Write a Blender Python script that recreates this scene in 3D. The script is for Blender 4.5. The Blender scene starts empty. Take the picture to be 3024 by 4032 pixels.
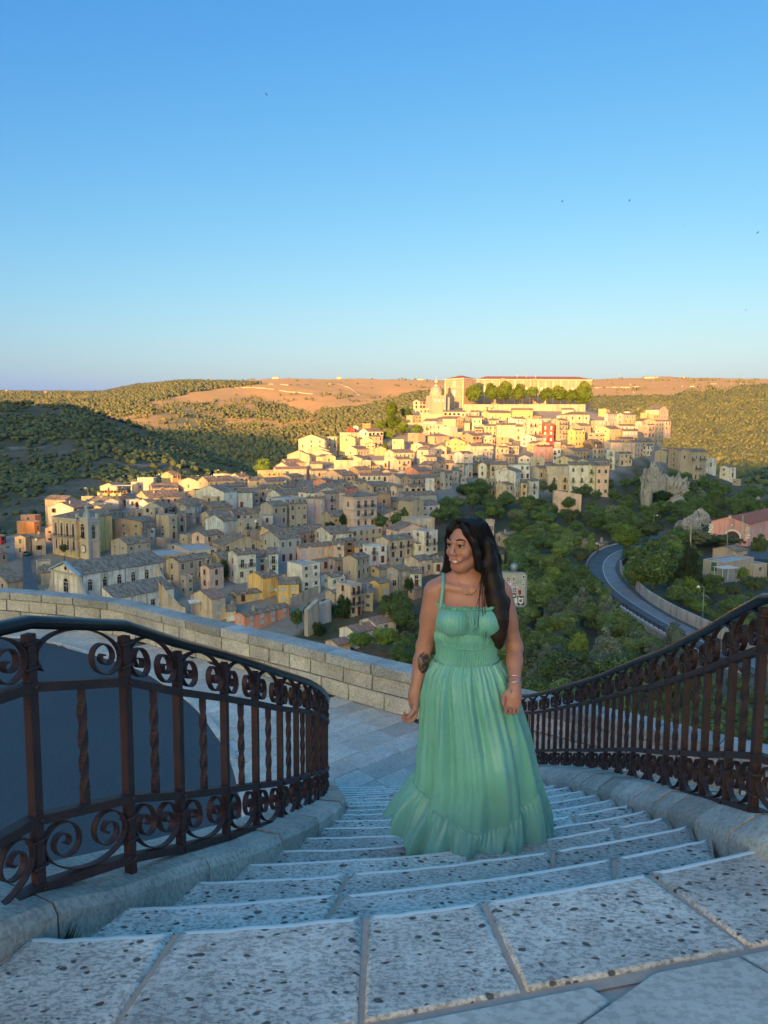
import bpy, bmesh, math, random
import numpy as np
from mathutils import Vector, Matrix, noise as mnoise
random.seed(7); RNG = np.random.default_rng(11)
SC = bpy.context.scene
COL = SC.collection
R = math.radians
# ---------------------------------------------------------------- camera
PITCH, ROLL, CAMZ, FPX = R(6.0), R(0.3), 1.55, 3028.0
cd = bpy.data.cameras.new('camera'); cam = bpy.data.objects.new('camera', cd); COL.objects.link(cam)
cam.location = (0, 0, CAMZ)
cam.rotation_euler = (Matrix.Rotation(math.pi/2 - PITCH, 3, 'X') @ Matrix.Rotation(ROLL, 3, 'Z')).to_euler()
cd.sensor_fit = 'VERTICAL'; cd.sensor_height = 36.0; cd.lens = 36.0*FPX/4032.0
cd.clip_start = 0.05; cd.clip_end = 30000
SC.camera = cam
CM = Matrix.Rotation(math.pi/2 - PITCH, 3, 'X') @ Matrix.Rotation(ROLL, 3, 'Z')
# ---------------------------------------------------------------- world and sun
SUN_EL, SUN_AZ = R(4.5), R(199.0)          # azimuth clockwise from +Y: low behind the left shoulder
SUND = Vector((math.sin(SUN_AZ)*math.cos(SUN_EL), math.cos(SUN_AZ)*math.cos(SUN_EL), math.sin(SUN_EL)))
w = bpy.data.worlds.new("World"); SC.world = w; w.use_nodes = True
nt = w.node_tree; nt.nodes.clear()
sky = nt.nodes.new('ShaderNodeTexSky'); sky.sky_type = 'NISHITA'; sky.sun_disc = False
sky.sun_elevation = R(13.0); sky.sun_rotation = SUN_AZ; sky.altitude = 400
sky.air_density = 1.3; sky.dust_density = 3.0; sky.ozone_density = 1.0
bg = nt.nodes.new('ShaderNodeBackground'); bg.inputs['Strength'].default_value = 0.15
wo = nt.nodes.new('ShaderNodeOutputWorld')
# colour response of the phone (the same for every direction)
sp = nt.nodes.new('ShaderNodeSeparateColor'); cb = nt.nodes.new('ShaderNodeCombineColor'); nt.links.new(sky.outputs[0], sp.inputs[0])
for i, (k, p_, cap, flo) in enumerate(((.0433, 1.80, 6.0, .085), (.152, 1.09, 12.0, .36), (.455, .53, 6.0, .74))):
    m1 = nt.nodes.new('ShaderNodeMath'); m1.operation = 'POWER'; m1.inputs[1].default_value = p_; nt.links.new(sp.outputs[i], m1.inputs[0])
    m2 = nt.nodes.new('ShaderNodeMath'); m2.operation = 'MULTIPLY'; m2.inputs[1].default_value = k; nt.links.new(m1.outputs[0], m2.inputs[0])
    m3 = nt.nodes.new('ShaderNodeMath'); m3.operation = 'MINIMUM'; m3.inputs[1].default_value = cap; nt.links.new(m2.outputs[0], m3.inputs[0])
    m4 = nt.nodes.new('ShaderNodeMath'); m4.operation = 'MAXIMUM'; m4.inputs[1].default_value = flo; nt.links.new(m3.outputs[0], m4.inputs[0])
    nt.links.new(m4.outputs[0], cb.inputs[i])
nt.links.new(cb.outputs[0], bg.inputs[0]); nt.links.new(bg.outputs[0], wo.inputs[0])
sl = bpy.data.lights.new('sun', 'SUN'); sl.energy = 2.0; sl.angle = R(0.5); sl.color = (0.92, 0.44, 0.135)
so = bpy.data.objects.new('sun', sl); COL.objects.link(so)
so.rotation_euler = SUND.to_track_quat('Z', 'Y').to_euler(); so.location = (0, 0, 60)
SC.view_settings.view_transform = 'Standard'; SC.view_settings.look = 'None'
SC.view_settings.gamma = 1.0; SC.view_settings.use_curve_mapping = False
SC.view_settings.exposure = 2.72
SC.cycles.max_bounces = 6; SC.cycles.diffuse_bounces = 3; SC.cycles.glossy_bounces = 2
SC.cycles.transparent_max_bounces = 4; SC.cycles.use_denoising = True
# ---------------------------------------------------------------- projection helpers (world positions unprojected from pixel positions taken from the photograph)
def ray(px, py):
    return CM @ Vector(((px-1512)/FPX, -(py-2016)/FPX, -1.0))
def W(px, py, D):
    d = ray(px, py); d = d*(D/d.y); return Vector((d.x, d.y, d.z+CAMZ))
def onz(px, py, z):
    d = ray(px, py); t = (z-CAMZ)/d.z; return Vector((d.x*t, d.y*t, z))
CMI = CM.transposed()
def proj(p):
    c = CMI @ (Vector(p)-Vector((0, 0, CAMZ)))
    return (1512 + FPX*c.x/(-c.z), 2016 - FPX*c.y/(-c.z))
# ---------------------------------------------------------------- object helpers
def tag(o, label=None, cat=None, group=None, kind=None):
    if label: o['label'] = label
    if cat: o['category'] = cat
    if group: o['group'] = group
    if kind: o['kind'] = kind
    return o
def empty(name, loc=(0,0,0), rz=0, label=None, cat=None, group=None):
    o = bpy.data.objects.new(name, None); COL.objects.link(o)
    o.location = loc; o.rotation_euler = (0, 0, rz); o.empty_display_size = 0.2
    return tag(o, label, cat, group)
def mesh_obj(name, me, mats=None, parent=None, loc=None):
    if mats is not None and len(me.materials) == 0:
        for m in (mats if isinstance(mats, (list, tuple)) else [mats]): me.materials.append(m)
    o = bpy.data.objects.new(name, me); COL.objects.link(o)
    if parent is not None: o.parent = parent
    if loc is not None: o.location = loc
    return o
def mk(name, V, F, mats=None, parent=None, smooth=False, mi=None, uv=None, loc=None):
    me = bpy.data.meshes.new(name); me.from_pydata([tuple(v) for v in V], [], F)
    if mi is not None: me.polygons.foreach_set('material_index', mi)
    if smooth: me.polygons.foreach_set('use_smooth', [True]*len(me.polygons))
    if uv is not None:
        l = me.uv_layers.new(name='UVMap'); l.data.foreach_set('uv', np.asarray(uv, dtype=np.float32).ravel())
    me.update()
    return mesh_obj(name, me, mats, parent, loc)
class MB:
    """collects shapes into one mesh"""
    def __init__(s): s.V=[]; s.F=[]; s.M=[]
    def add(s, V, F, m=0):
        n=len(s.V); s.V += [tuple(v) for v in V]; s.F += [tuple(i+n for i in f) for f in F]; s.M += [m]*len(F)
    def box(s, c, d, m=0, rz=0.0, ax=None):
        hx,hy,hz = d[0]/2,d[1]/2,d[2]/2; V=[]
        if ax is None: ax=(Vector((math.cos(rz),math.sin(rz),0)),Vector((-math.sin(rz),math.cos(rz),0)),Vector((0,0,1)))
        c=Vector(c)
        for z in(-hz,hz):
            for x,y in((-hx,-hy),(hx,-hy),(hx,hy),(-hx,hy)): V.append(c+ax[0]*x+ax[1]*y+ax[2]*z)
        s.add(V,[(3,2,1,0),(4,5,6,7),(0,1,5,4),(1,2,6,5),(2,3,7,6),(3,0,4,7)],m)
    def prism(s, ring0, ring1, m=0, caps=True):
        n=len(ring0); F=[(i,(i+1)%n,n+(i+1)%n,n+i) for i in range(n)]
        if caps: F += [tuple(range(n-1,-1,-1)), tuple(range(n,2*n))]
        s.add(list(ring0)+list(ring1),F,m)
    def tube(s, pts, r, n=8, m=0, caps=True, up=Vector((0,0,1))):
        pts=[Vector(p) for p in pts]; k=len(pts)
        rr=r if isinstance(r,(list,tuple)) else [r]*k
        V=[]; prev=None
        for i,p in enumerate(pts):
            t=(pts[min(i+1,k-1)]-pts[max(i-1,0)]).normalized()
            if prev is None:
                a=t.orthogonal().normalized()
            else:
                a=(prev-t*prev.dot(t)); a = a.normalized() if a.length>1e-6 else t.orthogonal().normalized()
            prev=a; b=t.cross(a)
            for j in range(n):
                th=2*math.pi*j/n; V.append(p+(a*math.cos(th)+b*math.sin(th))*rr[i])
        F=[]
        for i in range(k-1):
            for j in range(n): F.append((i*n+j,i*n+(j+1)%n,(i+1)*n+(j+1)%n,(i+1)*n+j))
        if caps: F += [tuple(range(n-1,-1,-1)), tuple(range((k-1)*n,k*n))]
        s.add(V,F,m)
    def build(s, name, mats=None, parent=None, smooth=False, loc=None):
        return mk(name, s.V, s.F, mats, parent, smooth, s.M, None, loc)
def join_np(name, parts, mat, kind='stuff', smooth=False, attr=None, label=None, cat=None):
    """many numpy (V,F tris) blocks as one mesh, with a per-vertex 'tint' value"""
    Vs=[];Fs=[];n=0;T=[]
    for V,F,t in parts:
        Vs.append(V);Fs.append(F+n);n+=len(V);T.append(t)
    V=np.concatenate(Vs).astype(np.float32);F=np.concatenate(Fs).astype(np.int32);T=np.concatenate(T).astype(np.float32)
    me=np_mesh(name,V,F,T); 
    if smooth: me.polygons.foreach_set('use_smooth',np.ones(len(F),dtype=bool))
    o=mesh_obj(name,me,mat); o['kind']=kind
    return tag(o,label,cat)
def np_mesh(name,V,F,T=None):
    me=bpy.data.meshes.new(name); me.vertices.add(len(V)); me.vertices.foreach_set('co',np.asarray(V,dtype=np.float32).ravel())
    k=F.shape[1]; me.loops.add(F.size); me.loops.foreach_set('vertex_index',F.astype(np.int32).ravel())
    me.polygons.add(len(F)); me.polygons.foreach_set('loop_start',np.arange(0,F.size,k,dtype=np.int32))
    me.polygons.foreach_set('loop_total',np.full(len(F),k,dtype=np.int32))
    if T is not None:
        a=me.attributes.new('tint','FLOAT','POINT'); a.data.foreach_set('value',np.asarray(T,dtype=np.float32))
    me.update(calc_edges=True); return me
# ---------------------------------------------------------------- materials
def srgb(r,g,b):
    f=lambda c:(c/12.92 if c<=0.04045 else ((c+0.055)/1.055)**2.4)
    return (f(r/255),f(g/255),f(b/255))
class NB:
    def __init__(s,name):
        s.m=bpy.data.materials.new(name); s.m.use_nodes=True; s.t=s.m.node_tree; s.t.nodes.clear()
        s.b=s.n('ShaderNodeBsdfPrincipled'); o=s.n('ShaderNodeOutputMaterial'); s.l(s.b.outputs[0],o.inputs[0]); s.out=o
        s._c=None
    def n(s,t,**k):
        x=s.t.nodes.new(t)
        for a,v in k.items(): setattr(x,a,v)
        return x
    def l(s,a,b): s.t.links.new(a,b)
    def coord(s,kind='Object'):
        if s._c is None: s._c=s.n('ShaderNodeTexCoord')
        return s._c.outputs[kind]
    def pos(s): return s.n('ShaderNodeNewGeometry').outputs['Position']
    def map(s,src,scale=(1,1,1),loc=(0,0,0),rot=(0,0,0)):
        m=s.n('ShaderNodeMapping'); s.l(src,m.inputs[0]); m.inputs['Scale'].default_value=scale; m.inputs['Location'].default_value=loc; m.inputs['Rotation'].default_value=rot
        return m.outputs[0]
    def noise(s,src,scale,detail=4,rough=.55,dist=0,out=0):
        x=s.n('ShaderNodeTexNoise'); s.l(src,x.inputs['Vector']); x.inputs['Scale'].default_value=scale; x.inputs['Detail'].default_value=detail
        x.inputs['Roughness'].default_value=rough; x.inputs['Distortion'].default_value=dist; return x.outputs[out]
    def voro(s,src,scale,feature='F1',out='Distance',rand=1.0):
        x=s.n('ShaderNodeTexVoronoi',feature=feature); s.l(src,x.inputs['Vector']); x.inputs['Scale'].default_value=scale; x.inputs['Randomness'].default_value=rand; return x.outputs[out]
    def ramp(s,src,stops,interp='LINEAR'):
        x=s.n('ShaderNodeValToRGB'); s.l(src,x.inputs[0]); cr=x.color_ramp; cr.interpolation=interp
        while len(cr.elements)<len(stops): cr.elements.new(.5)
        for e,(p,c) in zip(cr.elements,stops):
            e.position=p; e.color=(c,c,c,1) if isinstance(c,(int,float)) else (*c,1)
        return x.outputs[0]
    def mix(s,f,a,b,mode='MIX'):
        x=s.n('ShaderNodeMix',data_type='RGBA',blend_type=mode)
        for i,v in((0,f),(6,a),(7,b)):
            if isinstance(v,(int,float)):
                x.inputs[i].default_value = v if i==0 else (v,v,v,1)
            elif isinstance(v,tuple): x.inputs[i].default_value=(*v,1)
            else: s.l(v,x.inputs[i])
        return x.outputs[2]
    def math(s,op,a,b=0.5,clamp=False):
        x=s.n('ShaderNodeMath',operation=op,use_clamp=clamp)
        for i,v in((0,a),(1,b)):
            if isinstance(v,(int,float)): x.inputs[i].default_value=v
            else: s.l(v,x.inputs[i])
        return x.outputs[0]
    def attr(s,name,out='Fac'):
        x=s.n('ShaderNodeAttribute',attribute_name=name); return x.outputs[out]
    def rnd(s): return s.n('ShaderNodeObjectInfo').outputs['Random']
    def vadd(s,a,b,op='ADD'):
        x=s.n('ShaderNodeVectorMath',operation=op); s.l(a,x.inputs[0])
        if isinstance(b,tuple): x.inputs[1].default_value=b
        else: s.l(b,x.inputs[1])
        return x.outputs[0]
    def rcoord(s,kind='Object'):
        return s.vadd(s.coord(kind), s.math('MULTIPLY',s.rnd(),173.0))
    def sep(s,v,i):
        x=s.n('ShaderNodeSeparateXYZ'); s.l(v,x.inputs[0]); return x.outputs[i]
    def base(s,c):
        if isinstance(c,tuple): s.b.inputs['Base Color'].default_value=(*c,1)
        else: s.l(c,s.b.inputs['Base Color'])
    def rough(s,v):
        if isinstance(v,(int,float)): s.b.inputs['Roughness'].default_value=v
        else: s.l(v,s.b.inputs['Roughness'])
    def bump(s,h,strength=.3,dist=.01):
        x=s.n('ShaderNodeBump'); x.inputs['Strength'].default_value=strength; x.inputs['Distance'].default_value=dist
        s.l(h,x.inputs['Height']); s.l(x.outputs[0],s.b.inputs['Normal'])
    def set(s,**k):
        for a,v in k.items(): s.b.inputs[a.replace('_',' ')].default_value=v
        return s
def plain(name,c,rough=.6,metal=0.0,var=.0,scale=3.0):
    n=NB(name); n.set(Metallic=metal); n.rough(rough)
    if var:
        f=n.noise(n.rcoord(),scale,5); n.base(n.mix(f,tuple(x*(1-var) for x in c),tuple(min(1,x*(1+var)) for x in c)))
    else: n.base(c)
    return n.m
# ================================================================ NEAR PLACE: staircase, railings, street, parapet
def stone_mat(name, dark, light, pits=False, scale=1.0, stain=0.35, bumpd=.004, warm=None):
    n=NB(name); c=n.rcoord()
    big=n.noise(c,1.3*scale,6,.6); fine=n.noise(n.map(c,(50*scale,85*scale,50*scale)),1.0,4,.7)
    med=n.noise(c,7*scale,5,.6)
    f=n.math('ADD',n.math('MULTIPLY',n.ramp(fine,[(.42,0),(.54,1)]),.6),n.math('MULTIPLY',n.ramp(med,[(.3,0),(.7,1)]),.45))
    col=n.mix(f,dark,light)
    col=n.mix(n.math('MULTIPLY',n.ramp(big,[(.40,1),(.60,0)]),stain),col,tuple(x*.55 for x in dark))
    if warm: col=n.mix(n.math('MULTIPLY',n.ramp(n.noise(c,2.6*scale,3),[(.55,0),(.7,1)]),.5),col,warm)
    # tint per stone
    v=n.math('ADD',n.math('MULTIPLY',n.rnd(),.30),.85)
    col=n.mix(1.0,col,v,'MULTIPLY')
    h=n.math('MULTIPLY',fine,.35)
    if pits:
        cc=n.map(n.vadd(c,n.vadd(n.noise(c,9,2,out=1),(.06,.06,.06),'MULTIPLY')),(1.0,1.55,1.0))
        d=n.voro(cc,22.0); sel=n.voro(cc,22.0,out='Color')
        selv=n.math('GREATER_THAN',n.sep(sel,0),.10)
        size=n.math('ADD',n.math('MULTIPLY',n.sep(sel,1),.20),.15)
        dd=n.math('SUBTRACT',size,d)
        pit=n.math('MULTIPLY',n.ramp(dd,[(0.0,0),(.09,1)]),selv)
        col=n.mix(n.math('MULTIPLY',pit,.88),col,tuple(x*.16 for x in dark))
        h=n.math('SUBTRACT',h,n.math('MULTIPLY',pit,1.3))
    n.base(col); n.rough(n.math('ADD',n.math('MULTIPLY',f,-.15),.72)); n.bump(h,.65,bumpd)
    return n.m
M_STEP=stone_mat('step_limestone',(.24,.23,.205),(.78,.75,.67),True,bumpd=.006)
M_CURB=stone_mat('curb_limestone',(.27,.27,.235),(.60,.585,.51),False,.8,.5)
M_PAVE=stone_mat('paving_limestone',(.40,.385,.34),(.68,.655,.58),False,.5,.35,.003)
M_COPE=stone_mat('coping_limestone',(.24,.235,.21),(.56,.54,.48),False,.5,.5,.004)
M_BLOCK=stone_mat('wall_limestone',(.32,.30,.25),(.74,.69,.58),False,.6,.5,.012)
M_MORTAR=plain('mortar',(.46,.36,.29),.9,var=.25,scale=30)
M_DMORTAR=plain('dark_joint',(.09,.09,.09),.95,var=.3,scale=20)
def rust_mat():
    n=NB('rusty_iron'); c=n.rcoord(); a=n.noise(c,14,6,.65); b=n.noise(c,160,3,.6)
    col=n.mix(n.ramp(a,[(.38,0),(.66,1)]),(.030,.019,.020),(.060,.031,.029)); col=n.mix(n.math('MULTIPLY',n.ramp(b,[(.5,0),(.72,1)]),.5),col,(.115,.048,.034))
    n.base(col); n.rough(n.math('ADD',n.math('MULTIPLY',a,.3),.52)); n.set(Metallic=.12); n.bump(b,.5,.0012); return n.m
M_RUST=rust_mat()
def handrail_mat():
    n=NB('polished_handrail'); c=n.rcoord(); a=n.noise(c,30,4)
    n.base(n.mix(a,(.015,.014,.016),(.035,.03,.03))); n.rough(n.math('ADD',n.math('MULTIPLY',a,.2),.24)); n.set(Metallic=.55); return n.m
M_HAND=handrail_mat()
def asphalt_mat(name,c0,c1,patch=.25):
    n=NB(name); c=n.pos(); a=n.noise(c,.35,4); b=n.noise(c,90,3,.7); col=n.mix(n.ramp(a,[(.3,0),(.7,1)]),c0,c1)
    col=n.mix(n.math('MULTIPLY',n.ramp(b,[(.45,0),(.7,1)]),patch),col,(.16,.17,.18)); n.base(col); n.rough(.82); n.bump(b,.5,.004); return n.m
M_ASPH=asphalt_mat('asphalt',(.017,.040,.055),(.032,.060,.076),.4)
M_GRASS=plain('weed_green',(.035,.06,.015),.8,var=.4,scale=20)

SL=[(-1.09,2.19),(-.92,2.57),(-.765,2.98),(-.63,3.37),(-.53,3.75),(-.445,4.14),(-.378,4.53),(-.335,4.91),(-.308,5.28),(-.296,5.64),(-.30,6.0),(-.325,6.36),(-.36,6.72),(-.40,7.07),(-.44,7.42),(-.475,7.78),(-.51,8.14),(-.535,8.5)]
SR=[(1.27,2.67),(1.40,3.08),(1.47,3.46),(1.50,3.83),(1.53,4.19),(1.55,4.56),(1.565,4.94),(1.57,5.31),(1.565,5.68),(1.55,6.05),(1.53,6.41),(1.51,6.77),(1.49,7.13),(1.47,7.48),(1.45,7.83),(1.43,8.18),(1.41,8.53),(1.40,8.88)]
ZR=.15; ZST=-2.70
def edge(i,s,back=0.0):
    a=Vector((*SL[i],0)); b=Vector((*SR[i],0)); p=a.lerp(b,s); d=(b-a).normalized(); nrm=Vector((-d.y,d.x,0))
    return p - nrm*(0.09*4*s*(1-s)-.03) - nrm*back
def inset_loop(L,d):
    n=len(L); out=[]
    for i in range(n):
        a=(L[i]-L[i-1]); b=(L[(i+1)%n]-L[i]); a.z=b.z=0
        na=Vector((-a.y,a.x,0)); nb=Vector((-b.y,b.x,0)); na = na.normalized() if na.length>1e-9 else na; nb = nb.normalized() if nb.length>1e-9 else nb
        m=(na+nb); m=m.normalized() if m.length>1e-6 else na
        out.append(L[i]+m*(d/max(.5,m.dot(na))))
    return out
M_WORN=plain('worn_edge',(.86,.84,.77),.5,var=.10,scale=8)
def slab(name,loop,z,th,mat,parent,bev=.012,wav=.0025,round_=1.0,worn=None):
    """stone with rounded arris; loop is counter-clockwise seen from above"""
    V=[];F=[];n=len(loop); s=random.uniform(0,99); c=sum((l for l in loop),Vector())/n
    tilt=Vector((random.uniform(-1,1),random.uniform(-1,1),0))*.004
    rings=[(0,-th),(0,-bev*1.6*round_),(bev*.35,-bev*.45),(bev*1.3,-.0005),(bev*1.3+.014,0)] if worn else [(0,-th),(0,-bev*1.6*round_),(bev*.35,-bev*.45),(bev*1.3,0)]
    NR=len(rings)
    for d,dz in rings:
        for p,p0_ in zip(inset_loop(loop,d),loop):
            if worn and not worn(p0_): p=p0_.lerp(p,.28)
            V.append(Vector((p.x,p.y,z+dz+tilt.dot(p-c)+(mnoise.noise(Vector((p.x*4+s,p.y*4,0)))*wav if dz>-th else 0)))-Vector((c.x,c.y,z)))
    for r in range(NR-1):
        for i in range(n): F.append((r*n+i,r*n+(i+1)%n,(r+1)*n+(i+1)%n,(r+1)*n+i))
    F.append(tuple(range((NR-1)*n,NR*n)))
    mi=[0]*len(F)
    if worn:
        for r in (1,2,3):
            for i in range(n):
                if worn(loop[i]) and worn(loop[(i+1)%n]): mi[r*n+i]=1
    o=mk(name,V,F,[mat,M_WORN] if worn else mat,parent,mi=mi); o.location=(c.x,c.y,z); 
    me=o.data; me.polygons.foreach_set('use_smooth',[True]*(len(F)-1)+[False]); return o
stair=empty('stone_staircase',(0,2.4,0),0,'curving flight of worn pitted limestone steps descending between two rusty iron railings','staircase')
def rel(o,root):
    o.location=Vector(o.location)-Vector(root.location); return o
def strip(i,s0,s1,front,back,N=7):
    f=[front(s0+(s1-s0)*k/N) for k in range(N+1)]; b=[back(s0+(s1-s0)*k/N) for k in range(N+1)]
    return b[::-1]+f   # placeholder order, fixed below
def ccw(L):
    a=sum(L[i-1].x*L[i].y-L[i].x*L[i-1].y for i in range(len(L)))
    return L if a>0 else L[::-1]
J0=[0.0,.19,.435,.60,.86,1.22]
for i in range(18):
    z=-ZR*i
    if i==0:
        back=lambda s: Vector((-1.25+s*2.75,1.57+s*.72,0)) 
        J=J0
    else:
        back=(lambda s,i=i: edge(i-1,s,.015)); rr=random.Random(100+i)
        if i==1: J=[0,.33,.80,1]
        else:
            J=[0]; 
            while J[-1]<.72: J.append(J[-1]+rr.uniform(.24,.5))
            if J[-1]>.86: J.pop()
            J.append(1.0)
    for a,b in zip(J[:-1],J[1:]):
        g=.0028; L=[edge(i,a+g+(b-a-2*g)*k/8) for k in range(9)]
        for q in range(1,9): L[q] = L[q] + Vector((0,mnoise.noise(Vector((a*7+q*.7,i*3.1,0)))*.012,0))
        B=[back(a+g+(b-a-2*g)*k/4) for k in range(5)]
        o=slab('slab',ccw(B+L[::-1]),z+random.uniform(-.003,.003),.17,M_STEP,stair,bev=.017,worn=(lambda p,i=i,L=L: min((p-q).length for q in L)<.003)); rel(o,stair)
# mortar bed under the slabs
mb=MB()
for i in range(18):
    z=-ZR*i-.014; N=10
    for k in range(N):
        s0,s1=k/N,(k+1)/N
        if i==0: q=[Vector((-1.3+s*2.9,1.52+s*.75,0)) for s in (s0,s1)]
        else: q=[edge(i-1,s0),edge(i-1,s1)]
        ff=[edge(i,s0)-Vector((0,.012,0)),edge(i,s1)-Vector((0,.012,0))]
        mb.add([(*q[0].xy,z),(*q[1].xy,z),(*ff[1].xy,z),(*ff[0].xy,z),(*ff[1].xy,z-.16),(*ff[0].xy,z-.16)],[(0,1,2,3),(3,2,4,5)])
rel(mb.build('mortar_bed',M_MORTAR,stair),stair)
def curve_at(P,y):
    ys=[p[1] for p in P]; return float(np.interp(y,ys,[p[0] for p in P]))
def resample(P,step):
    """arc-length samples along a smoothed polyline"""
    Q=[Vector(p) for p in P]; out=[]
    for i in range(len(Q)-1):
        p0=Q[max(i-1,0)];p1=Q[i];p2=Q[i+1];p3=Q[min(i+2,len(Q)-1)]
        for k in range(8):
            t=k/8; out.append(.5*((2*p1)+(p2-p0)*t+(2*p0-5*p1+4*p2-p3)*t*t+(3*p1-p0-3*p2+p3)*t**3))
    out.append(Q[-1]); d=[0]
    for a,b in zip(out[:-1],out[1:]): d.append(d[-1]+(b-a).length)
    n=max(1,round(d[-1]/step)); A=np.array([tuple(v) for v in out]); ts=np.linspace(0,d[-1],n+1)
    return [Vector([float(np.interp(t,d,A[:,c])) for c in range(3)]) for t in ts]
def curb(side,P,prof,lens):
    Q=resample(P,.08); i=0; rr=random.Random(5 if side<0 else 6)
    nrm=[]
    for k in range(len(Q)):
        t=(Q[min(k+1,len(Q)-1)]-Q[max(k-1,0)]); t.z=0; t.normalize(); nrm.append(Vector((-t.y,t.x,0))*(1 if side<0 else -1))
    while i<len(Q)-1:
        j=min(len(Q)-1,i+rr.randint(*lens)); 
        if len(Q)-1-j<3: j=len(Q)-1
        V=[];F=[];m=len(prof); dz=rr.uniform(-.004,.004)
        for k in range(i,j+1):
            p=Q[k]; sh=0
            if k==i: sh=.004
            if k==j: sh=-.004
            t=nrm[k]; tt=Vector((t.y,-t.x,0))*(1 if side<0 else -1)
            for (u,h) in prof: 
                wv=mnoise.noise(Vector((p.x*6,p.y*6,u*9+side)))*.006
                V.append(p+t*(u+wv*.5)+Vector((0,0,h+dz+(wv if h>-.2 else 0)))+tt*sh)
        K=j-i+1
        for k in range(K-1):
            for q in range(m): F.append((k*m+q,k*m+(q+1)%m,(k+1)*m+(q+1)%m,(k+1)*m+q))
        F.append(tuple(range(m-1,-1,-1))); F.append(tuple(range((K-1)*m,K*m)))
        if side>0: F=[f[::-1] for f in F]
        c=V[0].copy(); o=mk('curb_stone',[v-c for v in V],F,M_CURB,stair); o.location=c; rel(o,stair)
        i=j
CL=[(-1.62,1.0,0),(-1.38,1.5,0),(-1.2,1.95,0)]+[(x,y,-ZR*k) for k,(x,y) in enumerate(SL)]+[(-.56,8.75,-2.62)]
CR=[(1.80,1.85,0),(1.55,2.25,0)]+[(x+(.12 if k==0 else 0),y,-ZR*k) for k,(x,y) in enumerate(SR)]+[(1.40,9.2,-2.66)]
curb(-1,CL,[(0,-.34),(0,.045),(.022,.082),(.33,.105),(.37,.07),(.37,-.34)],(6,11))
curb(1,CR,[(0,-.34),(0,.02),(.012,.05),(.11,.125),(.40,.135),(.44,.10),(.44,-.34)],(4,7))
# retaining walls carrying the flight
for side,P,off in((-1,CL,.34),(1,CR,.41)):
    Q=resample(P,.3); V=[];F=[]
    for k,p in enumerate(Q):
        t=(Q[min(k+1,len(Q)-1)]-Q[max(k-1,0)]); t.z=0; t.normalize(); nn=Vector((-t.y,t.x,0))*(-side)
        a=p+nn*off; V+= [(a.x,a.y,p.z-.2),(a.x,a.y,ZST-.3)]
    for k in range(len(Q)-1): F.append((2*k,2*k+1,2*k+3,2*k+2))
    rel(mk('side_wall',V,F,M_BLOCK,stair),stair)
# landing paving at the head of the flight (diagonal pavers)
land=tag(mk('landing',[(-4,-3,-.02),(5,-3,-.02),(5,2.0,-.02),(1.0,2.28,-.02),(-1.3,1.6,-.02),(-4,1.0,-.02)],[(0,1,2,3,4,5)],M_MORTAR),kind='structure')
dv=Vector((.80,.60,0)).normalized(); du=Vector((-dv.y,dv.x,0))
def linev(s): return Vector((-1.25+s*2.75,1.55+s*.72,0))
for r in range(-4,5):
    off=random.uniform(0,.5)
    for c in range(-6,7):
        o0=Vector((.62,1.95,0))+du*(r*.42)+dv*(c*.62+off)
        L=[o0+du*.004+dv*.004,o0+dv*.616+du*.004,o0+dv*.616+du*.416,o0+dv*.004+du*.416]
        cc=sum(L,Vector())/4
        # cut along the back line of the top tread
        n0=Vector((-.72,2.75,0)).normalized(); P=[]
        for a,b in zip(L,L[1:]+L[:1]):
            da=(a-linev(0)).dot(n0)+.012; db=(b-linev(0)).dot(n0)+.012
            if da<=0: P.append(a)
            if da*db<0: P.append(a.lerp(b,da/(da-db)))
        if len(P)<3 or cc.y<-.6 or cc.x<-1.6 or cc.x>2.6: continue
        ar=abs(sum(P[i-1].x*P[i].y-P[i].x*P[i-1].y for i in range(len(P))))/2
        if ar<.01: continue
        slab('paving_slab',ccw(P),random.uniform(-.003,.001),.05,M_PAVE,land,bev=.005,wav=.001)
# ---------------------------------------------------------------- railings
PL=[(-1.50,1.32,.03),(-1.37,1.66,.03),(-1.245,2.02,.03),(-1.134,2.40,0),(-.95,2.75,-.10),(-.854,3.1,-.26),(-.746,3.5,-.43),(-.67,3.9,-.6),(-.597,4.3,-.775),(-.549,4.7,-.935),(-.514,5.1,-1.095),(-.49,5.5,-1.265),(-.48,5.9,-1.44),(-.49,6.3,-1.61),(-.51,6.7,-1.78),(-.54,7.1,-1.95),(-.575,7.5,-2.12),(-.61,7.9,-2.28),(-.65,8.3,-2.45)]
PR=[(1.78,2.26,.05),(1.60,2.65,.04),(1.534,3.04,-.05),(1.589,3.4,-.2),(1.651,3.8,-.374),(1.71,4.2,-.537),(1.76,4.6,-.707),(1.798,5,-.87),(1.827,5.4,-1.03),(1.852,5.8,-1.2),(1.866,6.2,-1.375),(1.868,6.6,-1.55),(1.857,7,-1.72),(1.838,7.4,-1.89),(1.812,7.8,-2.066),(1.775,8.2,-2.24),(1.73,8.6,-2.41),(1.68,9,-2.56)]
HB,H1,H2,HT=.045,.28,.728,.93
def scroll_pts(w,h,flip,broken=False):
    r0=min(w*.235,h*.40); cx,cy=w-r0-.022,r0+.006; sp=[]
    n=46
    for k in range(n+1):
        t=k/n; a=-2*math.pi*1.72*t; r=r0*(1-t)**.85*.93+r0*.07
        sp.append((cx+(r)*math.cos(a)+0,cy+r*math.sin(a)))
    xr=cx+r0; arch=[(w/2+(xr-w/2)*math.sin(q*math.pi/2/9), cy+(h-.004-cy)*math.cos(q*math.pi/2/9)) for q in range(9)]
    right=arch+sp; left=[(w-x,y) for x,y in right][::-1]
    if broken: left=left[-13:]
    P=left+right[1:]
    if flip: P=[(x,h-y) for x,y in P]
    return P
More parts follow.
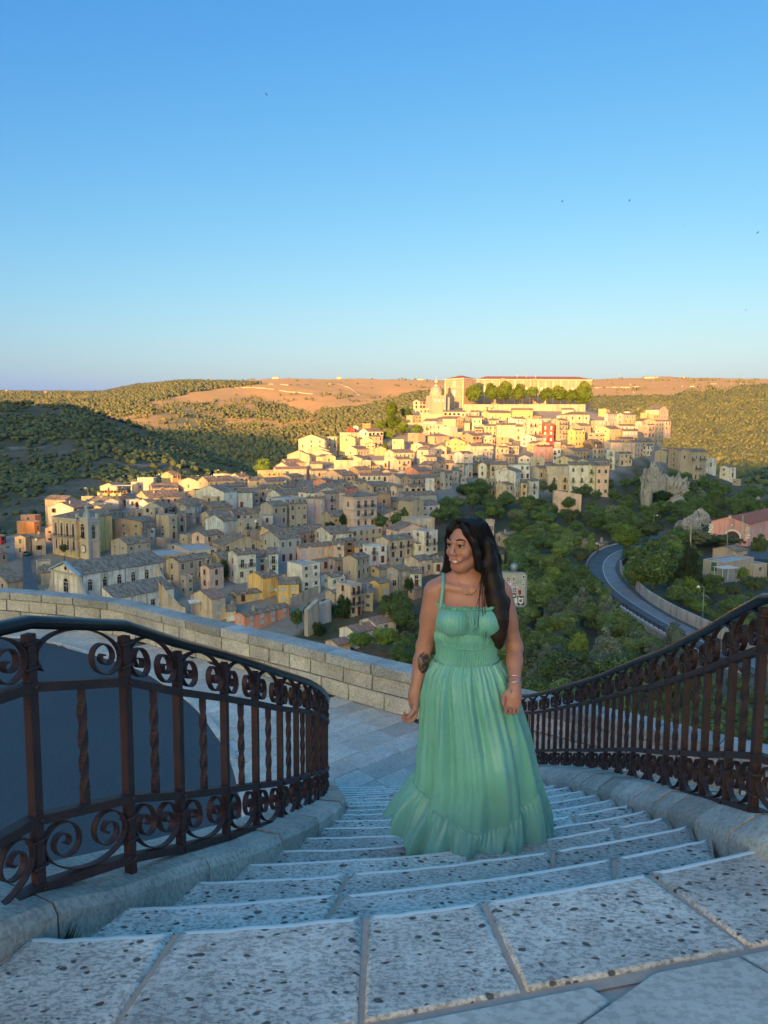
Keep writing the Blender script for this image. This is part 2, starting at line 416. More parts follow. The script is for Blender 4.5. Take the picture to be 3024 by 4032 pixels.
def railing(P,label,side,broken=()):
    root=empty('iron_railing',P[3],0,label,'railing'); ro=Vector(P[3]); 
    def part(name,m,smooth=False,mat=M_RUST):
        return m.build(name,mat,root,smooth)
    PV=[Vector(p)-ro for p in P]; n=len(PV)
    tang=[(PV[min(i+1,n-1)]-PV[max(i-1,0)]) for i in range(n)]
    up=Vector((0,0,1))
    for i,p in enumerate(PV):
        t=tang[i].copy(); t.z=0; t.normalize(); nn=Vector((-t.y,t.x,0))
        m=MB(); m.box(p+up*((HT-.02)/2+-.035),(.032,.032,HT+.03),ax=(t,nn,up)); part('post',m)
        for hh in (HB,H1,H2):
            for s in(-1,1):
                m=MB(); c=p+up*hh+nn*s*.0235
                m.tube([c,c+nn*s*.005,c+nn*s*.0075],[.009,.008,.003],8); part('rivet',m,True)
        for hh in (HB+.075,HB+.165,H2+.062,H2+.145):
            m=MB()
            L=[p+up*hh+t*a*.030+nn*b*.021 for a,b in((-1,-.7),(-.8,-1),(.8,-1),(1,-.7),(1,.7),(.8,1),(-.8,1),(-1,.7))]
            m.tube(L+[L[0]],.0055,6,caps=False); part('collar',m,True)
    for i in range(n-1):
        a,b=PV[i],PV[i+1]; h=(b-a); w=Vector((h.x,h.y,0)).length; t=Vector((h.x,h.y,0))/w; nn=Vector((-t.y,t.x,0)); sl=h.z/w
        def pt(u,v,o=0): return a+t*u+up*(v+sl*u)+nn*o
        # twisted baluster
        m=MB(); V=[];F=[];K=34; hw=.0135
        for k in range(K+1):
            v=k/K; z=H1+.012+(H2-H1-.024)*v; tw=max(0,min(1,(v-.12)/.76)); an=tw*math.pi*1.75
            c=pt(w/2,z)
            for q in range(4):
                g=an+math.pi/4+q*math.pi/2; V.append(c+(t*math.cos(g)+nn*math.sin(g))*hw*1.3)
        for k in range(K):
            for q in range(4): F.append((k*4+q,k*4+(q+1)%4,(k+1)*4+(q+1)%4,(k+1)*4+q))
        m.add(V,F); part('twisted_baluster',m)
        for (z0,z1,flip) in ((HB+.017,H1-.014,True),(H2+.017,HT-.004,False)):
            pts=scroll_pts(w,z1-z0,flip,(i in broken and not flip)); V=[];F=[];k=len(pts)
            for q,(x,y) in enumerate(pts):
                x0,y0=pts[max(q-1,0)];x1,y1=pts[min(q+1,k-1)]; dx,dy=x1-x0,y1-y0; L=math.hypot(dx,dy) or 1; ox,oy=-dy/L*.0028,dx/L*.0028
                for sx,so in((1,-1),(1,1),(-1,1),(-1,-1)): V.append(pt(x+ox*sx,z0+y+oy*sx,so*.0125))
            for q in range(k-1):
                for e in range(4): F.append((q*4+e,(q+1)*4+e,(q+1)*4+(e+1)%4,q*4+(e+1)%4))
            F += [(0,1,2,3),((k-1)*4+3,(k-1)*4+2,(k-1)*4+1,(k-1)*4)]
            m=MB(); m.add(V,F); o=part('scroll',m)
            m=MB(); c=pt(w/2,(H2+.010 if not flip else H1-.010) if False else (z1 if not flip else z0),0); m.tube([c-nn*.008,c+nn*.008],[.007,.007],8); part('rivet',m,True)
    # flat bars and handrail swept along the posts
    def sweep(name,prof,hh,mat,smooth,kinks=True):
        V=[];F=[];m=len(prof)
        pts=PV if kinks else PV
        for i,p in enumerate(pts):
            t=tang[i].copy(); th=Vector((t.x,t.y,0)).normalized(); nn=Vector((-th.y,th.x,0))
            for (o,z) in prof: V.append(p+nn*o+up*(hh+z))
        for i in range(len(pts)-1):
            for q in range(m): F.append((i*m+q,(i+1)*m+q,(i+1)*m+(q+1)%m,i*m+(q+1)%m))
        F += [tuple(range(m)),tuple(range((len(pts)-1)*m,len(pts)*m))[::-1]]
        o=mk(name,V,F,mat,root,smooth); return o
    rect=[(-.0215,-.0165),(-.0215,.0165),(.0215,.0165),(.0215,-.0165)]
    rect=[(-.021,-.016),(-.021,.016),(-.0165,.016),(-.0165,-.016)]
    for hh in(HB,H1,H2):
        sweep('flat_bar',[(-.0225,-.016),(-.0225,.016),(.0225,.016),(.0225,-.016)],hh,M_RUST,False)
    hp=[(-.030,0),(-.031,.012),(-.024,.024),(-.010,.031),(.010,.031),(.024,.024),(.031,.012),(.030,0),(.018,-.004),(.016,-.012),(-.016,-.012),(-.018,-.004)]
    sweep('handrail',hp,HT+.0,M_HAND,True)
    return root
railing(PL,'left rusty wrought iron railing with scrolls, in front of the blue asphalt','l',(3,))
railing(PR,'right rusty wrought iron railing with scrolls, in front of the parapet','r')
# weeds at the foot of the left curb
def weed(loc,h,n,label,sd):
    rr=random.Random(sd); V=[];F=[]
    for k in range(n):
        a=rr.uniform(0,6.28); r=rr.uniform(0,h*.5); x,y=math.cos(a)*r,math.sin(a)*r*.6; hh=h*rr.uniform(.4,1); lx,ly=math.cos(a)*hh*.45,math.sin(a)*hh*.45; wd=.003
        px,py=-math.sin(a)*wd,math.cos(a)*wd; m=len(V)
        V+=[(x-px,y-py,-.01),(x+px,y+py,-.01),(x+lx*.4-px,y+ly*.4-py,hh*.6),(x+lx*.4+px,y+ly*.4+py,hh*.6),(x+lx,y+ly,hh)]
        F+=[(m,m+1,m+3,m+2),(m+2,m+3,m+4)]
    o=mk('weed_tuft',V,F,M_GRASS,None,loc=loc); tag(o,label,'weed')
weed((-1.03,2.30,-.14),.10,70,'grass tuft at the foot of the left curb beside the top step',1)
weed((-.70,3.10,-.44),.09,50,'small weed tuft against the left curb a few steps down',2)
weed((-.60,3.45,-.59),.07,40,'lowest tiny weed tuft against the left curb',3)
# ---------------------------------------------------------------- street
tag(mk('road',[(-30,-10,ZST-.03),(20,-10,ZST-.03),(20,7.2,ZST-.03),(4.5,7.95,ZST-.03),(2.9,9.3,ZST-.03),(-.1,11.5,ZST-.03),(-1.45,12.55,ZST-.03),(-3.9,14.3,ZST-.03),(-5.8,15.9,ZST-.03),(-8.5,16.7,ZST-.03),(-14,17.6,ZST-.03),(-30,18,ZST-.03)],[tuple(range(12))],M_DMORTAR),kind='structure').name='street_bed'
BND=[(-30,15.8),(-16,16.0),(-11,15.75),(-7.17,15.3),(-4.89,13.77),(-4.19,13.15),(-3.23,11.94),(-2.75,11.2),(-2.135,9.94),(-1.846,9.175),(-1.51,7.91),(-1.40,6.5),(-1.6,4),(-2.6,1),(-4,-8)]
V=[(x,y,ZST+.006) for x,y in BND]+[(-30,-8,ZST+.006)]
tag(mk('road',V,[tuple(range(len(V)))],M_ASPH),kind='structure')
# pale kerb line along the asphalt
kb=empty('kerb_line',(-4.2,13.1,ZST)); kb['kind']='structure'
Q=resample([(x,y,ZST) for x,y in BND[2:12]],.8)
for a,b in zip(Q[:-1],Q[1:]):
    t=(b-a).normalized(); nn=Vector((-t.y,t.x,0)); a2=a+t*.008; b2=b-t*.008
    L=[a2-nn*.0,b2-nn*.0,b2+nn*.10,a2+nn*.10]
    o=slab('kerb_stone',ccw(L),ZST+.018,.06,M_PAVE,kb,bev=.006); rel(o,kb)
PAR=[(-30,18.3),(-18,18.1),(-12,17.6),(-8.48,16.7),(-5.82,15.75),(-3.92,14.35),(-1.445,12.53),(-.10,11.46),(1.3,10.45),(2.89,9.27),(3.89,8.49),(4.9,7.7),(6.2,6.8),(9,5.2)]
def ypar(x): return float(np.interp(x,[p[0] for p in PAR],[p[1] for p in PAR]))
def xb(y): return float(np.interp(y,[p[1] for p in BND[::-1]][1:-1],[p[0] for p in BND[::-1]][1:-1]))
pave=empty('pavement',(0,9,ZST)); pave['kind']='structure'
c45=Vector((math.cos(R(44)),math.sin(R(44)),0)); p45=Vector((-c45.y,c45.x,0)); npv=0; far=MB(); cand=[]
for r in range(-30,30):
    pos=-14+random.uniform(0,.6)
    while pos<14:
        ln=random.uniform(.48,.82); o0=Vector((-.71,10.0,0))+p45*(r*.375)+c45*pos; pos+=ln
        L=[o0+c45*.004+p45*.004,o0+c45*(ln-.004)+p45*.004,o0+c45*(ln-.004)+p45*.371,o0+c45*.004+p45*.371]
        c=sum(L,Vector())/4
        if c.y>ypar(c.x)+.15 or c.x>6.5 or c.x<-13 or c.y<6.2: continue
        if c.x< xb(min(max(c.y,6.6),15.7))-.45: continue
        cand.append((c.length,ccw(L)))
cand.sort(key=lambda q:q[0])
for k,(d,L) in enumerate(cand):
    if k<280:
        o=slab('paving_slab',L,ZST+random.uniform(-.0035,.0015),.028,M_PAVE,pave,bev=.005,wav=.001); rel(o,pave)
    else:
        z=ZST-.002+random.uniform(-.001,.001); far.add([(p.x,p.y,z) for p in L],[tuple(range(len(L)))])
if far.V: 
    o=far.build('paving_slab',M_PAVE,pave); rel(o,pave); o['kind']='stuff'
# ---------------------------------------------------------------- parapet wall
ZP=-2.01
para=empty('parapet_wall',(-.1,11.5,ZST),0,'low limestone parapet wall with grey coping stones curving along the far side of the street','wall')
Q=resample([(x,y,0) for x,y in PAR],.12); rr=random.Random(3)
def wall_course(z0,z1,fo,bo,lens,name,mat,rough):
    i=0
    while i<len(Q)-1:
        j=min(len(Q)-1,i+rr.randint(*lens)); mid=Q[(i+j)//2]
        if mid.x<-20 and False: pass
        fr=fo+rr.uniform(-rough,rough); V=[];F=[]; pts=[]
        for k in range(i,j+1):
            t=(Q[min(k+1,len(Q)-1)]-Q[max(k-1,0)]).normalized(); nn=Vector((t.y,-t.x,0)); g=.006 if k==i else (-.006 if k==j else 0)
            p=Q[k]+t*g
            pts.append((p+nn*fr,p-nn*bo,t))
        b=.014; rings=[]
        K=len(pts)
        for k,(pf,pb,t) in enumerate(pts):
            e=t*(.012 if k==0 else (-.012 if k==K-1 else 0)); nn=(pf-pb).normalized()
            wv=mnoise.noise(Vector((pf.x*5,pf.y*5,z0*7)))*rough*.8
            V+=[(pf-nn*b)+Vector((0,0,z0+.004)), pf+e+nn*wv+Vector((0,0,z0+b)), pf+e+nn*wv+Vector((0,0,z1-b)), (pf-nn*b)+Vector((0,0,z1-.003)), pb+Vector((0,0,z1-.003)), pb+Vector((0,0,z0+.004))]
        for k in range(K-1):
            for q in range(6): F.append((k*6+q,(k+1)*6+q,(k+1)*6+(q+1)%6,k*6+(q+1)%6))
        F+=[tuple(range(6)),tuple(range((K-1)*6,K*6))[::-1]]
        F=[f[::-1] for f in F]
        c=V[0].copy(); o=mk(name,[v-c for v in V],F,mat,para); o.location=c; rel(o,para); i=j
wall_course(-2.175,ZP,.03,.36,(6,8),'coping_stone',M_COPE,.003)
wall_course(-2.43,-2.183,0,.30,(4,6),'wall_block',M_BLOCK,.010)
wall_course(-2.70,-2.438,0.004,.30,(4,6),'wall_block',M_BLOCK,.010)
V=[];F=[]
for k,p in enumerate(Q):
    t=(Q[min(k+1,len(Q)-1)]-Q[max(k-1,0)]).normalized(); nn=Vector((t.y,-t.x,0))
    for off,z in((-.03,-2.72),(-.03,-2.05),(-.30,-2.05),(-.34,-9)): 
        a=p+nn*off; V.append((a.x,a.y,z))
for k in range(len(Q)-1):
    for q in range(3): F.append((k*4+q,k*4+q+1,(k+1)*4+q+1,(k+1)*4+q))
rel(mk('core',V,F,M_DMORTAR,para),para)
# ================================================================ LAND: valley, town hill, far hills, hill behind the camera
DY =[1560,1600,1700,1800,1900,2000,2100,2200,2300,2400,2500,2600,2700,2850,3000,3200]
DL =[ 590, 565, 500, 440, 370, 310, 275, 245, 215, 197, 180, 165, 150, 130, 112,  90]      # left and centre of the frame
DR =[ 590, 565, 500, 440, 378, 322, 268, 215, 178, 153, 131, 113,  96,  76,  60,  44]      # right: the green valley side
def Dg(px,py):
    a=np.interp(py,DY,DL); b=np.interp(py,DY,DR); t=min(1,max(0,(px-1650)/650)); t=t*t*(3-2*t); return float(a*(1-t)+b*t)
CRX=[-1600,-600,0,200,350,520,900,1150,1350,1500,1650,1750,2330,2420,2520,2640,2760,2950,3100,3700,4600]
CRY=[ 2350,2200,2110,2060,1990,1925,1905,1850,1790,1730,1670,1600,1600,1640,1690,1790,1850,1915,1975,2130,2300]
def land_mat():
    n=NB('valley_ground'); c=n.pos(); a=n.noise(c,.05,5); b=n.noise(c,.6,5,.65)
    col=n.mix(n.ramp(a,[(.4,0),(.6,1)]),(.045,.060,.022),(.16,.125,.075)); col=n.mix(n.ramp(b,[(.45,0),(.65,1)]),col,(.10,.085,.05)); tw=n.attr('town'); col=n.mix(tw,col,n.mix(n.noise(c,.35,5,.7),(.20,.18,.145),(.36,.325,.27))); n.base(col); n.rough(.95); n.bump(b,.6,.4); return n.m
M_LAND=land_mat()
def sheet(name,cols,rows,fn,mat,label=None):
    V=[fn(x,t) for t in rows for x in cols]; nc=len(cols)
    F=[(r*nc+c,r*nc+c+1,(r+1)*nc+c+1,(r+1)*nc+c) for r in range(len(rows)-1) for c in range(nc-1)]
    o=mk(name,V,F,mat,None,True); return tag(o,kind='structure')
def town_fn(px,t):
    cy=float(np.interp(px,CRX,CRY))
    if t<=1.0:
        py=3200+(cy-3200)*t**.8; p=W(px,py,Dg(px,py)) if True else None
        j=mnoise.noise(Vector((p.x*.04,p.y*.04,0)))*1.2; p.z+=j-.8; return p
    p=W(px,cy,Dg(px,cy)); d=(t-1)*260; q=p.copy(); s=1+d/p.y; q.x*=s; q.y*=s; q.z=p.z-.8-.34*d; return q
hs=sheet('hillside',list(range(-1600,4601,50)),[k/60 for k in range(61)]+[1.1,1.25,1.5,2.0,3.0],town_fn,M_LAND)
def town_zone(px,py):
    lo=float(np.interp(px,[-400,0,500,900,1150,1400,1620,1660,1700,1900,2100,2300,2480,2530,2600,2780,2850],[2500,2500,2600,2640,2500,2400,2300,2150,1985,1955,1960,1945,1850,1790,1850,1870,1500]))
    return py<lo and -400<px<2850
ta=hs.data.attributes.new('town','FLOAT','POINT'); ta.data.foreach_set('value',[1.0 if town_zone(*proj(v.co)) else 0.0 for v in hs.data.vertices])
def hill_mat(name,ground,green,gscale,cover,rock=None,woodc=(.085,.095,.035)):
    n=NB(name); c=n.pos(); a=n.noise(c,gscale,6,.6); b=n.noise(c,gscale*7,4,.6)
    f=n.math('ADD',n.math('MULTIPLY',a,.65),n.math('MULTIPLY',b,.35))
    col=n.mix(n.ramp(f,[(cover-.03,0),(cover+.03,1)]),green,ground)
    w=n.noise(n.map(c,(.004,.004,.05)),6.0,3); col=n.mix(n.math('MULTIPLY',n.ramp(w,[(.45,0),(.6,1)]),.3),col,tuple(x*.75 for x in ground))
    if rock: col=n.mix(n.ramp(n.noise(c,gscale*2.3,4),[(.60,0),(.68,1)]),col,rock)
    wd=n.math('MULTIPLY',n.attr('wood'),n.ramp(n.noise(c,gscale*9,3),[(.2,.75),(.6,1)])); col=n.mix(wd,col,tuple(x*1.0 for x in woodc)); n.base(col); n.rough(1.0); return n.m
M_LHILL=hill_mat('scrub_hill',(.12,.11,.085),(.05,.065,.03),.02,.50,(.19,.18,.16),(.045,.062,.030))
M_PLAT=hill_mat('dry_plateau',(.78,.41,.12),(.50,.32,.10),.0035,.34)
M_FOR=hill_mat('forest_floor',(.38,.23,.10),(.10,.10,.035),.012,.52)
# generic sheet through screen profile lines: list of (D, [(px,py),...]) from near/low to far/high
def prof_fn(lines,rough,fx=.02):
    def fn(px,t):
        t=t*(len(lines)-1); i=min(int(t),len(lines)-2); f=t-i
        def P(i):
            D,pl=lines[i]; xs=[a for a,_ in pl]; ys=[b for _,b in pl]
            Dv=D if not isinstance(D,(list,tuple)) else float(np.interp(px,D[0],D[1])); return W(px,float(np.interp(px,xs,ys)),Dv)
        p=P(i).lerp(P(i+1),f); p.z+=mnoise.fractal(Vector((p.x*fx,p.y*fx,3)),1.0,2.0,4)*rough*min(1,t*3); return p
    return fn
def S(a,b,st): return list(range(a,b+1,st))
# left dark scrub hill
LH=[(330,[(-1500,2500),(0,2190),(600,2010),(1200,1960),(1500,1950)]),(430,[(-1500,2250),(0,2080),(600,1965),(1000,1930),(1500,1940)]),(600,[(-1500,1900),(0,1840),(400,1840),(700,1870),(1000,1900),(1500,1940)]),
    (([-1500,0,1200],[800,790,900]),[(-1500,1560),(-400,1565),(0,1578),(180,1592),(340,1606),(480,1660),(620,1708),(800,1775),(900,1812),(1000,1850),(1150,1905),(1500,1960)]),
    (1150,[(-1500,1760),(0,1790),(400,1800),(900,1900),(1500,1990)])]
lh_fn=prof_fn(LH,3.0); sheet('left_hill',S(-1500,1500,40),[k/50 for k in range(51)],lh_fn,M_LHILL)
# middle hills: forested ravine sides rising to the orange plateau
MH=[(1150,[(-1500,1960),(300,1900),(900,1960),(1600,1900),(2000,1850)]),
    (1450,[(-1500,1800),(300,1760),(900,1800),(1150,1800),(1600,1740),(2000,1720)]),
    (1900,[(-1500,1640),(300,1640),(600,1650),(900,1700),(1150,1700),(1450,1660),(1600,1620),(2000,1600)]),
    (2500,[(-1500,1590),(200,1590),(400,1590),(640,1570),(900,1600),(1100,1620),(1300,1600),(1450,1590),(1600,1560),(2000,1560)]),
    (3300,[(-1500,1560),(0,1565),(350,1560),(560,1530),(700,1510),(900,1510),(1150,1520),(1350,1540),(1500,1560),(1620,1545),(2000,1540)]),
    (4300,[(-1500,1525),(0,1543),(200,1545),(400,1545),(520,1522),(700,1503),(800,1500),(930,1498),(1150,1491),(1500,1494),(1750,1499),(2400,1500),(3200,1505)]),
    (6000,[(-1500,1545),(0,1560),(400,1560),(800,1520),(1500,1510),(2400,1515),(3200,1515)])]
mh_fn=prof_fn(MH,8.0,.004); sheet('far_hills',S(-1500,2400,30),[k/90 for k in range(91)],mh_fn,M_PLAT)
# right hill: forest slope with the dry plateau on top
RH=[(([1800,2300,3024,4600],[700,700,760,900]),[(1800,2050),(2300,2050),(2700,2080),(3024,2060),(4600,2150)]),
    (([1800,3024,4600],[900,980,1100]),[(1800,1900),(2300,1900),(2700,1900),(2900,1870),(3024,1875),(4600,1900)]),
    (([1800,3024,4600],[1500,1350,1400]),[(1800,1700),(2300,1700),(2700,1720),(3024,1720),(4600,1740)]),
    (([1800,3024,4600],[2300,1900,1900]),[(1800,1570),(2200,1565),(2420,1565),(2560,1560),(2700,1552),(2850,1540),(3024,1524),(3600,1520),(4600,1560)]),
    (([1800,3024,4600],[3600,3000,2900]),[(1800,1510),(2400,1504),(2700,1498),(3024,1506),(3600,1500),(4600,1540)]),
    (([1800,3024,4600],[4200,3900,3900]),[(1800,1504),(2350,1492),(2500,1488),(2620,1484),(2720,1488),(2900,1490),(3024,1492),(3600,1480),(4600,1500)]),
    (6000,[(1800,1530),(3000,1520),(4600,1520)])]
rh_fn=prof_fn(RH,5.0,.006); sheet('right_hills',S(1800,4600,30),[k/90 for k in range(91)],rh_fn,M_PLAT)
# dark slope at the right edge, below the sunlit forest
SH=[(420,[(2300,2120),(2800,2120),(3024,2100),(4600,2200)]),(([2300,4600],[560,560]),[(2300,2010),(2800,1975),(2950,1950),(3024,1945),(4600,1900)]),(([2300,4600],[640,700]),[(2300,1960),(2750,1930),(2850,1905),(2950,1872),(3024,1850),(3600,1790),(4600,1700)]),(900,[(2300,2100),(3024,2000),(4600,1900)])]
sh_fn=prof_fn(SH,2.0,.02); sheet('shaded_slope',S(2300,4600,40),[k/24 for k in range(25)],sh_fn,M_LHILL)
# ground that carries everything to the horizon
M_GROUND=plain('ground',(.16,.13,.075),1.0,var=.3,scale=.01)
tag(mk('ground',[(-15000,-6000,-160),(15000,-6000,-160),(15000,15000,-160),(-15000,15000,-160)],[(0,1,2,3)],M_GROUND),kind='structure')
# the upland behind the viewpoint (where the sun is setting): its shade lies on the valley and on the lower town
Lx,Ly=-SUND.x/math.cos(SUN_EL),-SUND.y/math.cos(SUN_EL); TE=math.tan(SUN_EL); BK=1200.0
def uh(p): return (p.x*Ly-p.y*Lx, p.z+TE*(p.x*Lx+p.y*Ly+BK))
def uhp(px,py,D): return uh(W(px,py,D))
HU=[(-6000,250),(-955,215),(-789,207),(-700,182),(-627,178),(-551,176),(-495,153),(-427,122),(-338,92),(-240,86),(-214,87),(-206,79),(-192,75),(-188,97),(-180,98.5),(-148,104),(-129,105),(-112,109),(-79,117),(-61,121),(-44,125),(-24,127),(0,140),(50,143),(90,143),(132,145),(250,155),(600,140),(2500,200)]
V=[];F=[]
for u,h in HU:
    for k,(ds,hh) in enumerate(((260,-60),(60,h*.55),(0,h),(-60,h-3),(-700,h*.6),(-1500,-150))):
        s=-BK+ds; V.append((u*Ly+s*Lx,-u*Lx+s*Ly,hh))
for i in range(len(HU)-1):
    for k in range(5): F.append((i*6+k,i*6+k+1,(i+1)*6+k+1,(i+1)*6+k))
tag(mk('upland_hill',V,F,M_LAND,None,False),kind='structure')
# ================================================================ TOWN
def wall_mat(name,c,patch=.45,stone=(.34,.32,.28),streak=.5,rough=.9):
    n=NB(name); co=n.rcoord(); a=n.noise(co,.22,6,.7,.5); b=n.noise(n.map(co,(.8,.8,.07)),1.0,4,.6); f=n.noise(co,2.2,4,.6)
    col=n.mix(n.ramp(a,[(.52-.12*patch,0),(.60-.06*patch,1)]),c,tuple(.55*x+.45*y for x,y in zip(c,stone)))
    col=n.mix(n.math('MULTIPLY',n.ramp(n.noise(co,.55,6,.7),[(.60-.1*patch,0),(.66,1)]),min(1,patch*1.4)),col,stone)
    col=n.mix(n.math('MULTIPLY',n.ramp(b,[(.5,0),(.66,1)]),streak),col,tuple(x*.36 for x in stone))
    col=n.mix(n.math('MULTIPLY',n.ramp(f,[(.35,1),(.6,0)]),.25),col,tuple(x*.6 for x in c))
    n.base(col); n.rough(rough); n.bump(f,.35,.05); return n.m
PAL={'white':((.70,.70,.68),.25),'cream':((.58,.51,.41),.35),'stone':((.42,.38,.31),.6),'brown':((.36,.28,.21),.6),'grey':((.36,.36,.34),.6),'greyblue':((.36,.42,.46),.5),
 'paleblue':((.52,.64,.74),.2),'pink':((.74,.36,.34),.12),'palepink':((.64,.50,.45),.2),'lilac':((.50,.43,.46),.15),'salmon':((.80,.30,.22),.08),'red':((.62,.03,.04),.03),
 'lemon':((.60,.52,.33),.25),'yellow':((.70,.50,.20),.2),'ochre':((.50,.37,.20),.35),'orange':((.85,.26,.08),.1),'concrete':((.34,.34,.33),.4),'darkgrey':((.08,.08,.085),.1)}
WM={k:wall_mat('plaster_'+k,tuple(min(.86,x*m_) if k not in('darkgrey',) else x for x,m_ in zip(c,(1.28,1.20,1.05))),p,stone=(.44,.38,.30)) for k,(c,p) in PAL.items()}
CN={'white':'whitewashed','cream':'cream','stone':'weathered stone','brown':'brown stone','grey':'stained grey','greyblue':'bluish grey','paleblue':'pale blue','pink':'pink','palepink':'pale pink','lilac':'lilac grey','salmon':'salmon pink','red':'bright red','lemon':'lemon yellow','yellow':'dull yellow','ochre':'ochre','orange':'orange','concrete':'bare concrete','darkgrey':'dark boarded'}
def roof_mat(name,c0,c1,c2):
    n=NB(name); co=n.coord('UV'); r=n.math('MULTIPLY',n.rnd(),91.0); co=n.vadd(co,r)
    a=n.noise(n.map(co,(1.3,.55,1)),1.0,7,.8); b=n.noise(co,.22,5,.6); w=n.noise(n.map(co,(9,.8,1)),1.0,2,.5)
    col=n.mix(n.ramp(a,[(.40,0),(.60,1)]),c0,c1); col=n.mix(n.math('MULTIPLY',n.ramp(b,[(.45,0),(.65,1)]),.6),col,c2); col=n.mix(n.math('MULTIPLY',n.ramp(w,[(.45,0),(.62,1)]),.5),col,tuple(x*.45 for x in c0))
    col=n.mix(n.math('MULTIPLY',n.ramp(n.noise(co,1.6,4,.7),[(.60,0),(.70,1)]),.6),col,(.36,.31,.25))
    n.base(col); n.rough(.9); n.bump(n.math('ADD',w,a),.8,.10); return n.m
M_ROOF=roof_mat('old_clay_tiles',(.11,.078,.052),(.50,.38,.26),(.27,.21,.155))
M_ROOFG=roof_mat('grey_lichened_tiles',(.10,.085,.065),(.45,.38,.29),(.26,.225,.175))
M_ROOFR=roof_mat('red_clay_tiles',(.36,.10,.06),(.50,.17,.10),(.42,.15,.09))
M_ROOFB=roof_mat('brown_clay_tiles',(.28,.15,.10),(.48,.32,.23),(.30,.21,.16))
M_FLAT=plain('flat_roof_screed',(.42,.42,.42),.9,var=.25,scale=.8)
M_WHITER=plain('white_coated_roof',(.70,.73,.76),.6,var=.08,scale=.7)
M_TRIM=plain('stone_trim',(.52,.48,.41),.85,var=.2,scale=1.5)
M_GLASS=plain('dark_pane',(.012,.014,.018),.18)
M_SHG=plain('green_shutter',(.05,.16,.10),.6); M_SHB=plain('brown_shutter',(.10,.035,.02),.6); M_SHW=plain('pale_blue_shutter',(.45,.58,.66),.6); M_SHT=plain('turquoise_shutter',(.03,.30,.36),.6)
M_IRON=plain('thin_dark_iron',(.03,.03,.035),.6)
def window_mesh(name,w,h,shut,arch=False,pane=M_GLASS):
    m=MB(); fr=.13
    def quad(x0,x1,z0,z1,y0,y1,mi): m.box(((x0+x1)/2,(y0+y1)/2,(z0+z1)/2),(x1-x0,abs(y1-y0),z1-z0),mi)
    quad(-w/2-fr,-w/2,0,h,-.14,.02,0); quad(w/2,w/2+fr,0,h,-.14,.02,0); quad(-w/2-fr,w/2+fr,h,h+fr*1.3,-.16,.02,0); quad(-w/2-fr*1.4,w/2+fr*1.4,-.10,0,-.20,.02,0)
    if shut is None:
        quad(-w/2,w/2,0,h,-.03,.0,1); quad(-.03,.03,0,h,-.05,-.03,2); quad(-w/2,w/2,h*.62,h*.65,-.05,-.03,2)
    elif shut=='open':
        quad(-w/2,w/2,0,h,-.03,.0,1); quad(-w/2-.42,-w/2-.01,0.02,h,-.21,-.17,2); quad(w/2+.01,w/2+.42,.02,h,-.21,-.17,2)
    else:
        quad(-w/2,-.015,0,h,-.07,.0,2); quad(.015,w/2,0,h,-.07,.0,2); quad(-.015,.015,0,h,-.02,0,1)
    if arch:
        V=[];n=8
        for y in(-.05,.0):
            V+=[(math.cos(math.pi*k/n)*w/2,y,h+math.sin(math.pi*k/n)*w/2) for k in range(n+1)]
        m.add(V,[tuple(range(n,-1,-1))]+[(k,k+1,n+2+k,n+1+k) for k in range(n)],1)
        for k in range(n):
            a0,a1=math.pi*k/n,math.pi*(k+1)/n; r0,r1=w/2,w/2+.16
            V=[(math.cos(a)*r,y,h+math.sin(a)*r) for y in(-.15,.0) for a,r in((a0,r0),(a1,r0),(a1,r1),(a0,r1))]; m.add(V,[(3,2,1,0),(0,1,5,4),(2,3,7,6)],0)
    me=bpy.data.meshes.new(name); me.from_pydata(m.V,[],m.F); me.polygons.foreach_set('material_index',m.M); me.update(); return me
WT={}
def wmesh(w,h,kind,arch=False):
    k=(w,h,kind,arch)
    if k not in WT:
        me=window_mesh('window',w,h,{'dark':None,'blue':None,'green':'closed','brown':'closed','white':'closed','turq':'closed','open':'open'}[kind],arch)
        for mm in (M_TRIM,M_GLASS,{'dark':WM['white'],'blue':M_SHW,'green':M_SHG,'brown':M_SHB,'white':M_SHW,'turq':M_SHT,'open':M_SHB}[kind]): me.materials.append(mm)
        WT[k]=me
    return WT[k]
def door_me():
    m=MB(); m.box((0,-.03,1.1),(1.1,.08,2.2),0); m.box((-.62,-.06,1.15),(.12,.16,2.35),1); m.box((.62,-.06,1.15),(.12,.16,2.35),1); m.box((0,-.06,2.3),(1.4,.16,.14),1)
    me=bpy.data.meshes.new('door'); me.from_pydata(m.V,[],m.F); me.polygons.foreach_set('material_index',m.M); me.materials.append(M_SHB); me.materials.append(M_TRIM); me.update(); return me
ME_DOOR=door_me()
def balcony_me(w):
    m=MB(); m.box((0,-.5,-.06),(w,1.0,.14),0)
    for x in (-w/2+.03,w/2-.03): m.box((x,-.5,.92),(.05,.95,.05),1)
    m.box((0,-.96,.92),(w,.05,.05),1); m.box((0,-.96,.10),(w,.04,.04),1)
    n=int(w/.16)
    for k in range(n+1): m.box((-w/2+w*k/n,-.96,.5),(.025,.025,.85),1)
    for k in range(6):
        for x in(-w/2+.02,w/2-.02): m.box((x,-.05-.15*k,.5),(.025,.025,.85),1)
    me=bpy.data.meshes.new('balcony'); me.from_pydata(m.V,[],m.F); me.polygons.foreach_set('material_index',m.M); me.materials.append(M_TRIM); me.materials.append(M_IRON); me.update(); return me
BAL={1.9:balcony_me(1.9),3.6:balcony_me(3.6)}
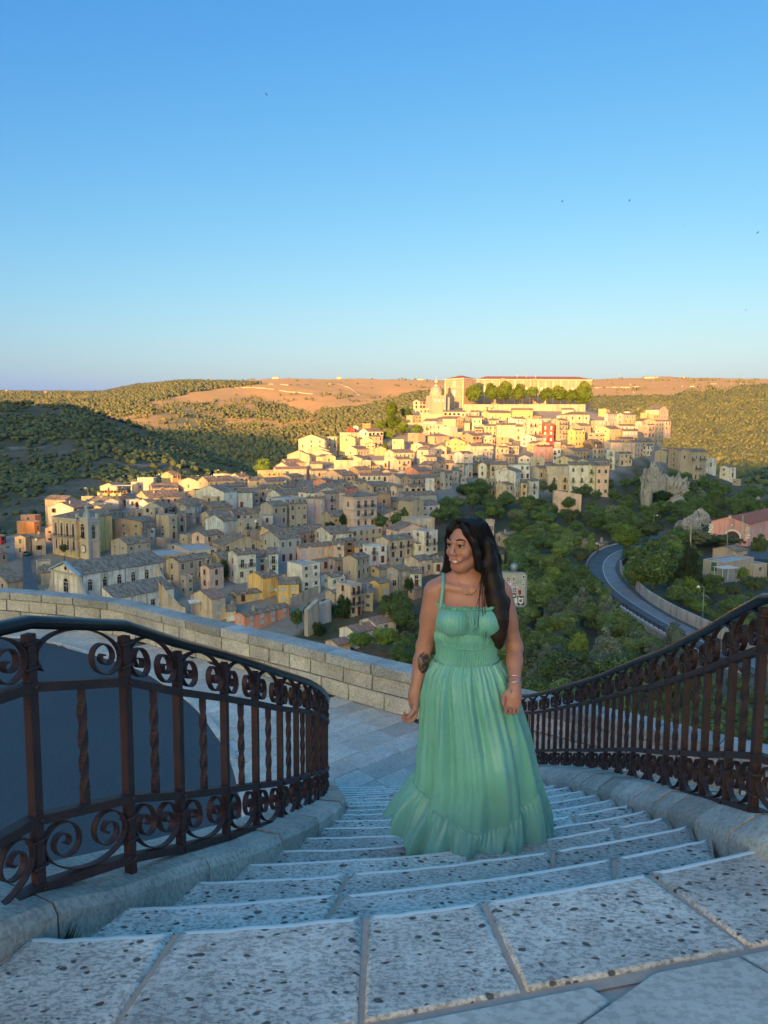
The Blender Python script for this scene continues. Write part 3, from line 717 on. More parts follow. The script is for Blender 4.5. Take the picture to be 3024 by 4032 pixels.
def dish_me():
    m=MB(); n=10; V=[(0,0.08,0)]+[(math.cos(2*math.pi*k/n)*.45,-.05,math.sin(2*math.pi*k/n)*.45) for k in range(n)]
    m.add(V,[(0,1+k,1+(k+1)%n) for k in range(n)]); m.tube([(0,.08,0),(0,.3,-.4)],.03,5); me=bpy.data.meshes.new('satellite_dish'); me.from_pydata(m.V,[],m.F); me.materials.append(WM['white']); me.update(); return me
ME_DISH=dish_me()
def antenna_me():
    m=MB(); m.tube([(0,0,0),(0,0,3.0)],.03,4)
    for z,l in((2.9,.8),(2.6,.6),(2.2,.9)): m.box((0,0,z),(l,.03,.03))
    me=bpy.data.meshes.new('antenna'); me.from_pydata(m.V,[],m.F); me.materials.append(M_IRON); me.update(); return me
ME_ANT=antenna_me()
def chimney_me():
    m=MB(); m.box((0,0,.5),(.55,.45,1.6)); m.box((0,0,1.34),(.7,.6,.1)); m.box((0,0,1.5),(.4,.35,.25))
    me=bpy.data.meshes.new('chimney'); me.from_pydata(m.V,[],m.F); me.materials.append(WM['stone']); me.update(); return me
ME_CH=chimney_me()
HOUSES=[]   # (root, px, py, colour, storeys, roofword)
def put(name,me,parent,loc,rz=0):
    o=bpy.data.objects.new(name,me); COL.objects.link(o); o.parent=parent; o.location=loc; o.rotation_euler=(0,0,rz); return o
def solve(C,dx,dy,px):
    k=(px-1512)/FPX
    # t so that C+t*(dx,dy) projects on column px
    A=CMI@Vector((C.x,C.y,C.z-CAMZ)); B=CMI@Vector((dx,dy,0)); return (-k*A.z-A.x)/(B.x+k*B.z)
def roof_uv(face_pts,u,v): return [(p.dot(u),p.dot(v)) for p in face_pts]
def house(xl,xc,xr,yt,yb,roof='gl',col='stone',th=None,D=None,depth=None,rows=None,cols=None,lcols=None,win=None,pitch=None,rm=None,name='house',label=None,cat='house',bal=0,door=True,base=5.0,seed=None,extra=True,trim=False):
    wl=max(0,xc-xl); wr=max(1,xr-xc); f=wl/(wl+wr)
    if th is None: th=64 if f>.62 else (14 if f<.12 else (28 if f<.35 else 42))
    D=D or Dg(xc,yb); C=W(xc,yb,D); H=W(xc,yt,D).z-C.z
    azi=math.atan2(C.x,C.y); t=R(th)-azi*.6
    if wl<3: t=min(t,-azi+R(4)) if -azi+R(4)>-1 else t
    a=Vector((math.cos(t),math.sin(t),0)); b=Vector((-math.sin(t),math.cos(t),0))
    wa=solve(C,a.x,a.y,xr); wa=max(2.5,min(130,wa)) if wa>0 else 8
    if wl>=3:
        wb=solve(C,b.x,b.y,xl); wb=max(2.5,min(40,wb)) if wb>0 else 9
    else: wb=depth or 7.5
    if depth: wb=depth
    rr=random.Random(seed if seed is not None else int(xc*7+yb*13)); 
    root=empty(name,C,t,label,cat); HOUSES.append([root,xc+wr/2-wl/4,(yt+yb)/2,col,max(1,round(H/3.3)),roof,wl+wr,rm,C+a*wa/2+b*wb/2,math.hypot(wa,wb)/2,D,(xl,xr,yt,yb)])
    X,Y=Vector((1,0,0)),Vector((0,1,0)); pt=pitch if pitch is not None else rr.uniform(.30,.40)
    # walls (front-right face along +X at y=0, left face along +Y at x=0)
    Vw=[];Fw=[]; z0=-base; e=0.0
    if roof=='f': H2=H
    P=[(0,0),(wa,0),(wa,wb),(0,wb)]
    for x,y in P: Vw.append((x,y,z0))
    if roof=='gl' or roof=='m':
        if roof=='gl':
            for x,y in P: Vw.append((x,y,H))
            Vw+=[(0,wb/2,H+pt*wb/2),(wa,wb/2,H+pt*wb/2)]; Fw=[(0,1,5,4),(1,2,6,9,5),(2,3,7,6),(3,0,4,8,7)]
        else:
            hs=[H,H,H+pt*wb*.8,H+pt*wb*.8]
            for (x,y),h in zip(P,hs): Vw.append((x,y,h))
            Fw=[(0,1,5,4),(1,2,6,5),(2,3,7,6),(3,0,4,7)]
    elif roof=='gr':
        for x,y in P: Vw.append((x,y,H))
        Vw+=[(wa/2,0,H+pt*wa/2),(wa/2,wb,H+pt*wa/2)]; Fw=[(0,1,5,8,4),(1,2,6,5),(2,3,7,9,6),(3,0,4,7)]
    else:
        for x,y in P: Vw.append((x,y,H))
        Fw=[(0,1,5,4),(1,2,6,5),(2,3,7,6),(3,0,4,7)]
    mk('wall',Vw,Fw,WM[col],root)
    # roof
    rm_=rm or rr.choice([M_ROOF,M_ROOF,M_ROOFG,M_ROOF]); ov=.32; tk=.16; m=MB(); UV=[]
    def slope(q,thick=tk):      # q: 4 corners counter-clockwise from above
        q=[Vector(p) for p in q]; n=(q[1]-q[0]).cross(q[3]-q[0]).normalized(); lo=[p-n*thick for p in q]
        m.add(q+lo,[(0,1,2,3),(7,6,5,4),(0,4,5,1),(1,5,6,2),(2,6,7,3),(3,7,4,0)])
        u=(q[1]-q[0]).normalized(); v=n.cross(u)
        for fidx in [(0,1,2,3),(3,2,1,0),(0,0,1,1),(1,1,2,2),(2,2,3,3),(3,3,0,0)]:
            UV.extend((q[k].dot(u),q[k].dot(v)) for k in fidx)
    def tri(q):
        q=[Vector(p) for p in q]; n=(q[1]-q[0]).cross(q[2]-q[0]).normalized(); u=(q[1]-q[0]).normalized(); v=n.cross(u); m.add(q,[(0,1,2)]); UV.extend((p.dot(u),p.dot(v)) for p in q)
    up=tk*.9
    if roof=='gl':
        zr=H+pt*wb/2+up; ze=H-pt*ov+up
        slope([(-ov*.5,-ov,ze),(wa+ov*.5,-ov,ze),(wa+ov*.5,wb/2,zr),(-ov*.5,wb/2,zr)]); slope([(wa+ov*.5,wb+ov,ze),(-ov*.5,wb+ov,ze),(-ov*.5,wb/2,zr),(wa+ov*.5,wb/2,zr)])
    elif roof=='gr':
        zr=H+pt*wa/2+up; ze=H-pt*ov+up
        slope([(wa+ov,-ov*.5,ze),(wa+ov,wb+ov*.5,ze),(wa/2,wb+ov*.5,zr),(wa/2,-ov*.5,zr)]); slope([(-ov,wb+ov*.5,ze),(-ov,-ov*.5,ze),(wa/2,-ov*.5,zr),(wa/2,wb+ov*.5,zr)])
    elif roof=='m':
        slope([(-ov*.5,-ov,H-pt*ov*.8+up),(wa+ov*.5,-ov,H-pt*ov*.8+up),(wa+ov*.5,wb+.1,H+pt*wb*.8+up),(-ov*.5,wb+.1,H+pt*wb*.8+up)])
    elif roof=='h':
        s=min(wa,wb)/2; zr=H+pt*s+up; ze=H-pt*ov+up
        if wa>=wb: r0,r1=Vector((s,wb/2,zr)),Vector((wa-s,wb/2,zr))
        else: r0,r1=Vector((wa/2,s,zr)),Vector((wa/2,wb-s,zr))
        c=[Vector((-ov,-ov,ze)),Vector((wa+ov,-ov,ze)),Vector((wa+ov,wb+ov,ze)),Vector((-ov,wb+ov,ze))]
        if wa>=wb:
            slope([c[0],c[1],r1,r0],.05); slope([c[2],c[3],r0,r1],.05); tri([c[1],c[2],r1]); tri([c[3],c[0],r0])
        else:
            slope([c[1],c[2],r1,r0],.05); slope([c[3],c[0],r0,r1],.05); tri([c[0],c[1],r0]); tri([c[2],c[3],r1])
        m.box((wa/2,wb/2,H-.05),(wa+.5,wb+.5,.2)); UV.extend([(0,0)]*24)
    if roof!='f':
        me=bpy.data.meshes.new('roof'); me.from_pydata(m.V,[],m.F); l=me.uv_layers.new(name='UVMap'); l.data.foreach_set('uv',np.asarray(UV,dtype=np.float32).ravel()); me.update(); mesh_obj('roof',me,rm_,root)
    else:
        m=MB(); m.box((wa/2,wb/2,H-.35),(wa-.3,wb-.3,.2)); m.build('roof',rm or M_FLAT,root)
        m=MB(); t_=.24; hh=.001
        for (x0,y0,x1,y1) in ((0,0,wa,t_),(0,wb-t_,wa,wb),(0,t_,t_,wb-t_),(wa-t_,t_,wa,wb-t_)): m.box(((x0+x1)/2,(y0+y1)/2,H+.05),(x1-x0+.06,y1-y0+(.06 if y1-y0<1 else 0),.12))
        m.build('coping',M_TRIM,root)
    # openings
    win=win or rr.choice(['dark','dark','dark','brown','white','green','blue','open'])
    fl=rows or max(1,round(H/3.05)); big=H*FPX/D
    for face,L in (('f',wa),('l',wb if wl>=8 else 0)):
        if L<2.4: continue
        nc=(cols if face=='f' else lcols); nc=max(1,round(L/2.7)) if nc is None else nc
        if face=='l' and lcols is None: nc=max(1,int(nc*.6))
        if nc==0: continue
        for r in range(fl):
            fh=H/fl; zb=fh*r+min(1.0,fh*.3)
            for c in range(nc):
                x=L*(c+.5)/nc+rr.uniform(-.15,.15)
                if cols is None and rr.random()<(.05 if face=='f' else .25): continue
                pos=(x,-.0,zb) if face=='f' else (0.0,L-x,zb); rz=0 if face=='f' else -math.pi/2
                if r==0 and face=='f' and door and rr.random()<.3: put('door',ME_DOOR,root,(x,0,0.02),rz); continue
                hh_=1.55 if fh>2.7 else .9
                if rr.random()<.18 and cols is None: o=put('window',wmesh(.7,.8,win),root,(pos[0],pos[1],zb+.3),rz)
                else:
                    isb=(r>0 and face=='f' and rr.random()<bal)
                    if isb: put('window',wmesh(.95,2.1,win),root,(pos[0],pos[1],fh*r+.12),rz); put('balcony',BAL[1.9],root,(pos[0],pos[1],fh*r+.1),rz)
                    else: put('window',wmesh(.95,hh_,win),root,pos,rz)
    if extra:
        if roof!='f' and rr.random()<.4: put('chimney',ME_CH,root,(wa*rr.uniform(.2,.8),wb*rr.uniform(.3,.6),H+pt*min(wa,wb)*.2))
        if rr.random()<.35: put('antenna',ME_ANT,root,(wa*rr.uniform(.2,.8),wb*.5,H+(pt*min(wa,wb)*.4 if roof!='f' else -.3)))
        if rr.random()<.22: put('satellite_dish',ME_DISH,root,(wa*rr.uniform(.1,.9),-.35,H-.5+rr.uniform(0,.5)),rr.uniform(-.6,.6))
        if rr.random()<.5:
            mm=MB(); mm.tube([(wa-.1,-.08,0),(wa-.1,-.08,H-.2)],.05,5); mm.build('drainpipe',M_IRON,root)
    if trim:
        mm=MB(); mm.box((wa/2,-.08,H-.2),(wa+.3,.2,.3))
        for r in range(1,fl): mm.box((wa/2,-.05,H/fl*r),(wa+.1,.12,.18))
        mm.build('string_course',M_TRIM,root)
    return root,wa,wb,H,a,b
TS=1659/500.0
def T(ox,oy,rec,s=TS):
    for q in rec:
        xl,xc,xr,yt,yb,roof,col=q[:7]; kw=q[7] if len(q)>7 else {}
        house(ox+xl/s,ox+xc/s,ox+xr/s,oy+yt/s,oy+yb/s,roof,col,**kw)
A=dict
T(1100,1550,[(252,590,625,600,790,'gl','cream',A(win='green')),(105,395,402,805,900,'gl','stone',A(lcols=1)),(375,552,556,640,720,'gl','white',A(lcols=0)),(360,630,634,695,770,'gl','stone',A(lcols=0)),(365,655,660,745,810,'gl','stone',A(lcols=0)),(405,685,690,785,880,'gl','cream',A(lcols=0)),
 (480,560,735,825,912,'gr','lemon',A(cols=1,rows=1,win='green')),(620,624,755,565,705,'f','grey',A(th=10)),(775,985,1010,580,700,'gl','lemon',A(lcols=1)),(790,930,1070,510,600,'f','cream'),(1060,1220,1226,602,690,'gl','lemon',A(lcols=0)),(1180,1230,1350,560,690,'h','stone'),
 (860,1010,1175,725,818,'gl','cream',A(th=50)),(1130,1134,1255,660,770,'gr','stone'),(1240,1244,1395,718,795,'gr','ochre',A(cols=0)),(1475,1620,1642,600,755,'f','lemon',A(win='green',lcols=3)),(715,1070,1077,880,985,'f','stone',A(lcols=2)),(1078,1082,1200,880,990,'f','grey',A(th=50)),
 (1205,1250,1320,948,992,'gr','cream'),(1200,1210,1420,880,965,'f','cream'),(370,415,620,1005,1105,'gl','cream'),(400,404,565,918,980,'gl','stone',A(cols=0)),(625,629,985,990,1065,'f','white',A(th=10)),(565,820,985,1075,1160,'gl','stone'),(1030,1065,1480,1070,1150,'gl','white'),
 (965,1030,1055,430,465,'gl','white',A(cols=0,lcols=0,extra=False)),(1090,1186,1190,395,445,'f','orange',A(extra=False,lcols=2)),(885,980,985,475,500,'gl','red',A(rm=M_ROOFR,cols=0,lcols=0,extra=False,pitch=.6)),(0,100,355,905,925,'gl','stone',A(cols=0)),(840,1080,1165,850,900,'gl','stone')])
T(1550,1550,[(645,649,935,238,300,'gl','palepink',A(cols=5,rows=1,win='open')),(935,938,1010,240,300,'gr','pink',A(cols=2)),(550,805,920,330,460,'gr','lemon',A(th=58,win='brown')),(918,922,1000,380,470,'gl','grey'),(605,735,830,430,560,'f','palepink'),(405,525,730,555,655,'h','stone',A(rm=M_ROOFB)),
 (185,320,415,520,680,'f','brown'),(495,540,690,705,805,'gr','cream',A(cols=2,rows=1,win='green',rm=M_ROOFB)),(680,935,1000,630,750,'gl','ochre'),(880,1030,1150,550,760,'gl','brown',A(pitch=.3)),(1155,1240,1325,575,725,'f','palepink',A(bal=.8)),(1330,1380,1500,702,870,'gl','cream'),(1440,1500,1635,682,790,'gl','cream'),
 (1035,1155,1285,758,895,'f','greyblue'),(790,895,1030,782,1090,'gl','white',A(rows=4,cols=2,bal=.4,win='white')),(340,420,560,830,960,'gl','cream',A(win='turq')),(590,594,815,905,985,'h','palepink'),(815,830,920,920,1105,'gl','cream',A(rows=3)),(1105,1210,1255,925,1092,'gl','white'),(1255,1258,1480,925,1100,'gl','cream',A(rm=M_ROOFB,bal=.3)),
 (165,245,355,285,375,'f','stone'),(355,360,640,268,400,'f','lemon',A(cols=3,rows=1)),(1120,1190,1395,420,548,'gl','cream',A(win='green')),(1245,1249,1375,350,410,'gl','cream',A(win='green')),(1145,1245,1530,250,352,'gl','lemon',A(cols=3,rows=1,win='green')),(1020,1024,1150,325,470,'f','cream',A(win='green')),(1330,1334,1500,560,690,'f','brown',A(th=48,cols=1)),
 (255,340,450,100,200,'gl','cream',A(win='open')),(335,440,640,190,262,'f','cream',A(win='open')),(1010,1014,1120,240,300,'gl','greyblue'),(1190,1194,1310,190,215,'gl','cream',A(win='brown',rm=M_ROOFG)),(1380,1384,1590,400,560,'f','lemon',A(win='white')),(1060,1064,1160,460,560,'gl','stone'),(1370,1460,1580,820,900,'gl','stone'),(620,720,830,800,860,'f','grey'),(780,784,900,505,560,'f','brown',A(cols=0)),(160,164,420,385,440,'f','stone',A(cols=0,extra=False))])
T(2000,1550,[(45,49,325,212,335,'gl','ochre',A(rm=M_ROOFB,cols=3,rows=1)),(-150,-146,95,410,590,'gl','lemon',A(win='white',bal=.3)),(95,99,255,432,600,'gl','cream',A(cols=2,rows=2)),(190,270,440,335,640,'f','palepink',A(rows=3,bal=.9,win='brown')),(443,447,600,395,636,'h','red',A(cols=2,rows=3,bal=.4,rm=M_ROOFG,label='bright red three-storey house with small balconies and white window surrounds below the terrace wall')),
 (560,660,780,348,600,'gl','stone',A(bal=.5)),(670,790,1060,272,520,'h','cream',A(cols=3,rows=3,bal=.5,win='brown')),(780,870,1000,478,695,'gl','yellow',A(win='green')),(1040,1200,1300,515,630,'f','stone'),(1135,1320,1480,462,632,'gl','lemon',A(th=52)),(1065,1130,1280,352,470,'f','stone'),(1285,1300,1530,262,425,'gl','greyblue',A(th=52,rows=2,win='white')),
 (1515,1570,1650,322,465,'f','ochre'),(1180,1280,1330,200,300,'f','ochre',A(lcols=0)),(330,385,583,692,880,'gl','pink',A(cols=2,rows=2,rm=M_ROOFR,win='white')),(583,587,690,715,882,'f','paleblue',A(bal=.8)),(985,1125,1220,630,722,'gl','darkgrey',A(lcols=0,rm=M_ROOFG)),(690,760,865,682,728,'gl','stone'),(690,860,1060,752,862,'gl','stone'),(1100,1170,1280,722,870,'f','stone'),
 (1280,1284,1395,735,978,'f','white',A(rows=3,cols=1,bal=1,win='turq')),(1455,1470,1615,785,880,'gl','cream',A(bal=.5)),(-10,0,290,930,1105,'f','white',A(rm=M_WHITER)),(300,304,475,830,955,'f','cream',A(cols=1,rows=1,win='green')),(130,134,300,835,895,'gr','white',A(cols=2)),(295,405,525,975,1092,'gl','cream'),(480,510,785,942,1100,'gl','cream',A(cols=0)),(-170,95,165,1010,1185,'gl','white',A(rows=3)),
 (1535,1560,1590,235,330,'f','white',A(extra=False)),(-110,0,135,682,785,'gl','cream'),(205,300,440,285,340,'gl','brown',A(cols=0,lcols=0)),(440,444,560,330,400,'f','grey'),(600,604,690,640,720,'f','stone',A(cols=0)),(700,704,860,210,260,'gl','cream',A(cols=0,extra=False))])
T(2300,1600,[(830,935,975,248,400,'f','greyblue'),(915,1025,1050,108,272,'f','ochre',A(lcols=0)),(1045,1125,1210,132,292,'f','ochre',A(lcols=0)),(975,1040,1150,302,500,'gl','palepink',A(bal=.8)),(1150,1210,1290,262,600,'f','grey',A(rows=5)),(610,620,870,402,570,'gl','grey',A(cols=5,win='white')),(430,820,950,602,842,'f','palepink',A(th=55,lcols=0)),
 (950,1020,1110,642,800,'gl','white'),(500,580,780,772,955,'gl','cream',A(bal=.3)),(1150,1340,1440,742,905,'gl','stone'),(1250,1350,1520,685,790,'gl','cream',A(rm=M_ROOFR,pitch=.12)),(870,900,1010,300,400,'f','stone'),(530,640,840,130,300,'gl','greyblue',A(th=50))],4.147)
T(2400,1550,[(410,480,575,348,515,'gl','stone',A(bal=.8,rows=3)),(540,575,640,387,440,'f','white'),(660,715,758,442,502,'gl','white',A(cols=1)),(745,765,790,515,545,'f','stone',A(cols=0,extra=False)),(350,420,480,345,450,'gl','brown')],1.5256)
T(300,1820,[(70,215,232,452,535,'f','ochre',A(lcols=1)),(280,585,600,392,540,'f','lemon',A(lcols=3,th=66,label='sunlit lemon yellow house with a flower-filled roof terrace and white pergola')),(720,800,880,262,375,'f','cream'),(800,1010,1060,208,280,'f','cream',A(lcols=0)),(1115,1260,1370,172,220,'gl','ochre',A(lcols=0,rm=M_ROOFB)),(985,1000,1335,345,405,'gl','stone',A(depth=12)),(1335,1610,1616,255,370,'gl','grey',A(lcols=1)),
 (465,600,740,492,570,'gl','stone'),(650,700,830,492,595,'f','white'),(820,935,1050,522,625,'gl','white',A(lcols=0)),(800,940,1400,470,565,'gl','stone',A(depth=14)),(500,625,760,652,730,'f','stone',A(lcols=0)),(760,780,960,632,735,'f','grey'),(395,865,950,782,1085,'gl','brown',A(th=68,lcols=3,pitch=.16,label='big brown stained stone house with a shallow roof right of the clock tower')),
 (290,360,420,702,1035,'f','ochre'),(955,1030,1060,602,855,'f','stone'),(1050,1220,1330,705,1000,'f','stone',A(bal=.4)),(1330,1334,1440,702,905,'gl','stone',A(bal=.4)),(1345,1435,1570,572,835,'gl','grey',A(rows=2,win='white',bal=.4)),(1450,1520,1640,402,460,'gl','stone'),(880,940,1040,860,1050,'gl','greyblue'),(1050,1150,1240,1000,1080,'f','stone',A(cols=0,lcols=0)),(1180,1200,1350,1090,1150,'f','grey',A(cols=1,rows=1)),
 (1350,1460,1560,960,1060,'f','stone'),(230,234,330,470,530,'f','cream',A(cols=1,rows=1,extra=False))])
T(750,1820,[(80,440,612,392,648,'gl','white',A(th=50,lcols=1,rows=2,cols=1,win='white')),(612,616,818,397,590,'gl','paleblue',A(cols=2,rows=1,win='white')),(818,822,915,382,545,'f','grey'),(905,909,1170,347,465,'gl','grey',A(cols=3,rows=1,win='brown')),(515,635,765,187,338,'gl','cream'),(650,655,950,242,325,'gl','grey',A(cols=2,rows=1)),(300,440,540,162,250,'f','cream'),(1100,1200,1385,332,455,'gl','greyblue'),
 (1395,1399,1520,322,398,'gl','cream',A(cols=1,rows=1)),(1085,1115,1520,92,238,'gl','cream',A(cols=0,rm=M_ROOFB)),(920,1075,1265,572,965,'gl','grey',A(rows=3,win='brown')),(1265,1300,1530,545,905,'gl','grey',A(rows=3,bal=.2)),(200,435,620,772,1105,'gl','paleblue',A(rows=3,cols=2,win='white')),(620,700,935,762,1135,'f','grey',A(bal=.5)),(930,935,1080,705,1045,'f','greyblue',A(rows=3)),(470,590,830,692,765,'gl','cream'),
 (680,830,950,662,725,'gl','grey'),(850,960,1060,672,725,'gl','stone'),(20,185,435,962,1185,'gl','palepink',A(cols=2,rows=2,win='brown')),(-100,75,155,562,800,'gl','grey',A(bal=.5)),(155,345,420,452,655,'f','stone'),(-60,160,340,432,505,'gl','stone'),(1520,1524,1610,330,420,'f','grey'),(940,1060,1120,380,440,'gl','stone',A(cols=0)),(-20,40,160,680,790,'f','paleblue')])
T(1200,1780,[(115,275,370,377,518,'gl','salmon',A(cols=1,rows=1,lcols=1,label='small salmon pink cube-like house with a single window, among grey roofs')),(165,265,445,542,892,'gl','lilac',A(rows=3,cols=1,bal=.6,label='tall lilac grey house with a flowered balcony left of the big stone palazzo')),(445,449,525,527,855,'gl','lilac',A(rows=3,cols=1)),(475,560,690,472,555,'gl','salmon',A(cols=0,lcols=0)),(940,944,1125,545,860,'gl','brown',A(rows=2,cols=1,win='blue')),
 (1125,1129,1225,647,810,'gl','grey',A(cols=1,rows=1)),(1225,1400,1555,645,985,'gr','stone',A(th=38,cols=1,rows=2)),(700,880,1110,452,515,'gl','stone'),(1055,1250,1400,347,402,'gl','palepink',A(cols=2,lcols=0,win='white')),(1115,1205,1320,462,595,'gl','cream',A(cols=1)),(1290,1385,1590,462,645,'gl','cream'),(1220,1330,1415,267,350,'gl','paleblue'),(1300,1480,1650,250,390,'gl','salmon',A(cols=2,rows=1,lcols=0)),
 (280,370,550,402,470,'gl','grey'),(1015,1120,1210,257,295,'gl','cream',A(cols=0,lcols=0)),(20,35,265,602,935,'gl','lilac',A(rows=3,cols=2,win='white')),(560,660,800,380,440,'gl','stone'),(830,840,1000,395,450,'gl','grey',A(rm=M_ROOFB,cols=0)),(640,760,870,430,470,'f','cream')])
T(450,2080,[(680,845,1275,442,735,'gl','stone',A(cols=4,rows=2,th=44,win='dark',label='long mottled stone house with four tall windows directly behind the church apse')),(1130,1245,1430,522,805,'gl','palepink',A(cols=1)),(1000,1275,1455,932,1190,'gl','cream',A(cols=1,rows=2,lcols=0,rm=M_ROOFB,win='white',label='cream house with tan roof and white awning terrace just above the parapet')),(1460,1465,1580,1082,1165,'gl','white',A(cols=0)),(880,940,1010,640,860,'f','stone')])
T(900,2080,[(0,115,360,352,690,'gl','white',A(th=30,rows=2,cols=2,bal=.5)),(355,359,525,377,575,'gl','greyblue',A(rows=2,bal=.4)),(525,529,650,337,590,'gl','paleblue',A(rows=2,bal=.4)),(248,448,650,652,895,'gl','yellow',A(cols=1,rows=1,lcols=0,win='white',label='dull yellow house with one pale shuttered window and a green canopy below')),(30,110,442,872,965,'gl','yellow',A(cols=2,rows=1,win='white')),(650,654,920,735,975,'gl','yellow',A(cols=2,rows=2,win='white')),
 (768,960,1195,482,895,'f','white',A(th=38,rows=4,lcols=0,label='tall flat-roofed white house with black-streaked side wall above the yellow houses')),(835,920,1368,257,405,'gl','palepink',A(cols=4,rows=1,bal=.8,label='long pale pink house with three small iron balconies and a patched tiled roof')),(1368,1372,1515,217,405,'gl','palepink',A(cols=1,rows=2)),(1205,1345,1520,642,765,'gl','white',A(rows=1)),(85,215,795,1152,1330,'gl','salmon',A(th=44,rows=2,cols=4,win='white',label='salmon and orange house with grey tiled roof rising behind the parapet')),
 (1265,1385,1545,852,965,'gl','stone',A(th=50,cols=0,lcols=0)),(1205,1215,1330,470,530,'f','stone'),(700,850,960,640,700,'gl','stone',A(cols=0,lcols=0)),(0,60,250,900,960,'gl','grey')])
T(1300,2080,[(90,188,308,172,345,'gl','ochre',A(cols=1,rows=2,lcols=0,win='open')),(310,314,515,242,370,'gl','ochre',A(cols=1,rows=1,win='open')),(425,515,745,237,465,'f','white',A(rm=M_WHITER,rows=2,bal=.5)),(600,765,1070,162,405,'gl','cream',A(rows=2,cols=3,win='brown',bal=1,lcols=0)),(1075,1225,1405,42,335,'f','white',A(rows=3,bal=.9,win='brown')),(1070,1130,1200,202,335,'gl','white'),(970,1155,1335,427,605,'gl','cream',A(cols=2,rows=1,win='green',lcols=0)),
 (1335,1339,1475,442,565,'gl','white'),(740,885,1045,557,785,'gl','grey',A(cols=1)),(1045,1049,1200,592,775,'gl','paleblue',A(rows=2)),(520,640,772,722,925,'gl','yellow',A(cols=1,rows=1,lcols=1,win='white')),(770,774,885,612,795,'f','grey'),(165,345,510,402,655,'gl','stone',A(th=58)),(80,265,410,747,1160,'f','cream',A(rows=3,cols=2,bal=1,win='brown')),(410,414,560,832,1065,'gl','stone'),(500,640,740,542,610,'gl','stone',A(cols=0)),(740,800,940,405,450,'f','grey',A(cols=1)),
 (1020,1100,1200,800,880,'gl','brown',A(cols=0)),(-20,60,170,420,600,'gl','stone',A(cols=1))])
T(700,1900,[(1055,1160,1300,985,1062,'gl','white',A(th=40,cols=0,lcols=0,rm=M_ROOFB,label='white house with a brown tiled roof just above the parapet left of the woman')),(1195,1290,1425,925,1010,'gl','white',A(th=40,cols=1,rows=1,lcols=0,rm=M_ROOFB,label='white house with brown tiled roof and one window, behind the bright green trees')),(965,1045,1130,1062,1120,'gl','cream',A(th=40,cols=0,lcols=0,rm=M_ROOFB))],1.659)
T(1600,1780,[(365,369,490,322,445,'gl','white'),(440,500,600,272,475,'gl','greyblue',A(bal=.4)),(600,604,690,242,395,'gl','grey',A(win='turq')),(250,262,365,347,645,'f','white',A(rows=3)),(985,1070,1160,352,575,'f','grey',A(lcols=0)),(1170,1297,1390,427,625,'gl','cream',A(lcols=0)),(1215,1420,1495,262,595,'gl','white',A(rows=3)),(1490,1494,1580,402,590,'gl','cream',A(cols=1)),(1160,1270,1480,1100,1210,'gl','cream'),(700,710,790,330,400,'f','greyblue'),(1150,1160,1240,430,560,'gl','stone')])
T(1900,2000,[(35,80,135,292,350,'gl','white'),(600,640,700,205,240,'gl','stone',A(cols=0)),(700,735,783,225,262,'gl','white',A(cols=0)),(240,262,300,300,345,'gl','cream',A(cols=0))],1.5867)
T(2000,1780,[(205,285,400,377,585,'gl','white',A(rows=2,cols=1,bal=.7)),(510,525,815,302,492,'f','cream',A(rows=2,cols=2,bal=.9,win='brown')),(785,789,1140,167,515,'gl','white',A(rows=3,cols=3,bal=.4)),(1140,1144,1310,172,560,'gl','palepink',A(rows=3,cols=2,label='beige tower-like house with arched openings standing above the green ravine'))])
T(0,2000,[(160,325,385,132,235,'f','orange',A(th=60,lcols=0,label='sunlit orange cubic house at the left edge of town')),(195,330,385,72,130,'f','salmon',A(lcols=1)),(145,245,300,278,440,'gl','stone',A(cols=0,lcols=1)),(300,304,430,288,425,'gl','grey',A(cols=1,rows=1)),(-200,75,225,700,800,'gl','stone',A(th=40,cols=0)),(340,350,480,508,610,'f','cream'),(385,389,600,610,700,'gl','stone',A(cols=0)),(-120,10,28,262,335,'f','red',A(lcols=0)),(-260,-60,70,440,520,'gl','brown')],2.38)

# ================================================================ LANDMARKS
def zat(px,py,D): return W(px,py,D).z
def frame_of(C,deg): t=R(deg); return Vector((math.cos(t),math.sin(t),0)),Vector((-math.sin(t),math.cos(t),0))
def lwin(root,face,x,z,w,h,kind,arch=False,L=0):
    if face=='f': return put('window',wmesh(w,h,kind,arch),root,(x,0,z),0)
    return put('window',wmesh(w,h,kind,arch),root,(0,x,z),-math.pi/2)
NEWH=len(HOUSES)
# the long college at the top of the town
r,wa,wb,H,a,b=house(1751,1824,1874,1488,1603,'h','brown',th=50,D=575,cols=0,lcols=0,rm=M_ROOFR,pitch=.3,door=False,extra=False,name='college_block',label='square ochre college block with a red hipped roof and tall pale niches, highest on the hill',cat='building',trim=False)
for z in (H*.36,H*.70):
    m=MB(); m.box((-.12,wb/2,z),(.3,wb+.4,.35)); m.box((wa/2,-.12,z),(wa+.4,.3,.35)); m.build('string_course',M_TRIM,r)
m=MB(); m.box((-.2,wb/2,H-.4),(.5,wb+1,.8)); m.box((wa/2,-.2,H-.4),(wa+1,.5,.8)); m.build('cornice',M_TRIM,r)
for y in (.3,wb-.3):
    m=MB(); m.box((-.1,y,H/2-1),(.3,1.1,H-1)); m.build('pilaster',WM['cream'],r)
for z in (H*.42,H*.74):
    m=MB(); m.box((-.08,wb*.5,z+1.6),(.2,2.2,4.2)); m.build('niche_panel',WM['white'],r)
r,wa,wb,H,a,b=house(1872,1876,2326,1492,1603,'h','brown',th=4,D=612,depth=17,cols=0,rm=M_ROOFR,pitch=.30,door=False,extra=False,name='college_wing',label='very long ochre college wing with a low red roof behind the row of terrace trees',cat='building')
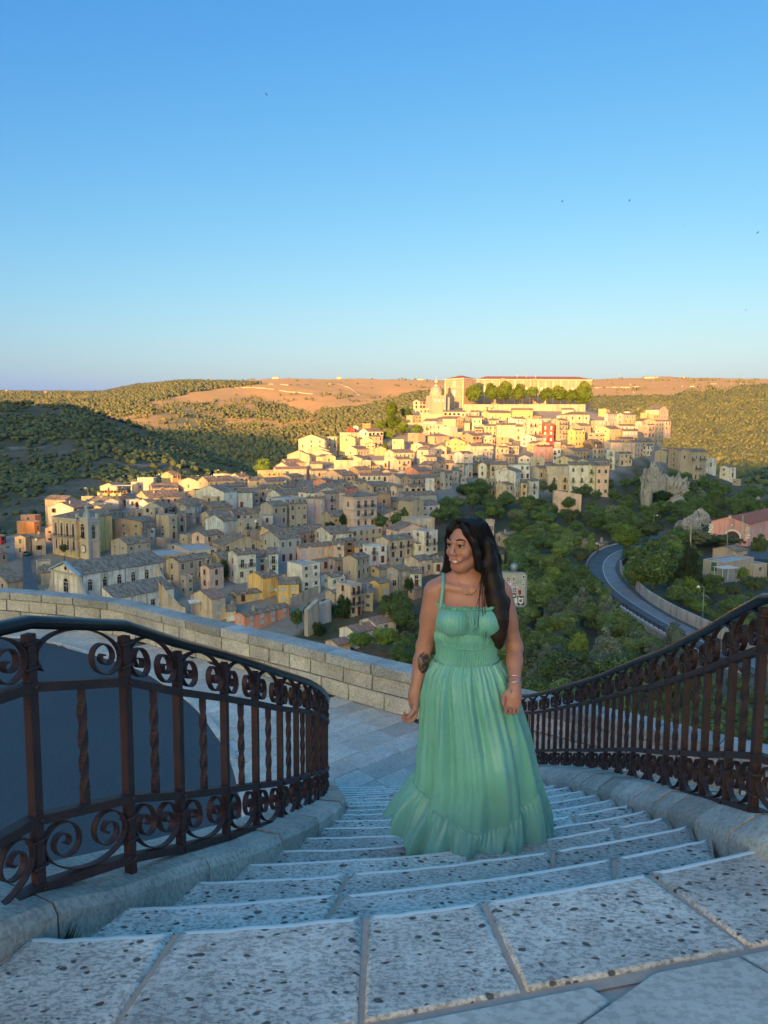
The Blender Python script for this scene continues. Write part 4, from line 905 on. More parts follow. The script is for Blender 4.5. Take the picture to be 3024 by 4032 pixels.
for k in range(15):
    x=wa*(k+.5)/15; m=MB(); m.box((x-wa/30,-.1,H/2),(1.0,.25,H)); m.build('pilaster',WM['cream'],r)
    if k%2==0: lwin(r,'f',x,H*.55,1.7,3.6,'white')
m=MB(); m.box((wa/2,-.25,H-.5),(wa+1,.6,.9)); m.box((wa/2,-.12,H*.48),(wa,.3,.4)); m.build('cornice',M_TRIM,r)
for x in(wa*.22,wa*.50): m=MB(); m.box((x,-1.2,H/2),(3.2,2.4,H+.6)); m.build('pavilion',WM['brown'],r)
for x in(wa*.36,wa*.44,wa*.52): put('chimney',ME_CH,r,(x,5,H+2.0))
# terrace retaining wall with the row of trees
def wall_between(p0,p1,h0,h1,mat,name,label,th=.8,base=6):
    d=(p1-p0); d.z=0; L=d.length; d.normalize(); n=Vector((-d.y,d.x,0)); root=empty(name,p0,0,label,'wall'); q=p1-p0
    V=[];K=max(1,int(L/3))
    F=[]
    for k in range(K+1):
        t=k/K; c=q*t; h=h0+(h1-h0)*t+mnoise.noise(Vector((c.x*.2+p0.x,c.y*.2,0)))*.15
        for o,z in((-th/2,-base),(-th/2,h),(th/2,h),(th/2,-base)): V.append(c+n*o+Vector((0,0,z)))
    for k in range(K):
        for e in range(3): F.append((k*4+e,(k+1)*4+e,(k+1)*4+e+1,k*4+e+1))
    F+=[(0,1,2,3),(K*4+3,K*4+2,K*4+1,K*4)]
    mk('masonry',V,F,mat,root); return root
wall_between(W(1822,1622,556),W(2303,1640,556),zat(1822,1592,556)-zat(1822,1622,556),zat(2303,1592,556)-zat(2303,1640,556),WM['stone'],'terrace_wall','long ochre retaining wall under the row of terrace trees')
wall_between(W(2176,2003,318),W(2287,2008,318),zat(2176,1930,318)-zat(2176,2003,318),6.5,WM['palepink'],'garden_wall','rough beige garden wall between two trees above the green belt')
wall_between(W(1268,2107,275),W(1378,2090,279),3.2,3.2,WM['stone'],'garden_wall','stone garden wall left of the palazzo base',.8,4)
wall_between(W(1475,2085,290),W(1590,2062,296),4,4.2,WM['stone'],'garden_wall','curved stone garden wall in front of the palazzo trees',.8,4)
wall_between(W(1140,2385,200),W(1262,2330,211),2.2,2.2,WM['stone'],'street_wall','low stone street wall below the tall white house',.6,6)
wall_between(W(1205,2500,181),W(1250,2470,184),6,7,WM['grey'],'ruined_wall','overgrown ruined wall with one square opening above the parapet',1.2,4)
wall_between(W(1250,2440,188),W(1300,2430,190),4,4.5,WM['greyblue'],'ruined_wall','small pale ruined wall with a doorway among bushes',1.2,4)
# church with clock tower on the left
r,wa,wb,H,a,b=house(212,307,445,2042,2190,'h','yellow',th=46,cols=0,lcols=0,pitch=.30,rm=M_ROOF,door=False,extra=False,name='church',label='big ochre church building with arched windows and a huge grey tiled roof behind the clock tower',cat='church')
for k in range(4):
    y=wb*(.14+.235*k); lwin(r,'l',y,H*.50,1.3,3.6,'brown',True); lwin(r,'l',y,H*.14,1.0,3.0,'brown',True); o=put('balcony',BAL[1.9],r,(0,y,H*.5-.3),-math.pi/2)
m=MB()
for k in range(5): m.box((-.12,min(wb-.4,wb*(.02+.24*k)+.4),H/2),(.3,.9,H))
m.build('pilaster',M_TRIM,r); m=MB(); m.box((-.2,wb/2,H-.5),(.5,wb+.8,.8)); m.box((-.12,wb/2,H*.44),(.3,wb,.4)); m.build('cornice',M_TRIM,r)
def tower(px0,pxc,px1,yt,yb,D,th,col,label,name='bell_tower'):
    C=W(pxc,yb,D); H=zat(pxc,yt,D)-C.z; azi=math.atan2(C.x,C.y); t=R(th)-azi*.6; a=Vector((math.cos(t),math.sin(t),0)); b=Vector((-math.sin(t),math.cos(t),0))
    wa=solve(C,a.x,a.y,px1); wb=solve(C,b.x,b.y,px0); root=empty(name,C,t,label,'tower'); return root,wa,wb,H
r,wa,wb,H=tower(309,352,390,2052,2212,Dg(307,2190)-1.5,46,'cream','cream stone bell tower with a round white clock face and blue-green spire')
m=MB(); m.box((wa/2,wb/2,H/2-4),(wa,wb,H+8)); m.build('wall',WM['cream'],r)
for z,o in ((H*.50,.35),(H*.97,.55),(H*.0,.2)):
    m=MB(); m.box((wa/2,wb/2,z),(wa+2*o,wb+2*o,.55)); m.build('cornice',M_TRIM,r)
for x,y in((0,0),(wa,0),(0,wb)):
    m=MB(); m.box((x,y,H*.74),(.9,.9,H*.44)); m.box((x,y,H*.25),(.8,.8,H*.48)); m.build('pilaster',M_TRIM,r)
    m=MB(); m.box((x*.96,y*.96,H+1.3),(.9,.9,1.6)); m.build('pinnacle',M_TRIM,r)
o=put('bell_opening',wmesh(1.7,3.9,'dark',True),r,(0,wb/2,H*.56),-math.pi/2); put('bell_opening',wmesh(1.1,3.9,'dark',True),r,(wa/2,0,H*.56),0)
m=MB(); m.tube([(-.16,wb/2,H*.60),(-.16,wb/2,H*.60+.9),(-.16,wb/2,H*.60+1.5)],[.7,.45,.2],10); m.build('bell',M_IRON,r,True)
m=MB(); m.tube([(0,wb/2,H*.30),(-.18,wb/2,H*.30)],[1.45,1.45],28,m=1); m.tube([(-.05,wb/2,H*.30),(-.24,wb/2,H*.30)],[1.22,1.22],28,m=0); ck=m.build('clock_face',[WM['white'],M_SHB],r)
m=MB()
for k in range(12):
    an=k*math.pi/6; m.box((-.255,wb/2+math.sin(an)*.98,H*.30+math.cos(an)*.98),(.02,.10,.20 if k%3 else .30),ax=(Vector((1,0,0)),Vector((0,math.cos(an),-math.sin(an))),Vector((0,math.sin(an),math.cos(an)))))
m.box((-.27,wb/2+.34,H*.30-.10),(.02,.8,.11),ax=(Vector((1,0,0)),Vector((0,.96,-.28)),Vector((0,.28,.96)))); m.box((-.28,wb/2+.20,H*.30+.03),(.02,.5,.13))
m.build('clock_hands',M_IRON,ck)
m=MB(); c=(wa/2,wb/2); V=[];n=8
prof=[(1.7,H+.3),(1.5,H+1.0),(1.0,H+2.2),(.55,H+3.2),(.5,H+4.0),(.75,H+4.3),(.4,H+4.7),(.12,H+6.4),(.02,H+7.4)]
for rr_,z in prof: V+= [(c[0]+math.cos(2*math.pi*k/n)*rr_,c[1]+math.sin(2*math.pi*k/n)*rr_,z) for k in range(n)]
m.add(V,[(i*n+k,i*n+(k+1)%n,(i+1)*n+(k+1)%n,(i+1)*n+k) for i in range(len(prof)-1) for k in range(n)]); m.build('spire',plain('verdigris_stone',(.30,.36,.34),.8,var=.2,scale=2),r)
m=MB(); m.box((wa/2,wb/2,H+.5),(wa+.3,wb+.3,1.0)); m.build('parapet',M_TRIM,r)
# lower church in front: nave, aisle and curved gable
S2=2.074
r,wa,wb,H,a,b=house(435/S2,665/S2,1355/S2,1900+755/S2,1900+1040/S2,'gl','white',th=40,D=197,pitch=.36,cols=0,lcols=0,rm=M_ROOFG,door=False,extra=False,name='church',label='cream church nave with a gabled front and arched clerestory windows just above the parapet',cat='church')
for k in range(6): lwin(r,'f',wa*(.10+.165*k),H*.52,1.2,2.3,'dark',True)
lwin(r,'l',wb/2,H*.42,2.2,2.6,'dark',True)
m=MB(); m.tube([(-.1,wb/2,H+1.0),(.1,wb/2,H+1.0)],[.55,.55],14); m.build('round_window',M_GLASS,r)
for y in (.5,wb-.5): m=MB(); m.box((-.15,y,H/2),(.35,1.0,H)); m.build('pilaster',M_TRIM,r)
m=MB(); m.box((-.3,wb/2,H-.2),(.7,wb+1,.5)); m.build('cornice',M_TRIM,r)
pz=.36*wb/2
for s in(-1,1):
    m=MB(); y0=wb/2; y1=wb/2+s*(wb/2+.6); p0=Vector((-.35,y0,H+pz+.35)); p1=Vector((-.35,y1,H-.05)); d=(p1-p0); L=d.length; d.normalize(); m.box((p0+p1)/2,(.9,L,.35),ax=(Vector((1,0,0)),d,Vector((1,0,0)).cross(d))); m.build('raking_cornice',plain('lead_flashing',(.30,.46,.56),.5,var=.1),r)
m=MB(); m.tube([(-.3,wb/2,H+pz+.4),(-.3,wb/2,H+pz+2.2)],.09,5); m.box((-.3,wb/2,H+pz+1.7),(.1,.9,.12)); m.build('cross',M_IRON,r)
for k in range(5): m=MB(); m.tube([(wa*(.02+.24*k),-.12,H*.3),(wa*(.02+.24*k),-.12,H-.3)],.07,5); m.build('drainpipe',M_IRON,r)
# scroll buttresses beside the facade and at the apse end
def volute_wall(root,org,dx,w,h,th,mat,name='volute_buttress'):
    pts=[]
    for k in range(13):
        t=k/12; x=w*t; z=h*(1-t)**2.2+ (.9*math.exp(-((t-.9)/.08)**2)); pts.append((x,z))
    V=[];F=[]
    for x,z in pts:
        c=Vector(org)+Vector(dx)*x; n=Vector((-Vector(dx).y,Vector(dx).x,0))
        for o in(-th/2,th/2): V.append(c+n*o+Vector((0,0,z))); V.append(c+n*o+Vector((0,0,-9)))
    for k in range(12):
        b0=4*k;b1=4*(k+1); F+=[(b0,b1,b1+2,b0+2),(b0+1,b1+1,b1,b0),(b0+2,b1+2,b1+3,b0+3)]
    F+=[(0,2,3,1),(48,49,51,50)]
    return mk(name,V,F,mat,root)
volute_wall(r,(0,0,H*.30),(0,-1,0),5.2,H*.55,.8,M_TRIM); volute_wall(r,(wa-3,-.4,H*.45),(0,-1,0),5.5,H*.5,.8,M_TRIM); volute_wall(r,(0,wb,H*.30),(0,1,0),3.2,H*.5,.8,M_TRIM)
r,wa,wb,H,a,b=house(835/S2,945/S2,1425/S2,1900+947/S2,1900+1165/S2,'m','white',th=40,D=188.5,depth=5.6,pitch=.50,cols=0,lcols=0,rm=M_ROOFG,door=False,extra=False,name='church_aisle',label='lower church aisle with a grey tiled lean-to roof and stained white side wall',cat='church')
for k in range(4): lwin(r,'f',wa*(.14+.24*k),H*.45,1.2,1.7,'dark')
for k in range(4): m=MB(); m.tube([(wa*(.02+.25*k),-.12,0),(wa*(.02+.25*k),-.12,H-.3)],.07,5); m.build('drainpipe',M_IRON,r)
# ochre stone scroll buttress at the apse
C=W(640,2400,186); r=empty('scroll_buttress',C,R(28),'curved stone scroll buttress with a dark slate face at the end of the church','buttress')
K=16;V=[];F=[];prof=[]
for k in range(K+1):
    t=k/K; prof.append((t*5.6, 6.4*(1-t)**1.9+.9*math.sin(t*math.pi)**3))
for x,z in prof:
    for y in(0,4.0): V.append((x,y,z)); V.append((x,y,-6))
for k in range(K):
    b0=4*k;b1=4*(k+1); F+=[(b0+1,b1+1,b1,b0),(b0,b1,b1+2,b0+2),(b0+2,b1+2,b1+3,b0+3)]
mk('masonry',V,F,[WM['cream'],M_ROOFG],r,mi=[ (1 if q%3==1 else 0) for q in range(len(F))])
# domed church near the top
C=W(1716,1625,548); r=empty('domed_church',C,R(20),'stone church with a ribbed grey dome and lantern left of the college','church')
hd=zat(1716,1558,548)-C.z; wd=4.3*2
m=MB(); m.box((0,0,hd/2-3),(10.5,10.5,hd+6)); m.build('wall',WM['stone'],r)
m=MB(); m.box((7.2,5,hd/2-3),(6,12,hd+4)); m.build('side_chapel',WM['grey'],r)
m=MB(); m.tube([(0,0,hd),(0,0,hd+1.4)],4.6,20); m.tube([(0,0,hd+1.4),(0,0,hd+1.8)],4.9,20); m.build('drum',WM['stone'],r)
V=[];F=[];n=32;K=9; rd=4.3; hh=zat(1716,1519,548)-C.z-hd-1.8
for k in range(K+1):
    t=k/K*math.pi/2*.93
    for q in range(n):
        rr_=rd*math.cos(t)*(1.05 if q%4==0 else 1.0); V.append((math.cos(2*math.pi*q/n)*rr_,math.sin(2*math.pi*q/n)*rr_,hd+1.8+hh*math.sin(t)))
for k in range(K):
    for q in range(n): F.append((k*n+q,k*n+(q+1)%n,(k+1)*n+(q+1)%n,(k+1)*n+q))
mk('dome',V,F,plain('grey_dome_stone',(.40,.37,.32),.8,var=.25,scale=.8),r)
zt=hd+1.8+hh
m=MB(); m.tube([(0,0,zt-.3),(0,0,zt+.5),(0,0,zt+.5),(0,0,zt+2.4),(0,0,zt+2.4),(0,0,zt+2.8),(0,0,zt+3.8),(0,0,zt+4.1),(0,0,zt+7)],[1.5,1.5,1.1,1.1,1.5,1.3,.5,.15,.05],12); m.build('lantern',M_TRIM,r)
for k in range(8): an=k*math.pi/4; m=MB(); m.box((math.cos(an)*1.12,math.sin(an)*1.12,zt+1.4),(.12,.4,1.3),rz=an); m.build('lantern_window',M_GLASS,r)
for k in range(3): put('window',wmesh(1.2,2.2,'white',True),r,(-3+3*k,-5.25,hd*.62),0)
# stone palazzo in the middle of the town
r,wa,wb,H,a,b=house(1200+500/TS,1200+640/TS,1200+940/TS,1780+582/TS,1780+1080/TS,'h','palepink',th=36,cols=0,lcols=0,rm=M_ROOFG,pitch=.26,door=False,extra=False,name='palazzo',label='large four-storey stone palazzo with pedimented windows and pale blue shutters in mid town',cat='building')
for k in range(3):
    x=wa*(.2+.3*k)
    for z,kd in((H*.70,'blue'),(H*.475,'blue')): put('window',wmesh(1.1,2.4,kd),r,(x,0,z),0)
    put('balcony',BAL[1.9],r,(x,0,H*.70-.1),0); put('window',wmesh(.9,1.6,'brown',True),r,(x,0,H*.24),0)
    m=MB(); V=[(x-1.1,-.3,H*.70+3.0),(x+1.1,-.3,H*.70+3.0),(x,-.3,H*.70+3.6),(x-1.1,0,H*.70+3.0),(x+1.1,0,H*.70+3.0),(x,0,H*.70+3.6)]; m.add(V,[(0,1,2),(0,2,5,3),(1,4,5,2),(0,3,4,1)]); m.build('pediment',M_TRIM,r)
put('balcony',BAL[3.6],r,(wa*.5,0,H*.475-.1),0); put('window',wmesh(1.0,1.6,'blue'),r,(0,wb*.5,H*.72),-math.pi/2)
for z in(H*.40,H*.64,H*.97): m=MB(); m.box((wa/2,-.15,z),(wa+.5,.4,.35)); m.box((-.15,wb/2,z),(.4,wb+.5,.35)); m.build('string_course',M_TRIM,r)
# small crenellated campanile and its church, right of the head
C=W(1928,2140,262); r=empty('campanile',C,R(16),'small crenellated pinkish campanile with twin openings behind the woman','tower'); s=262/3028
H=(2140-2052)*s*1.0; wv=24*s
m=MB(); m.box((0,0,H/2-2),(wv,wv,H+4)); m.build('wall',WM['palepink'],r)
for z in(H*.47,H*.95): m=MB(); m.box((0,0,z),(wv+.5,wv+.5,.3)); m.build('cornice',M_TRIM,r)
for k in range(5):
    for y in(-wv/2,wv/2): m=MB(); m.box((-wv/2+wv*k/4,y,H+.4),(.28,.28,.8)); m.build('merlon',M_TRIM,r)
for x in(-.42,.42): put('bell_opening',wmesh(.45,1.4,'dark',True),r,(x,-wv/2,H*.62),0)
put('window',wmesh(.9,1.8,'dark',True),r,(0,-wv/2,H*.14),0)
# pink farmhouse on the right with its red roof
S4=4.436
r,wa,wb,H,a,b=house(2650+655/S4,2650+1305/S4,2650+1980/S4,1900+728/S4,1900+985/S4,'gl','pink',th=62,D=246,pitch=.34,cols=5,rows=1,lcols=0,rm=M_ROOFR,win='white',door=False,extra=False,base=2.5,name='farmhouse',label='pink farmhouse with white quoined corners, arched doorway and a red tiled roof',cat='house')
for y in (.05,wb-.05):
    for k in range(int(H/.8)): m=MB(); m.box((-.03,y,.4+.8*k),(.25,1.5 if k%2 else 1.1,.62)); m.build('quoin',WM['white'],r)
m=MB()
n=12; yc=wb*.40
V=[];F=[]
for k in range(n+1):
    an=math.pi*k/n
    for rr_ in(2.3,2.9): V.append((-.15,yc+math.cos(an)*rr_,math.sin(an)*rr_-.2)); V.append((.02,yc+math.cos(an)*rr_,math.sin(an)*rr_-.2))
for k in range(n): b0=4*k;b1=b0+4; F+=[(b0,b0+2,b1+2,b1),(b0,b1,b1+1,b0+1),(b0+2,b0+3,b1+3,b1+2)]
m.add(V,F); m.build('door_arch',WM['white'],r)
m=MB(); m.add([(-.05,yc+math.cos(math.pi*k/n)*2.3,math.sin(math.pi*k/n)*2.3-.2) for k in range(n+1)],[tuple(range(n+1))]); m.build('door',M_SHB,r)
m=MB(); m.tube([(-.1,wb/2,H+1.9),(.05,wb/2,H+1.9)],[.5,.5],12); m.build('round_vent',WM['white'],r)
# half-ruined concrete farm building below it
r,wa,wb,H,a,b=house(2650+515/S4,2650+875/S4,2650+1400/S4,1900+1400/S4,1900+1660/S4,'f','concrete',th=50,D=184,cols=0,lcols=0,door=False,extra=False,base=3,name='shed',label='flat-roofed grey concrete shed with a dark green shuttered door above the road',cat='shed')
put('window',wmesh(1.5,2.2,'green'),r,(0,wb*.45,1.2),-math.pi/2)
r,wa,wb,H,a,b=house(2650+1080/S4,2650+1385/S4,2650+1640/S4,1900+1440/S4,1900+1600/S4,'f','grey',th=40,D=190,cols=1,lcols=0,door=False,extra=False,base=3,name='shed',label='low grey flat-roofed annex right of the concrete shed',cat='shed')
r,wa,wb,H,a,b=house(2650+690/S4,2650+1090/S4,2650+1300/S4,1900+1210/S4,1900+1330/S4,'gl','stone',th=50,D=203,pitch=.3,cols=0,lcols=0,rm=M_ROOF,door=False,extra=False,base=3,name='ruin',label='half-ruined stone building with a sagging rubble roof below the pink farmhouse',cat='ruin')
C=W(2650+860/S4,1900+1700/S4,178); r=empty('pergola',C,R(20),'small canvas porch canopy on white posts in front of the concrete shed','canopy')
for x in(0,4.2):
    for y in(0,2.6): m=MB(); m.tube([(x,y,-1),(x,y,2.6)],.09,6); m.build('post',WM['white'],r)
m=MB(); m.box((2.1,1.2,2.7),(5.0,3.4,.08)); m.build('canopy',plain('canvas',(.70,.58,.46),.8),r)
# rock outcrops and cliffs under the right end of the town
M_ROCK=wall_mat('pale_rock',(.40,.41,.39),.6,(.22,.22,.20),.9)
def rock(px,pyt,pyb,wpx,D,sd,label):
    C=W(px,pyb,D); h=zat(px,pyt,D)-C.z; w_=wpx*D/FPX; bm=bmesh.new(); bmesh.ops.create_icosphere(bm,subdivisions=5,radius=1)
    for v in bm.verts:
        p=v.co; d=1+.32*mnoise.fractal(p*1.6+Vector((sd,0,0)),1,2,3)+.16*abs(mnoise.noise(p*5+Vector((0,sd,0))))+.16*mnoise.voronoi(p*4.5+Vector((sd,sd,0)))[0][0]+.10*mnoise.noise(Vector((p.x*9,p.y*9,p.z*3+sd)))+.05*mnoise.noise(p*19)
        v.co=Vector((p.x*w_/2*d,p.y*w_/2.6*d,(p.z*.5+.5)*h*d))
    me=bpy.data.meshes.new('rock'); bm.to_mesh(me); bm.free(); o=mesh_obj('rock',me,M_ROCK,loc=(C.x,C.y+w_*.2,C.z-1)); tag(o,label,'rock')
rock(2575,1848,1975,80,Dg(2580,1975),1,'pale craggy cliff below the right end of the town')
rock(2655,1882,1975,120,Dg(2650,1970),5,'broad pale rock face right of the tall cliff')
rock(2545,1900,2010,40,Dg(2545,2010),9,'narrow pale rock rib at the foot of the cliff')
rock(2668,1955,2000,70,Dg(2668,2000),12,'low rounded rocks among the bushes below the cliff')
rock(2760,2010,2075,60,Dg(2760,2075),15,'grey boulders beside the lamp posts left of the pink farmhouse')
rock(2720,2040,2100,90,Dg(2720,2100),18,'rocky bank under the two lamp posts')
rock(2985,1958,1990,26,Dg(2985,1990),22,'pale rock block high at the right edge')
# ---- the houses between the ones singled out above
def fill_town(n):
    rr=random.Random(77); made=0; tries=0
    lo=lambda px: float(np.interp(px,[60,300,500,700,900,1000,1150,1400,1600,1640,1700,1900,2100,2300,2480,2620],[2130,2190,2240,2290,2330,2400,2330,2330,2300,2060,1900,1880,1905,1900,1800,1700]))
    hi=lambda px: float(np.interp(px,[60,300,500,700,900,1150,1300,1450,1500,1640,1700,2300,2480,2620],[2120,1985,1925,1925,1925,1850,1740,1720,1790,1700,1640,1655,1640,1640]))
    while made<n and tries<9000:
        tries+=1; px=rr.uniform(70,2600); py=rr.uniform(1640,2420)
        if not(hi(px)+10<py<lo(px)): continue
        D=Dg(px,py); C=W(px,py,D); wa=rr.uniform(8,15); wb=rr.uniform(7,11); r=math.hypot(wa,wb)/2; th=rr.choice([30,36,42,24,60])
        H=rr.uniform(4.5,8.5); cen=C+Vector((0,wb*.4,0))
        if any((cen.x-h[8].x)**2+(cen.y-h[8].y)**2<((r+h[9])*.72)**2 for h in HOUSES): continue
        s=FPX/D; yt=py-H*s*.98; xr=px+wa*math.cos(R(th))*s; xl=px-wb*math.sin(R(th))*s
        bad=False
        for h in HOUSES:
            if h[10]>D-2:
                x0,x1,y0,y1=h[11]; cx,cy=(x0+x1)/2,y0+(y1-y0)*.45
                if xl-4<cx<xr+4 and yt-8<cy<py: bad=True;break
        if bad: continue
        f=rr.choice(['gl','gl','gl','gr','f'] ); col=rr.choice(['stone','stone','cream','cream','white','grey','palepink','greyblue','brown','yellow' if py>1900 else 'lemon'])
        house(xl,px,xr,yt,py,f,col,th=th,D=D,seed=tries,bal=.25); made+=1
    return made
fill_town(78)
# ================================================================ VEGETATION
def leaf_mat(name,c0,c1,c2=None,tr=.25):
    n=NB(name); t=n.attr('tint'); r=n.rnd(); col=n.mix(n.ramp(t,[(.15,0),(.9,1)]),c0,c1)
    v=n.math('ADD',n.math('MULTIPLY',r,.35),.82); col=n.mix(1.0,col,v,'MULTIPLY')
    if c2: col=n.mix(n.math('MULTIPLY',n.ramp(n.noise(n.pos(),.02,3),[(.45,0),(.6,1)]),.6),col,c2)
    n.base(col); n.rough(.75); n.b.inputs['Specular IOR Level'].default_value=.25; return n.m
M_L=dict(broad=leaf_mat('dark_foliage',(.055,.10,.036),(.155,.25,.085)),pine=leaf_mat('pine_foliage',(.085,.145,.046),(.24,.34,.115)),silver=leaf_mat('silver_foliage',(.085,.125,.090),(.25,.32,.25)),
 lime=leaf_mat('light_foliage',(.09,.15,.03),(.24,.36,.07)),cypress=leaf_mat('cypress_foliage',(.018,.036,.016),(.05,.085,.035)),olive=leaf_mat('reed_foliage',(.10,.13,.07),(.26,.30,.17)),ivy=leaf_mat('ivy_foliage',(.018,.045,.016),(.055,.11,.035)),
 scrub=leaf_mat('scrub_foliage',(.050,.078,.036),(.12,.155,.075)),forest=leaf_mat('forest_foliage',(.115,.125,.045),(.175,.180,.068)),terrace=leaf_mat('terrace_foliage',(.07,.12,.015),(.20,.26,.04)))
M_BARK=plain('bark',(.085,.065,.05),.9,var=.3,scale=5)
def crown_mesh(kind,seed,nlobes=26,nleaf=5200,leaf=.085,shape='round'):
    g=np.random.default_rng(seed); cs=[];rs=[]
    for k in range(nlobes):
        while True:
            p=g.uniform(-1,1,3)
            if shape=='cone':
                h=(p[2]+1)/2; lim=(1-h)**.75*.95+.06
                if math.hypot(p[0],p[1])<lim and math.hypot(p[0],p[1])>lim*.35: break
            elif shape=='column':
                if math.hypot(p[0],p[1])<.55*(1-.75*max(0,p[2])**2): break
            elif shape=='flat':
                if math.hypot(p[0],p[1])<1 and abs(p[2])<.55*(1-.6*math.hypot(p[0],p[1])**2): break
            else:
                if p@p<.78 and p@p>.18: break
        cs.append(p*.74); rs.append(g.uniform(.20,.36)*(1.0 if shape in('round','flat') else .72))
    cs=np.array(cs); rs=np.array(rs); per=nleaf//nlobes; V=[];F=[];T=[]
    n=0
    for c,r in zip(cs,rs):
        d=g.normal(size=(per,3)); d/=np.linalg.norm(d,axis=1)[:,None]; d[:,2]=np.where(d[:,2]<-.35,-d[:,2]*.5,d[:,2]); d/=np.linalg.norm(d,axis=1)[:,None]
        rad=r*g.uniform(.72,1.12,(per,1)); p=c+d*rad
        nrm=d+g.normal(size=(per,3))*.55; nrm/=np.linalg.norm(nrm,axis=1)[:,None]
        t=np.cross(nrm,g.normal(size=(per,3))); t/=np.linalg.norm(t,axis=1)[:,None]; b=np.cross(nrm,t)
        s=leaf*g.uniform(.5,1.25,(per,1))
        q=np.stack([p-t*s*.55,p+b*s*.5-nrm*s*.1,p+t*s*.55,p-b*s*.5+nrm*s*.1],1).reshape(-1,3); V.append(q)
        F.append(n+np.arange(per*4).reshape(per,4)); n+=per*4
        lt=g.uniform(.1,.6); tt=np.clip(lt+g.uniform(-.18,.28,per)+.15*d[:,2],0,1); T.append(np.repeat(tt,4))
    V=np.concatenate(V);F=np.concatenate(F);T=np.concatenate(T)
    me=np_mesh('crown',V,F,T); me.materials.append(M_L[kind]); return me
CR={}
for i,(k,sh,nl,nf,lf) in enumerate([('broad','round',34,6000,.085),('pine','round',30,6500,.07),('silver','cone',52,7000,.06),('lime','round',26,5000,.075),('cypress','column',30,4500,.06),('olive','flat',22,4000,.09),('ivy','flat',24,4500,.07),('terrace','round',30,5500,.085),('scrub','flat',18,2600,.10)]):
    CR[k]=[crown_mesh(k,50+i*5+j,nl,nf,lf,sh) for j in range(3)]
CR['fir']=[crown_mesh('cypress',150+j,46,6500,.06,'cone') for j in range(2)]
CR['pinec']=[crown_mesh('pine',170+j,40,6500,.06,'cone') for j in range(2)]
# solid inner mass so that crowns are not see-through
def core_mesh(kind,shape):
    bm=bmesh.new(); bmesh.ops.create_icosphere(bm,subdivisions=3,radius=1)
    for v in bm.verts:
        p=v.co; d=.60+.22*mnoise.noise(p*2.3)
        if shape=='cone': h=(p.z+1)/2; s=(1-h)*.9+.08; v.co=Vector((p.x*s*d,p.y*s*d,p.z*.80))
        elif shape=='column': v.co=Vector((p.x*.33*d*1.4,p.y*.33*d*1.4,p.z*.85))
        else: v.co=p*d*Vector((1,1,.85 if shape=='round' else .5)).length/1.7 if False else Vector((p.x*d,p.y*d,p.z*d*(.95 if shape=='round' else .5)))
    me=bpy.data.meshes.new('foliage_mass'); bm.to_mesh(me); bm.free(); me.materials.append(M_L[kind])
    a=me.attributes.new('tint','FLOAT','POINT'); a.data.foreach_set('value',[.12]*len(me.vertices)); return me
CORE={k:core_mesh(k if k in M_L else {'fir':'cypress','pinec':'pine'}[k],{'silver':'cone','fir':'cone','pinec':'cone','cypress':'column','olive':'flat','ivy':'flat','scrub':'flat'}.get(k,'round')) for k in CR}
def trunk_me():
    m=MB(); m.tube([(0,0,-1.0),(0.02,0,-.4),(-.03,.02,.1),(.02,-.02,.5)],[.075,.06,.05,.03],7)
    for k in range(5):
        an=k*1.3; m.tube([(0,0,-.1+.08*k),(math.cos(an)*.3,math.sin(an)*.3,.15+.1*k),(math.cos(an)*.55,math.sin(an)*.55,.3+.1*k)],[.035,.022,.01],5)
    me=bpy.data.meshes.new('trunk'); me.from_pydata(m.V,[],m.F); me.materials.append(M_BARK); me.update(); return me
ME_TR=trunk_me()
KN=dict(broad='dark green broadleaf tree',pine='fresh green pine tree',silver='silvery grey-green conifer',lime='light yellow-green tree',cypress='slim dark cypress tree',olive='feathery olive-green reed clump',ivy='dark ivy-clad shrub',terrace='dense round sunlit tree',scrub='low green shrub',fir='tall dark fir tree',pinec='pointed green pine tree')
NAME=dict(cypress='cypress_tree',pine='pine_tree',pinec='pine_tree',silver='conifer_tree',fir='fir_tree',olive='reed_clump',ivy='shrub',scrub='shrub')
rt=random.Random(21)
def tree(kind,px,pyt,pyb,wpx,D=None,label=None,group=None,ground=None):
    """crown spans pyt..pyb on the photograph and wpx across"""
    D=D or Dg(px,pyb+6); c=W(px,(pyt+pyb)/2,D); s=D/FPX; rx=wpx*s/2; rz=(pyb-pyt)*s/2; gz=c.z-rz-(ground if ground is not None else rz*(.35 if kind in('pine',) else .12))
    root=empty(NAME.get(kind,'tree'),(c.x,c.y,gz),rt.uniform(0,6.28),label,'shrub' if kind in('ivy','scrub') else ('reeds' if kind=='olive' else 'tree'),group)
    cz=c.z-gz; f={'flat':1.55}.get({'olive':'flat','ivy':'flat','scrub':'flat'}.get(kind,''),1.0)
    for nm,me in(('crown',rt.choice(CR[kind])),('foliage_mass',CORE[kind])):
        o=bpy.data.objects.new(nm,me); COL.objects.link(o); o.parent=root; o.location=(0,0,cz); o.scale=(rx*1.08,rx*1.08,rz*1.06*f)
    if kind not in('ivy','scrub','olive'):
        o=bpy.data.objects.new('trunk',ME_TR); COL.objects.link(o); o.parent=root; o.location=(0,0,cz); o.scale=(rx*.8,rx*.8,max(.6,cz)); 
    return root
